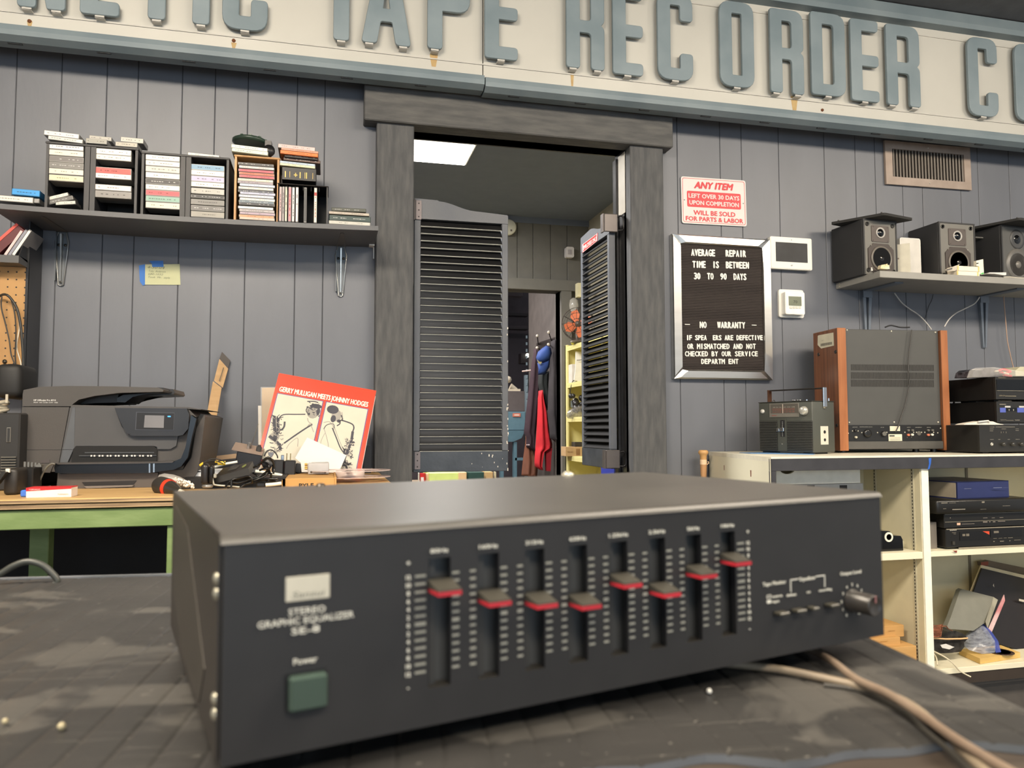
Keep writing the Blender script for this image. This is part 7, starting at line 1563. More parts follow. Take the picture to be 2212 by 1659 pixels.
text(b, 'EMPLOYEES ONLY', Vector((c[3][0], .016, c[3][1]+hh_*.28))+uxv*.06*L, uxv, uzv, hh_*.46, L*.88, bold=.02); part('sign_lettering', b, 'pw', rs_)
b = MB(); n = 4
for a_, c_ in zip(c, c[1:]+c[:1]):
    a3 = Vector((a_[0], .0158, a_[1])); c3 = Vector((c_[0], .0158, c_[1])); mid = Vector((sum(p for p, _ in c)/4, .0158, sum(q for _, q in c)/4)); b.add([a3+(mid-a3)*.05, c3+(mid-c3)*.05, c3+(mid-c3)*.12, a3+(mid-a3)*.12], [(0, 1, 2, 3)])
part('sign_border', b, 'pw', rs_)
for z0, z1 in ((W(1330, 502, 3.08).z, W(1330, 463, 3.08).z), (W(1330, 1012, 3.08).z, W(1330, 972, 3.08).z)):
    xa, xb = W(1306, 700, 3.08).x, W(1336, 700, 3.08).x
    b = MB(); b.box(xa, 3.075, z0, xb, 3.082, z1, bev=.003); b.box(xa-.004, 3.08, z0, xa+.003, 3.11, z1); part('pivot_bracket', b, C(92, 86, 84, .4, metal=.4), t, w=1)
    b = MB(); b.tube(smooth_path([(xb-.002, 3.08, z0+.01), (xb+.022, 3.075, z0+.012), (xb+.026, 3.075, (z0+z1)/2), (xb+.02, 3.075, z1-.008), (xb-.002, 3.08, z1-.01)]), .004, 8); part('spring_arm', b, C(36, 34, 34, .3, metal=.4), t, w=1)
# ================================================================== hall contents
def disc(name, label, cat, px, py, r, Y, mt, dep=.03):
    q = W(px, py, Y); b = MB(); b.lathe([(r, -dep), (r, 0), (r*.9, .004), (0, .005)], q, '-y', 24); t = thing(name, label, cat, q); part('housing', b, mt, t, w=1); return t, q
t, q = disc('smoke_alarm', 'round white smoke alarm on the plank wall behind the left saloon door', 'smoke alarm', 1099, 490, .052, HB-.035, C(222, 218, 200, .5))
b = MB(); b.box(q.x+.01, q.y-.006, q.z-.03, q.x+.022, q.y-.004, q.z-.018); part('test_button', b, C(120, 112, 100), t, w=1)
t = thing('motion_sensor', 'small white sensor box on the plank wall of the hall', 'sensor', W(1231, 545, HB))
X0, X1, Z0, Z1 = R(1223, 533, 1240, 556, HB-.04); b = MB(); b.prism(rrect(X0, Z0, X1, Z1, .014), HB-.04, HB, 'y'); part('case', b, C(216, 210, 206, .5), t, w=1)
b = MB(); b.box(X0+.012, HB-.042, Z0+.02, X1-.016, HB-.04, Z1-.02); part('lens', b, C(180, 172, 172), t, w=1)
b = MB(); X0, X1, Z0, Z1 = R(1248, 611, 1253, 641, 4.7); b.box(X0, 4.7, Z0, X1+.01, 4.75, Z1); solo('pale_wall_plate', b, C(226, 216, 176), 'narrow pale plate on the hall wall above the fan', 'plate')
# yellow shelving
UX = W(1222, 800, 4.8).x; UZ = W(1222, 746, 4.8).z
YL = mat('shelf_yellow', (216, 206, 140), .5, var=.03)
t = thing('yellow_shelving', 'pale yellow metal shelving along the hall wall behind the right saloon door', 'shelving', (1.63, 4.2, 0))
b = MB(); b.box(UX, 4.8, 0, HXR-.003, 4.82, UZ); b.box(UX, 4.77, 0, UX+.012, 4.82, UZ, bev=.001); part('end_panel', b, YL, t, w=1)
b = MB(); b.box(UX, 3.45, 0, HXR-.003, 3.47, UZ); part('end_panel', b, YL, t, w=1)
b = MB(); b.box(HXR-.012, 3.47, 0, HXR-.003, 4.8, UZ); part('back_panel', b, YL, t, w=1)
lv = [UZ-.03, W(1240, 832, 4.65).z, W(1240, 907, 4.65).z, W(1238, 992, 4.65).z, .5, .15]
for z in lv:
    b = MB(); b.box(UX+.002, 3.47, z, HXR-.012, 4.8, z+.018, bev=.001); b.box(UX+.002, 3.47, z-.012, UX+.006, 4.8, z); part('shelf_board', b, YL, t, w=1)
b = MB(); b.box(UX-.002, 4.1, 0, UX+.012, 4.13, UZ); part('post', b, C(150, 142, 100), t, w=1)
# desk fan on top
o9 = lambda x, y: (1080+x/3.607, 580+y/3.607)
q = W(*o9(585, 430), 4.6); fx, fz_ = q.x+.02, q.z
t = thing('desk_fan', 'old desk fan with orange blades and wire cage on the yellow shelving', 'fan', (fx, 4.6, UZ))
TF = Matrix.Translation((fx, 4.6, fz_)) @ Matrix.Rotation(-.5, 4, 'Z')
b = MB(); R_ = .105
for rr_, y in ((R_, 0), (R_*.95, -.03), (R_*.6, -.05), (R_*.25, -.055), (R_*.95, .03), (R_*.5, .05)):
    b.tube([TF @ Vector((rr_*math.cos(2*PI*i/28), y, rr_*math.sin(2*PI*i/28))) for i in range(29)], .0016, 5)
for i in range(12):
    a = 2*PI*i/12; b.tube([TF @ Vector((r*math.cos(a), y, r*math.sin(a))) for r, y in ((R_*.2, -.055), (R_*.6, -.05), (R_*.95, -.03), (R_, 0), (R_*.9, .035), (R_*.4, .052))], .0014, 5)
part('wire_cage', b, C(60, 52, 48, .4, metal=.5), t, w=1)
for i in range(4):
    a = 2*PI*i/4+.4; b = MB(); ca, sa = math.cos(a), math.sin(a)
    pl = [(.015, -.012), (.05, -.035), (.085, -.03), (.09, .01), (.06, .03), (.015, .014)]
    b.add([TF @ Vector((u*ca-v*sa, .35*v, u*sa+v*ca)) for u, v in pl]+[TF @ Vector((u*ca-v*sa, .35*v+.002, u*sa+v*ca)) for u, v in pl], [tuple(range(6)), tuple(range(11, 5, -1))]); part('blade', b, C(206, 112, 74, .4), t, w=1)
b = MB(); b.lathe([(.02, -.03), (.022, .0), (.012, .012), (0, .014)], (0, 0, 0), '-y', 14, T=TF); b.tube([TF @ Vector((0, .03, -.02)), (fx, 4.62, UZ+.05), (fx, 4.61, UZ+.012)], [.014, .012, .012], 10); b.lathe([(.05, 0), (.045, .012), (.01, .016)], (fx, 4.61, UZ), 'z', 18); part('motor_and_stand', b, C(80, 70, 60, .4), t, w=1)
b = MB(); q = W(*o9(575, 290), 4.66); b.lathe([(.014, -.07), (.024, -.05), (.03, 0), (.026, .035), (.01, .05), (0, .052)], q, 'z', 16); solo('glass_bottle', b, mat('bottle_glass', (200, 196, 186), .1, alpha=.45), 'pale glass bottle behind the orange-bladed fan', 'bottle')
b = MB(); b.sphere((UX+.03, 4.74, UZ+.008), .012, 8); b.sphere((UX+.07, 4.73, UZ+.01), .014, 8); solo('yellow_lumps', b, C(170, 160, 60), 'two small yellowish lumps at the corner of the yellow shelving', 'knob')
def hb_(name, label, cat, px, Y, dep, mt, zmin=None, group=None):
    X0, X1, Z0, Z1 = R(*px, Y); Z0 = zmin if zmin is not None else Z0
    b = MB(); b.box(X0, Y, Z0, X1, Y+dep, Z1, bev=.002); return solo(name, b, mt, label, cat, group)
sz = lambda i: lv[i]+.018
t = thing('paper_bag', 'white paper sheets hanging over the upper yellow shelf', 'paper', W(*o9(600, 870), 4.66))
b = MB(); quadpx(b, [o9(592, 645), o9(650, 652), o9(650, 875), o9(612, 880), o9(578, 868), o9(590, 780)], 4.66, th=.01); part('sheets', b, C(226, 222, 214), t, w=1)
b = MB(); b.tube(smooth_path([W(*o9(x, y), 4.65) for x, y in ((600, 715), (625, 712), (650, 706))]), .002, 6); part('band', b, C(50, 48, 46), t, w=1)
hb_('red_white_box', 'small red and white box at the left of the upper yellow shelf', 'box', (*o9(560, 745), *o9(592, 840)), 4.70, .1, C(206, 200, 190), zmin=sz(1))
cable([W(*o9(x, y), 4.69) for x, y in ((600, 868), (570, 875), (553, 920), (548, 970), (556, 1004), (575, 990))], .0026, 'black cable hanging from the upper yellow shelf', C(34, 32, 32))
b = MB(); rr = random.Random(2)
for i in range(14): q = W(*o9(rr.uniform(550, 640), rr.uniform(990, 1110)), 4.70+rr.uniform(-.04, .04)); b.sphere(q, rr.uniform(.014, .026), 8)
solo('black_parts_pile', b, C(40, 38, 38, .35), 'pile of small black parts on the middle yellow shelf', 'parts', kind='stuff')
b = MB(); vs = [W(*o9(x, y), 4.66) for x, y in ((515, 1150), (530, 1110), (580, 1080), (640, 1070), (650, 1170), (590, 1175), (530, 1168))]+[W(*o9(585, 1125), 4.62)]; b.add(vs, [(i, (i+1) % 7, 7) for i in range(7)], 0, True); solo('clear_parts_bag', b, mat('parts_bag', (150, 146, 142), .2, alpha=.7, rgb2=(90, 88, 88), scale=60), 'greyish plastic bag of parts on the middle yellow shelf', 'bag')
hb_('outlet_plate', 'small grey printed card behind the black parts pile', 'card', (*o9(552, 1030), *o9(590, 1085)), 4.78, .01, C(128, 134, 132))
t, X0, X1, Z0, Z1 = boxr('open_carton', 'brown printed carton on the lower yellow shelf', 'carton', (*o9(512, 1390), *o9(640, 1490)), 4.68, .1, 'card', zmin=sz(3))
b = MB(); 
for i in range(8): x_0, x_1, z_0, z_1 = R(*o9(594+i*4, 1405), *o9(596+i*4, 1455), 4.6795); b.box(x_0, 4.6792, z_0, x_1, 4.68, z_1)
wtext(b, 'MALLORY', *[1080+v/3.607 for v in (528, 570)], 580+1430/3.607, 3, 4.6792); part('print', b, C(120, 84, 60), t, w=1)
hb_('black_cup', 'small black cup standing on the brown carton', 'cup', (*o9(583, 1352), *o9(640, 1395)), 4.70, .07, C(50, 46, 44), zmin=Z1)
hb_('blue_bin', 'blue plastic bin seen low behind the right saloon door', 'bin', (1326, 1000, 1338, 1030), 3.9, .2, C(48, 60, 150))
hb_('orange_box', 'tall orange-tan box seen through the gap beside the right jamb', 'box', (1329, 830, 1345, 908), 4.05, .15, C(206, 150, 84), zmin=sz(2))
hb_('white_roll', 'white object at the gap beside the right jamb', 'roll', (1330, 795, 1345, 808), 4.05, .1, C(226, 222, 210), zmin=None)
# coats on the corridor rack
WY = 5.4
t = thing('coat_rack', 'dark wall rack with white-tipped hooks holding coats', 'coat rack', (CX-.02, WY, 1.5))
b = MB(); a, c_ = XP(*o9(285, 582), CX-.02), XP(*o9(466, 522), CX-.02)
b.add([a, c_, c_+Vector((0, 0, -.07)), a+Vector((0, 0, -.07)), a+Vector((.018, 0, 0)), c_+Vector((.018, 0, 0)), c_+Vector((.018, 0, -.07)), a+Vector((.018, 0, -.07))], [(0, 1, 2, 3), (0, 4, 5, 1), (3, 2, 6, 7)]); part('board', b, C(42, 36, 34), t, w=1)
for (x, y, x2, y2) in ((291, 525, 298, 590), (380, 497, 400, 560), (378, 592, 395, 598), (290, 618, 300, 622)):
    q = XP(*o9(x, y), CX-.09); p_ = XP(*o9(x2, y2), CX-.02); b = MB(); b.tube([p_, q], .004, 6); part('hook', b, C(60, 52, 50), t, w=1)
    b = MB(); b.sphere(q, .011, 10); part('hook_tip', b, C(206, 196, 180, .3), t, w=1)
def garment(name, label, pl, Y, th, mt, cat='coat', fold=.02, nf=9):
    pts = [(W(*o9(x, y), Y)) for x, y in pl]; xs_ = [p.x for p in pts]; zs_ = [p.z for p in pts]
    from mathutils.geometry import tessellate_polygon
    # grid fill: rows between left and right outline
    z0, z1 = min(zs_), max(zs_); rows = 22; cols = 12; vsF = []; vsB = []
    def span(z):
        xi = []
        for i in range(len(pts)):
            a, c = pts[i], pts[(i+1) % len(pts)]
            if (a.z-z)*(c.z-z) < 0 or a.z == z: xi.append(a.x+(c.x-a.x)*((z-a.z)/(c.z-a.z) if c.z != a.z else 0))
        return (min(xi), max(xi)) if xi else None
    rowsv = []
    for r in range(rows+1):
        z = z0+(z1-z0)*(.002+.996*r/rows); s = span(z)
        if not s: continue
        rowsv.append((z, *s))
    for z, a, c in rowsv:
        for k in range(cols+1):
            u = k/cols; e = math.sin(PI*u)**.5; f = math.sin(u*nf*1.7+z*3)*fold*.5
            vsF.append((a+(c-a)*u, Y-th*.5*e-f*e, z)); vsB.append((a+(c-a)*u, Y+th*.5*e, z))
    n = len(rowsv); b = MB(); N = cols+1; fs = []
    for r in range(n-1):
        for k in range(cols):
            i = r*N+k; fs.append((i, i+1, i+N+1, i+N)); j = n*N+i; fs.append((j, j+N, j+N+1, j+1))
    for k in range(cols): fs.append((k, n*N+k, n*N+k+1, k+1)); i = (n-1)*N+k; fs.append((i, i+1, n*N+i+1, n*N+i))
    b.add(vsF+vsB, fs, 0, True)
    t = thing(name, label, cat, (sum(xs_)/len(xs_), Y, z0), 'clothes on the hooks'); part('cloth', b, mt, t, w=1); return t
t = garment('coat', 'long plum-black coat leftmost on the hooks', [(272, 625), (300, 640), (320, 800), (310, 1000), (285, 1240), (268, 1425), (205, 1395), (205, 1310), (183, 1295), (200, 1150), (222, 950), (245, 750)], 5.42, .10, mat('plum_wool', (48, 32, 40), .9, rgb2=(58, 40, 48)))
b = MB()
for x in (212, 226): b.sphere(W(*o9(x, 1375), 5.36), .006, 8)
part('button', b, C(196, 184, 184), t, w=1)
garment('brown_garment', 'brown leather apron hanging low beneath the plum coat', [(205, 1300), (275, 1420), (300, 1500), (290, 1625), (165, 1625), (180, 1480)], 5.46, .06, C(116, 72, 52, .6), 'apron')
garment('jacket', 'dark charcoal jacket hanging at the right of the hooks', [(400, 560), (466, 530), (470, 800), (472, 1200), (470, 1360), (395, 1355), (385, 1240), (372, 1130), (380, 900), (392, 700)], 5.09, .12, mat('charcoal_cloth', (44, 40, 44), .9, rgb2=(54, 50, 52)), 'jacket')
t = garment('dark_sweater', 'dark green-black sweater between the blue cap and the red sweatshirt', [(300, 820), (385, 800), (380, 960), (375, 1105), (340, 1050), (310, 960), (295, 900)], 5.21, .09, C(34, 38, 38, .9), 'sweater')
t = garment('sweatshirt', 'bright red hooded sweatshirt hanging under the blue cap', [(315, 950), (335, 1020), (365, 1110), (385, 1260), (408, 1370), (405, 1405), (360, 1400), (350, 1420), (330, 1520), (322, 1570), (275, 1562), (270, 1500), (285, 1260), (300, 1010)], 5.19, .10, mat('red_fleece', (196, 34, 44), .85, var=.12), 'sweatshirt', fold=.03)
b = MB(); X_ = [W(*o9(x, y), 5.15) for x, y in ((360, 1400), (408, 1400), (400, 1480), (395, 1580), (366, 1578), (362, 1480))]
b.add(X_+[v+Vector((0, .04, 0)) for v in X_], [tuple(range(6)), tuple(range(11, 5, -1))]+[(i, i+6, (i+1) % 6+6, (i+1) % 6) for i in range(6)]); part('sleeve', b, mat('red_fleece_dark', (150, 24, 36), .9), t, w=1)
t = thing('baseball_cap', 'royal blue baseball cap with a small patch hanging on a hook', 'cap', W(*o9(330, 720), 5.3))
def cappts(pl, Y, th, mt, nm):
    vs = [W(*o9(x, y), Y) for x, y in pl]; c = sum(vs, Vector())/len(vs)+Vector((0, -th, 0)); n = len(vs); b = MB()
    mid = [v*.55+c*.45+Vector((0, -th*.35, 0)) for v in vs]
    b.add(vs+mid+[c], [(i, (i+1) % n, n+(i+1) % n, n+i) for i in range(n)]+[(n+i, n+(i+1) % n, 2*n) for i in range(n)]+[tuple(range(n-1, -1, -1))], 0, True); part(nm, b, mt, t, w=1)
BLU = mat('cap_blue', (44, 74, 140), .8, var=.08)
cappts([(330, 620), (360, 600), (395, 615), (405, 660), (385, 720), (340, 735), (288, 735), (282, 690), (295, 650)], 5.06, .05, BLU, 'crown')
cappts([(290, 735), (340, 735), (392, 700), (385, 770), (350, 825), (295, 830), (300, 780)], 5.05, .02, C(38, 64, 124, .8), 'peak')
b = MB(); quadpx(b, [o9(288, 708), o9(305, 725), o9(328, 728), o9(318, 745), o9(300, 740)], 5.02, th=.001); part('patch', b, C(160, 150, 110), t, w=1)
b = MB(); b.tube([W(*o9(175, 802), 5.5), W(*o9(230, 795), 5.45), W(*o9(300, 790), 5.4)], .006, 8); solo('coat_hanger_bar', b, C(176, 150, 140), 'pale hanger bar sticking out left of the blue cap', 'hanger')
# machines left in the far room
t = thing('bench_cabinet', 'grey-blue metal cabinet on legs with a small orange label in the far room', 'cabinet', W(*o9(130, 1600), 6.2))
TB = C(92, 122, 134, .5)
X0, X1, Z0, Z1 = R(*o9(-40, 1115), *o9(198, 1260), 6.2); b = MB(); b.box(X0, 6.2, Z0, X1, 6.5, Z1, bev=.004); part('body', b, TB, t, w=1)
X0, X1, Z0, Z1a = R(*o9(-40, 1262), *o9(196, 1350), 6.19); b = MB(); b.prism([(X0+.02, Z1a), (X1, Z1a), (X1-.03, Z0+.03), (X1-.1, Z0), (X0+.1, Z0)], 6.19, 6.48, 'y'); part('hopper', b, C(84, 114, 126, .5), t, w=1)
for x in (118, 15): 
    X0, X1, Z0, Z1 = R(*o9(x-10, 1350), *o9(x+14, 1640), 6.2); b = MB(); b.box(X0, 6.2, 0, X1, 6.25, Z1); part('leg', b, TB, t, w=1)
X0, X1, Z0, Z1 = R(*o9(118, 1475), *o9(180, 1495), 6.2); b = MB(); b.box(X0, 6.2, Z0, X1, 6.23, Z1); part('rail', b, TB, t, w=1)
X0, X1, Z0, Z1 = R(*o9(100, 1128), *o9(160, 1155), 6.195); b = MB(); b.box(X0, 6.194, Z0, X1, 6.2, Z1); part('label', b, C(206, 120, 96), t, w=1)
b = MB(); X0, X1, Z0, Z1 = R(*o9(112, 1137), *o9(150, 1147), 6.193); b.box(X0, 6.1925, Z0, X1, 6.194, Z1); part('label_print', b, C(226, 206, 190), t, w=1)
X0, X1, Z0, Z1 = R(*o9(-40, 955), *o9(192, 1110), 6.24); hb_('grey_case', 'plain brown-grey case on top of the blue-grey cabinet', 'case', (*o9(-40, 955), *o9(192, 1113)), 6.24, .2, C(88, 80, 78, .6))
b = MB(); b.box(*[v for v in (R(*o9(60, 938), *o9(160, 955), 6.25)[0], 6.25, R(*o9(60, 938), *o9(160, 955), 6.25)[2], R(*o9(60, 938), *o9(160, 955), 6.25)[1], 6.35, R(*o9(60, 938), *o9(160, 955), 6.25)[3])]); b.tube([W(*o9(80, 920), 6.27), W(*o9(130, 945), 6.27)], [.03, .015], 8); b.sphere(W(*o9(65, 865), 6.3), .03, 8); solo('tools_on_case', b, C(206, 194, 170), 'pale tool odds and ends lying on the brown-grey case', 'tools')
X0, X1, Z0, Z1 = R(*o9(198, 830), *o9(218, 1060), 6.6); b = MB(); b.box(X0, 6.6, 0, X1, 6.65, Z1); 
for k in range(10): b.box(X0+.005, 6.595, Z0+.05+k*.06, X1-.005, 6.6, Z0+.075+k*.06)
solo('upright_strip', b, C(150, 168, 176), 'narrow pale vertical strip with rungs beside the plum coat', 'strip')
hb_('wall_lamp_box', 'dark shelf lamp with a small bright bulb in the far room', 'lamp', (*o9(165, 660), *o9(220, 740)), 6.7, .1, C(34, 28, 30))
b = MB(); b.sphere(W(*o9(215, 677), 6.66), .02, 10); solo('lamp_bulb', b, mat('bulb', (240, 236, 220), .4, emit=(255, 250, 230), es=2), 'tiny bright bulb at the dark shelf lamp', 'bulb')
b = MB(); X0, X1, Z0, Z1 = R(*o9(-60, 505), *o9(222, 640), 7.15); b.box(X0, 7.12, Z0-.5, X1+.4, 7.18, Z1); solo('dark_cabinet', b, C(46, 40, 46, .7), 'dark cupboard standing against the far room wall', 'cupboard')
b = MB(); X0, X1, Z0, Z1 = R(*o9(-60, 345), *o9(222, 365), 6.9); b.box(X0-.3, 6.9, Z0, X1, 7.0, Z1); X0, X1, Z0, Z1b = R(*o9(-60, 458), *o9(222, 470), 6.9); b.box(X0-.3, 6.9, Z0, X1, 7.0, Z1b); solo('wall_rail', b, C(40, 34, 36), 'dark rails across the pale upper wall of the far room', 'rail')
# low things seen under the left saloon door
oG = lambda x, y: (900+x/11.06, 1000+y/11.06)
HYt = 4.3; ht = W(1000, 1045, HYt).z
t = thing('hall_table', 'low table in the hall under the left saloon door', 'table', (.9, 4.3, 0))
b = MB(); b.box(.2, 4.2, ht-.03, 1.25, 4.7, ht); part('top', b, C(130, 110, 84), t, w=1)
for x in (.22, 1.2): b = MB(); b.box(x, 4.22, 0, x+.04, 4.26, ht-.03); part('leg', b, C(90, 76, 58), t, w=1)
X0, X1, Z0, Z1 = R(*oG(75, 245), *oG(218, 440), 4.3)
t = thing('red_canister', 'red canister with a white label under the left saloon door', 'canister', ((X0+X1)/2, 4.3, ht))
b = MB(); b.cyl(((X0+X1)/2, 4.3, ht), ((X0+X1)/2, 4.3, Z1), (X1-X0)/2, n=18); part('can', b, C(190, 40, 44, .35), t, w=1)
b = MB(); b.box(X0+.004, 4.3-(X1-X0)/2-.001, ht, X0+(X1-X0)*.6, 4.3-(X1-X0)/4, (ht+Z1)/2+.01); part('label', b, C(226, 216, 216), t, w=1)
hb_('lime_crate', 'lime green box top seen under the left saloon door', 'box', (*oG(310, 240), *oG(1000, 440)), 4.25, .3, C(206, 222, 130, .6), zmin=ht)
hb_('tan_carton', 'tan carton flap right of the lime green box', 'carton', (*oG(1005, 225), *oG(1195, 400)), 4.24, .3, C(222, 186, 140, .7), zmin=ht)
hb_('tan_card', 'pinkish card between the red canister and the lime green box', 'card', (*oG(222, 255), *oG(305, 440)), 4.3, .02, C(222, 180, 150, .7), zmin=ht)
hb_('green_book', 'dark green box right of the tan carton under the door', 'box', (*oG(1235, 225), *oG(1610, 380)), 4.24, .25, C(28, 64, 56, .5), zmin=ht)
hb_('tan_book', 'worn tan folder right of the dark green box', 'folder', (*oG(1650, 215), *oG(1825, 370)), 4.26, .2, C(190, 158, 110, .7), zmin=ht)
hb_('white_rod', 'pale upright strip near the free edge of the left saloon door', 'strip', (*oG(1880, 215), *oG(1905, 360)), 4.26, .05, C(190, 180, 150), zmin=ht)
hb_('white_angle', 'pale narrow strip left of the red canister', 'strip', (*oG(45, 235), *oG(68, 440)), 4.26, .03, C(206, 200, 190), zmin=ht)
# ================================================================== foreground bench, mat and equalizer
TZ = .960
pA = ZP(0, 1253, .964); pB = ZP(372, 1243, .964)
ma = math.radians(-6.0)
ux = Vector((math.cos(ma), math.sin(ma), 0)); uy = Vector((-ux.y, ux.x, 0))
TB_ = Matrix((ux, uy, Vector((0, 0, 1)))).transposed().to_4x4()
def tab(px, py, z=.964): q = ZP(px, py, z); return q.dot(ux), q.dot(uy)
yback = (tab(0, 1253)[1]+tab(372, 1243)[1])/2
xr = (tab(1889, 1381)[0]+tab(2212, 1530)[0])/2
T = TB_.copy(); T.translation = Vector((0, 0, 0))
t = thing('front_table', 'dark table in the foreground under the black ribbed mat', 'table', T=T)
b = MB(); b.box(-1.5, -.35, TZ-.04, xr, yback, TZ-.0, bev=.003); part('top', b, mat('table_dark_brown', (52, 44, 38), .5, rgb2=(70, 62, 54), scale=9, stretch=(1, 6, 1)), t)
for x, y in ((-1.45, -.3), (xr-.06, -.3), (-1.45, yback-.08), (xr-.06, yback-.08)):
    b = MB(); b.box(x, y, 0, x+.05, y+.05, TZ-.04); part('leg', b, C(40, 38, 36), t)
# mat: extruded ribbed profile running away from the camera
MATM = mat('rubber_mat', (42, 42, 42), .42, rgb2=(56, 55, 54), scale=7, bump=.05, bscale=140, lo=.3, hi=.75)
nt = MATM.node_tree; n = nt.nodes; L = nt.links
tc = n['Texture Coordinate']; bs = n['Principled BSDF']; base = bs.inputs['Base Color'].links[0].from_socket
def scratch(rotz, scale, thr, w_):
    mp = n.new('ShaderNodeMapping'); mp.inputs['Rotation'].default_value = (0, 0, rotz); mp.inputs['Scale'].default_value = scale; L.new(tc.outputs['Object'], mp.inputs[0])
    nz = n.new('ShaderNodeTexNoise'); nz.inputs['Scale'].default_value = 1; nz.inputs['Detail'].default_value = 5; nz.inputs['Distortion'].default_value = .6; L.new(mp.outputs[0], nz.inputs['Vector'])
    r = n.new('ShaderNodeValToRGB'); r.color_ramp.elements[0].position = thr; r.color_ramp.elements[1].position = thr+.05; r.color_ramp.elements[0].color = (0, 0, 0, 1); r.color_ramp.elements[1].color = (w_, w_, w_, 1); L.new(nz.outputs[0], r.inputs[0]); return r.outputs[0]
cur = base
for rz, sc, th, w_ in ((.5, (9, 600, 1), .66, .35), (-.9, (7, 640, 1), .66, .35), (1.2, (8, 620, 1), .66, .35), (.7, (9, 13, 1), .56, .22), (.1, (160, 190, 1), .68, .6)):
    mx = n.new('ShaderNodeMixRGB'); mx.inputs[2].default_value = (.2, .19, .17, 1); L.new(scratch(rz, sc, th, w_), mx.inputs[0]); L.new(cur, mx.inputs[1]); cur = mx.outputs[0]
L.new(cur, bs.inputs['Base Color'])
yf = (tab(1671, 1657)[1]+tab(2212, 1583)[1])/2
P_ = .0225; x0 = -1.2; prof = []; x = x0
while x < xr-.001:
    for f, z in ((0, .0041), (.03, .0040), (.07, .0034), (.13, .0034), (.17, .0040), (.2, .0041), (.6, .0042)):
        if x+P_*f < xr: prof.append((x+P_*f, z))
    x += P_
prof.append((xr, .0035))
b = MB(); rows = 24; vs = []; N = len(prof); rng = random.Random(3); ph = rng.random()
for r in range(rows+1):
    y = yf+(yback-yf)*r/rows
    for i, (px, pz) in enumerate(prof):
        e = .004*math.sin(px*52+1)+.003*math.sin(px*97) if r == 0 else 0
        vs.append((px, y+e, TZ+pz+.0004*math.sin(px*9)))
fs = []
for r in range(rows):
    for i in range(N-1): k = r*N+i; fs.append((k, k+1, k+N+1, k+N))
b.add(vs, fs, 0, True)
fr_ = [Vector((v[0], v[1], TZ+.0003)) for v in vs[:N]]; b.add([Vector(v) for v in vs[:N]]+fr_, [(i+1, i, i+N, i+N+1) for i in range(N-1)], 1)
b.box(x0, yback-.001, TZ, xr, yback+.006, TZ+.0055, 1)
m_ = thing('rubber_mat', 'worn black ribbed rubber mat covering the foreground table', 'mat', T=T)
part('ribbed_sheet', b, [MATM, mat('mat_edge', (84, 88, 92), .5, rgb2=(108, 112, 118))], m_)
# ---- equalizer
ya = .2483
ex = Vector((math.cos(ya), math.sin(ya), .0049)).normalized(); ey = Vector((-math.sin(ya), math.cos(ya), .0028)); ey = (ey-ex*ey.dot(ex)).normalized(); ez = ex.cross(ey)
TE = Matrix((ex, ey, ez)).transposed().to_4x4(); TE.translation = CAM+Vector((-.0417, .3568, -.1444))
t = thing('graphic_equalizer', 'black eight-band stereo graphic equalizer in the foreground on the ribbed mat', 'equalizer', T=TE)
EW, EH, ED = .43, .0978, .266
PAN = mat('equalizer_panel', (44, 44, 45), .45, var=.05, scale=40, spec=.35)
COV = mat('equalizer_cover', (66, 64, 61), .40, var=.12, scale=12, bump=.05, bscale=500, spec=.9)
# front panel with eight slots: built of strips
sx = [.1006+.02693*i for i in range(8)]; sw_, sv0, sv1 = .0058, .0178, .0802
b = MB()
xs_ = [.0] + [v for s in sx for v in (s-sw_, s+sw_)] + [EW]
for i in range(0, len(xs_), 2): b.box(xs_[i], 0, 0, xs_[i+1], .004, EH-.0035)
for s in sx: b.box(s-sw_, 0, 0, s+sw_, .004, sv0); b.box(s-sw_, 0, sv1, s+sw_, .004, EH-.0035)
part('front_panel', b, PAN, t)
b = MB(); r = .005
pro = [(.0, EH-.0032)]+[(.0+r-r*math.cos(PI/2*k/5)-.001, EH-r+r*math.sin(PI/2*k/5)) for k in range(1, 6)]+[(ED, EH), (ED, EH-.001), (.006, EH-.001), (.004, EH-.0032)]
b.prism(pro, -.0015, EW+.0015, 'x'); part('cover_top', b, COV, t)
for x0_, x1_ in ((-.0015, .0), (EW, EW+.0015)):
    b = MB(); b.box(x0_, .006, 0, x1_, ED, EH); part('cover_side', b, mat('cover_side_dark', (50, 46, 42), .45, var=.08), t)
b = MB(); b.box(0, .004, 0, EW, ED, .0015); b.box(0, ED-.002, 0, EW, ED, EH-.001); part('chassis', b, C(30, 30, 30, .6), t)
b = MB(); b.box(.08, .009, .012, .31, .011, .086); part('slot_backing', b, C(66, 66, 65, .5), t)
b = MB()
for s in sx: b.box(s-sw_*.62, .005, sv0-.003, s-sw_*.1, .0095, sv1+.002); 
part('slot_rail', b, C(56, 56, 55, .35), t, kind='stuff')
b = MB()
for s in sx: b.box(s-sw_, .0002, sv0-.0006, s+sw_, .012, sv0+.0002)
part('slot_lip', b, C(52, 50, 46, .4), t)
kn = [.0659, .0579, .0538, .0502, .0586, .0508, .0585, .0634]
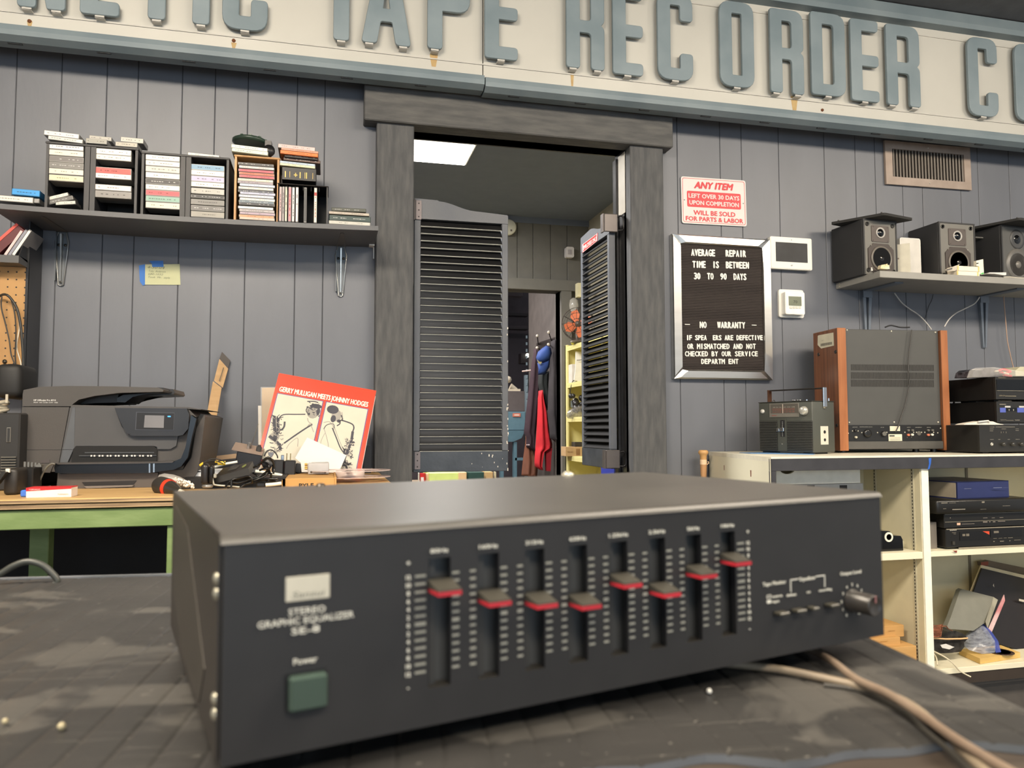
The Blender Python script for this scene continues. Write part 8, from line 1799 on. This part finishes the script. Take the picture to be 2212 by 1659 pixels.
def slider(x, z):
    b = MB(); h = .0032
    # wedge-shaped cap, wide and low, sticking out of the slot
    w0, w1 = .0064, .0060; d = .0130
    b.add([(x-w0, 0, z+.0009), (x+w0, 0, z+.0009), (x+w1, -d, z+.0009), (x-w1, -d, z+.0009), (x-w0, 0, z+.0046), (x+w0, 0, z+.0046), (x+w1, -d, z+.0016), (x-w1, -d, z+.0016)],
          [(0, 1, 2, 3)[::-1], (4, 5, 6, 7)[::-1], (0, 1, 5, 4), (1, 2, 6, 5)[::-1], (3, 0, 4, 7)[::-1], (2, 3, 7, 6)[::-1]])
    b.box(x-.0015, -.001, z-.002, x+.0015, .02, z+.002)
    q = part('slider_cap', b, mat('slider_grey', (62, 60, 54), .35, var=.05), t)
    b = MB(); b.box(x-w1-.0001, -d-.0002, z-.0012, x+w1+.0001, 0, z+.0009)
    part('red_insert', b, mat('slider_red', (178, 40, 52), .45), q)
for x, z in zip(sx, kn): slider(x, z-.0005)
# print: ticks, numbers
PR = mat('equalizer_print', (222, 220, 208), .5, var=.02)
rowsz = [.0723-(.0723-.0263)*i/12 for i in range(13)]
b = MB(); y_ = -.0003
for i, s in enumerate(sx):
    for j, z in enumerate(rowsz):
        hh_ = .0008 if j == 6 else .0005
        if i == 0: b.box(s-sw_-.0072, y_, z-hh_, s-sw_-.0016, 0, z+hh_)
        else: b.box(s-sw_-.0048, y_, z-hh_, s-sw_-.0016, 0, z+hh_)
        if i == 7: b.box(s+sw_+.0016, y_, z-hh_, s+sw_+.0072, 0, z+hh_)
        else: b.box(s+sw_+.0008, y_, z-hh_, s+sw_+.0046, 0, z+hh_)
part('tick_marks', b, mat('tick_print', (146, 146, 136), .5), t, kind='stuff')
b = MB()
lab = ['12', '10', '8', '6', '4', '2', '0', '2', '4', '6', '8', '10', '12']
for j, z in enumerate(rowsz):
    for cx in (.0841, .3052): text(b, lab[j], (cx, -.0004, z-.0010), (1, 0, 0), (0, 0, 1), .0021, align='c', bold=.05)
for cx in (.0841, .3052): text(b, '+', (cx, -.0004, .0778), (1, 0, 0), (0, 0, 1), .0028, align='c', bold=.03); text(b, '-', (cx, -.0004, .0190), (1, 0, 0), (0, 0, 1), .0028, align='c', bold=.03)
part('level_numbers', b, PR, t)
b = MB()
for s, f in zip(sx, ('80Hz', '160Hz', '315Hz', '630Hz', '1.25kHz', '2.5kHz', '5kHz', '10kHz')): text(b, f, (s-.0004, -.0004, .0829), (1, 0, 0), (0, 0, 1), .0021, .0045+.0012*len(f), align='c', bold=.03)
part('frequency_labels', b, PR, t)
b = MB(); text(b, 'STEREO', (.0358, -.0004, .0608), (1, 0, 0), (0, 0, 1), .0030, .0165, align='c', bold=.015)
text(b, 'GRAPHIC EQUALIZER', (.0358, -.0004, .0567), (1, 0, 0), (0, 0, 1), .0030, .0430, align='c', bold=.015); text(b, 'SE-8', (.0352, -.0004, .0522), (1, 0, 0), (0, 0, 1), .0030, .0125, align='c', bold=.015)
text(b, 'Power', (.0352, -.0004, .0388), (1, 0, 0), (0, 0, 1), .0028, .0105, align='c', bold=.02)
text(b, 'Tape Monitor', (.3268, -.0004, .0445), (1, 0, 0), (0, 0, 1), .0024, .020, align='c', bold=.02); text(b, 'Equalizer', (.3565, -.0004, .0446), (1, 0, 0), (0, 0, 1), .0024, .0145, align='c', bold=.02)
text(b, 'Output Level', (.3974, -.0004, .0444), (1, 0, 0), (0, 0, 1), .0024, .0205, align='c', bold=.02)
text(b, 'source', (.3290, -.0004, .0366), (1, 0, 0), (0, 0, 1), .0017, .0085, align='c', bold=.03); text(b, 'tape', (.3275, -.0004, .0335), (1, 0, 0), (0, 0, 1), .0017, .0060, align='c', bold=.03)
text(b, 'defeat', (.3414, -.0004, .0360), (1, 0, 0), (0, 0, 1), .0017, .0085, align='c', bold=.03); text(b, 'on', (.3569, -.0004, .0363), (1, 0, 0), (0, 0, 1), .0017, .0032, align='c', bold=.03); text(b, 'recording', (.3725, -.0004, .0360), (1, 0, 0), (0, 0, 1), .0017, .0120, align='c', bold=.03)
for x, z, s in ((.3222, .0366, 0), (.3222, .0335, 1)):
    b.box(x-.0018, -.0003, z+.0016, x+.0018, 0, z+.002); b.box(x-.0018, -.0003, z, x+.0018, 0, z+.0004); b.box(x-.0018, -.0003, z, x-.0014, 0, z+.002); b.box(x+.0014, -.0003, z, x+.0018, 0, z+.002)
    if s: b.box(x-.0014, -.0003, z+.0004, x+.0014, 0, z+.0016)
for x in (.3414, .3725): b.box(x-.0003, -.0003, .0385, x+.0003, 0, .0462)
b.box(.3411, -.0003, .0457, .3485, 0, .0463); b.box(.3645, -.0003, .0457, .3728, 0, .0463)
for i, s in enumerate(('0', '1', '2', '3', '4', '5', '6', '7', '8', '9', '10')):
    a = math.radians(-126-0+0)-0; a = math.radians(235-29*i); x, z = .3984+.0108*math.cos(a), .0268+.0108*math.sin(a); text(b, s, (x, -.0004, z-.0009), (1, 0, 0), (0, 0, 1), .0019, align='c', bold=.03)
part('panel_lettering', b, PR, t)
b = MB(); b.box(.0262, -.0005, .0668, .0460, 0, .0777, bev=.0002); lp_ = part('logo_plate', b, C(196, 192, 176, .4), t)
b = MB(); text(b, 'Sansui', (.0290, -.0007, .0683), (1, 0, 0), (0, 0, 1), .0030, .0148, shear=.2); part('logo_lettering', b, C(120, 118, 108), lp_)
b = MB(); b.box(.0264, -.0006, .0180, .0446, 0, .0352); part('button_recess', b, C(16, 16, 16, .5), t)
b = MB(); b.box(.0274, -.0055, .0192, .0444, 0, .0345, bev=.0012); part('power_button', b, mat('power_green', (62, 78, 70), .25, var=.05), t)
for x in (.3300, .3452, .3579, .3758):
    w_ = .0030 if x == .3579 else .0046
    b = MB(); b.box(x-w_, -.0003, .0245, x+w_, 0, .0282); part('button_well', b, C(14, 14, 14, .6), t)
    b = MB(); b.box(x-w_*.9, -.006, .0262, x+w_*.9, .001, .0279, bev=.0004); part('push_button', b, C(70, 68, 60, .3), t)
b = MB(); b.lathe([(.0078, 0), (.0078, .001), (.0070, .0015), (.0068, .017), (.0062, .0182), (.0058, .0178), (0, .0176)], (.3984, 0, .0268), '-y', 36); lk_ = part('level_knob', b, mat('knob_dark', (50, 47, 44), .35, var=.05), t)
b = MB(); b.box(.3980, -.0184, .0288, .3988, -.0178, .0332); part('knob_pointer', b, C(160, 110, 110), lk_)
b = MB()
for yy, zz in ((.010, .078), (.010, .0715), (.010, .026), (.010, .0195)): b.lathe([(.0030, 0), (.0026, -.0012), (0, -.0018)], (-.0015, yy, zz), 'x', 12)
part('side_screw', b, C(170, 166, 150, .3, metal=.6), t)
b = MB(); b.prism([(.05, .028), (.15, .085), (ED-.03, .09), (ED-.02, .03), (.16, .004), (.07, .006)], -.0019, -.0015, 'x'); part('side_scuff', b, C(58, 54, 48, .5), t)
b = MB(); zf = (TE.translation.z-(TZ+.0048))
for xx in (.045, EW-.045):
    for yy in (.045, ED-.04): b.cyl((xx, yy, -zf), (xx, yy, 0), .014, n=18)
part('foot', b, 'black', t)
b = MB(); b.lathe([(.006, 0), (.006, .002), (.003, .004), (0, .0045)], (.335, ED-.01, EH), 'z', 14); part('top_screw', b, C(190, 184, 166, .3, metal=.5), t)
b = MB(); b.lathe([(.004, 0), (.003, .002), (0, .0025)], (.105, ED-.01, EH), 'z', 12); part('top_screw', b, C(70, 64, 58, .3, metal=.5), t)
# ---- foreground leads
CB = mat('lead_beige', (122, 110, 94), .45, rgb2=(150, 136, 116), scale=30)
zc = TZ+.0075
def fg(pts, r, label, mt, z=None, lift=None):
    P = [ZP(x, y, (z or zc)+(lift[i] if lift else 0)) for i, (x, y) in enumerate(pts)]
    b = MB(); b.tube(smooth_path(P, 8), r, 12); return solo('audio_lead', b, mt, label, 'cable')
fg([(1560, 1432), (1680, 1446), (1800, 1470), (1880, 1490), (1960, 1520), (2030, 1575), (2100, 1640), (2160, 1700), (2230, 1790)], .0026, 'upper beige audio lead running from under the equalizer to the lower right', CB)
fg([(1700, 1388), (1760, 1408), (1800, 1430), (1850, 1468), (1920, 1500), (1990, 1545), (2070, 1600), (2170, 1660), (2300, 1730)], .0024, 'second beige audio lead crossing the first near the mat edge', mat('lead_pinkish', (118, 102, 88), .45, rgb2=(142, 126, 110), scale=30), z=zc+.004, lift=[-.003, -.003, -.002, -.0005, .001, .001, .001, 0, 0])
fg([(1780, 1480), (1850, 1490), (1900, 1510), (1960, 1545), (2000, 1580), (2060, 1630), (2130, 1700)], .0016, 'thin dark lead alongside the beige audio leads', C(56, 54, 50), z=zc-.002)
P = [(-40, 1262, 0), (0, 1240, .005), (30, 1222, .02), (60, 1213, .03), (90, 1220, .02), (112, 1238, .008), (124, 1254, .002), (118, 1262, -.001)]
b = MB(); b.tube(smooth_path([ZP(x, y+ h*0, TZ+.007) + Vector((0, 0, 0)) if 0 else W(x, y, .88) for x, y, h in P], 8), .0032, 12); solo('power_lead', b, C(62, 64, 60, .4), 'dark grey power lead arching over the back edge of the mat', 'cable')
b = MB(); q = ZP(1532, 1493, TZ+.006); b.sphere(q, .0016, 8); solo('solder_bead', b, 'bone', 'tiny white speck on the mat in front of the equalizer', 'bead')
b = MB(); q = ZP(11, 1558, TZ+.006); b.sphere(q, .0017, 8); q = ZP(133, 1569, TZ+.006); b.sphere(q, .0022, 8); solo('paint_specks', b, C(170, 160, 130), 'pale specks on the mat at the lower left', 'speck')
bpy.context.view_layer.update()
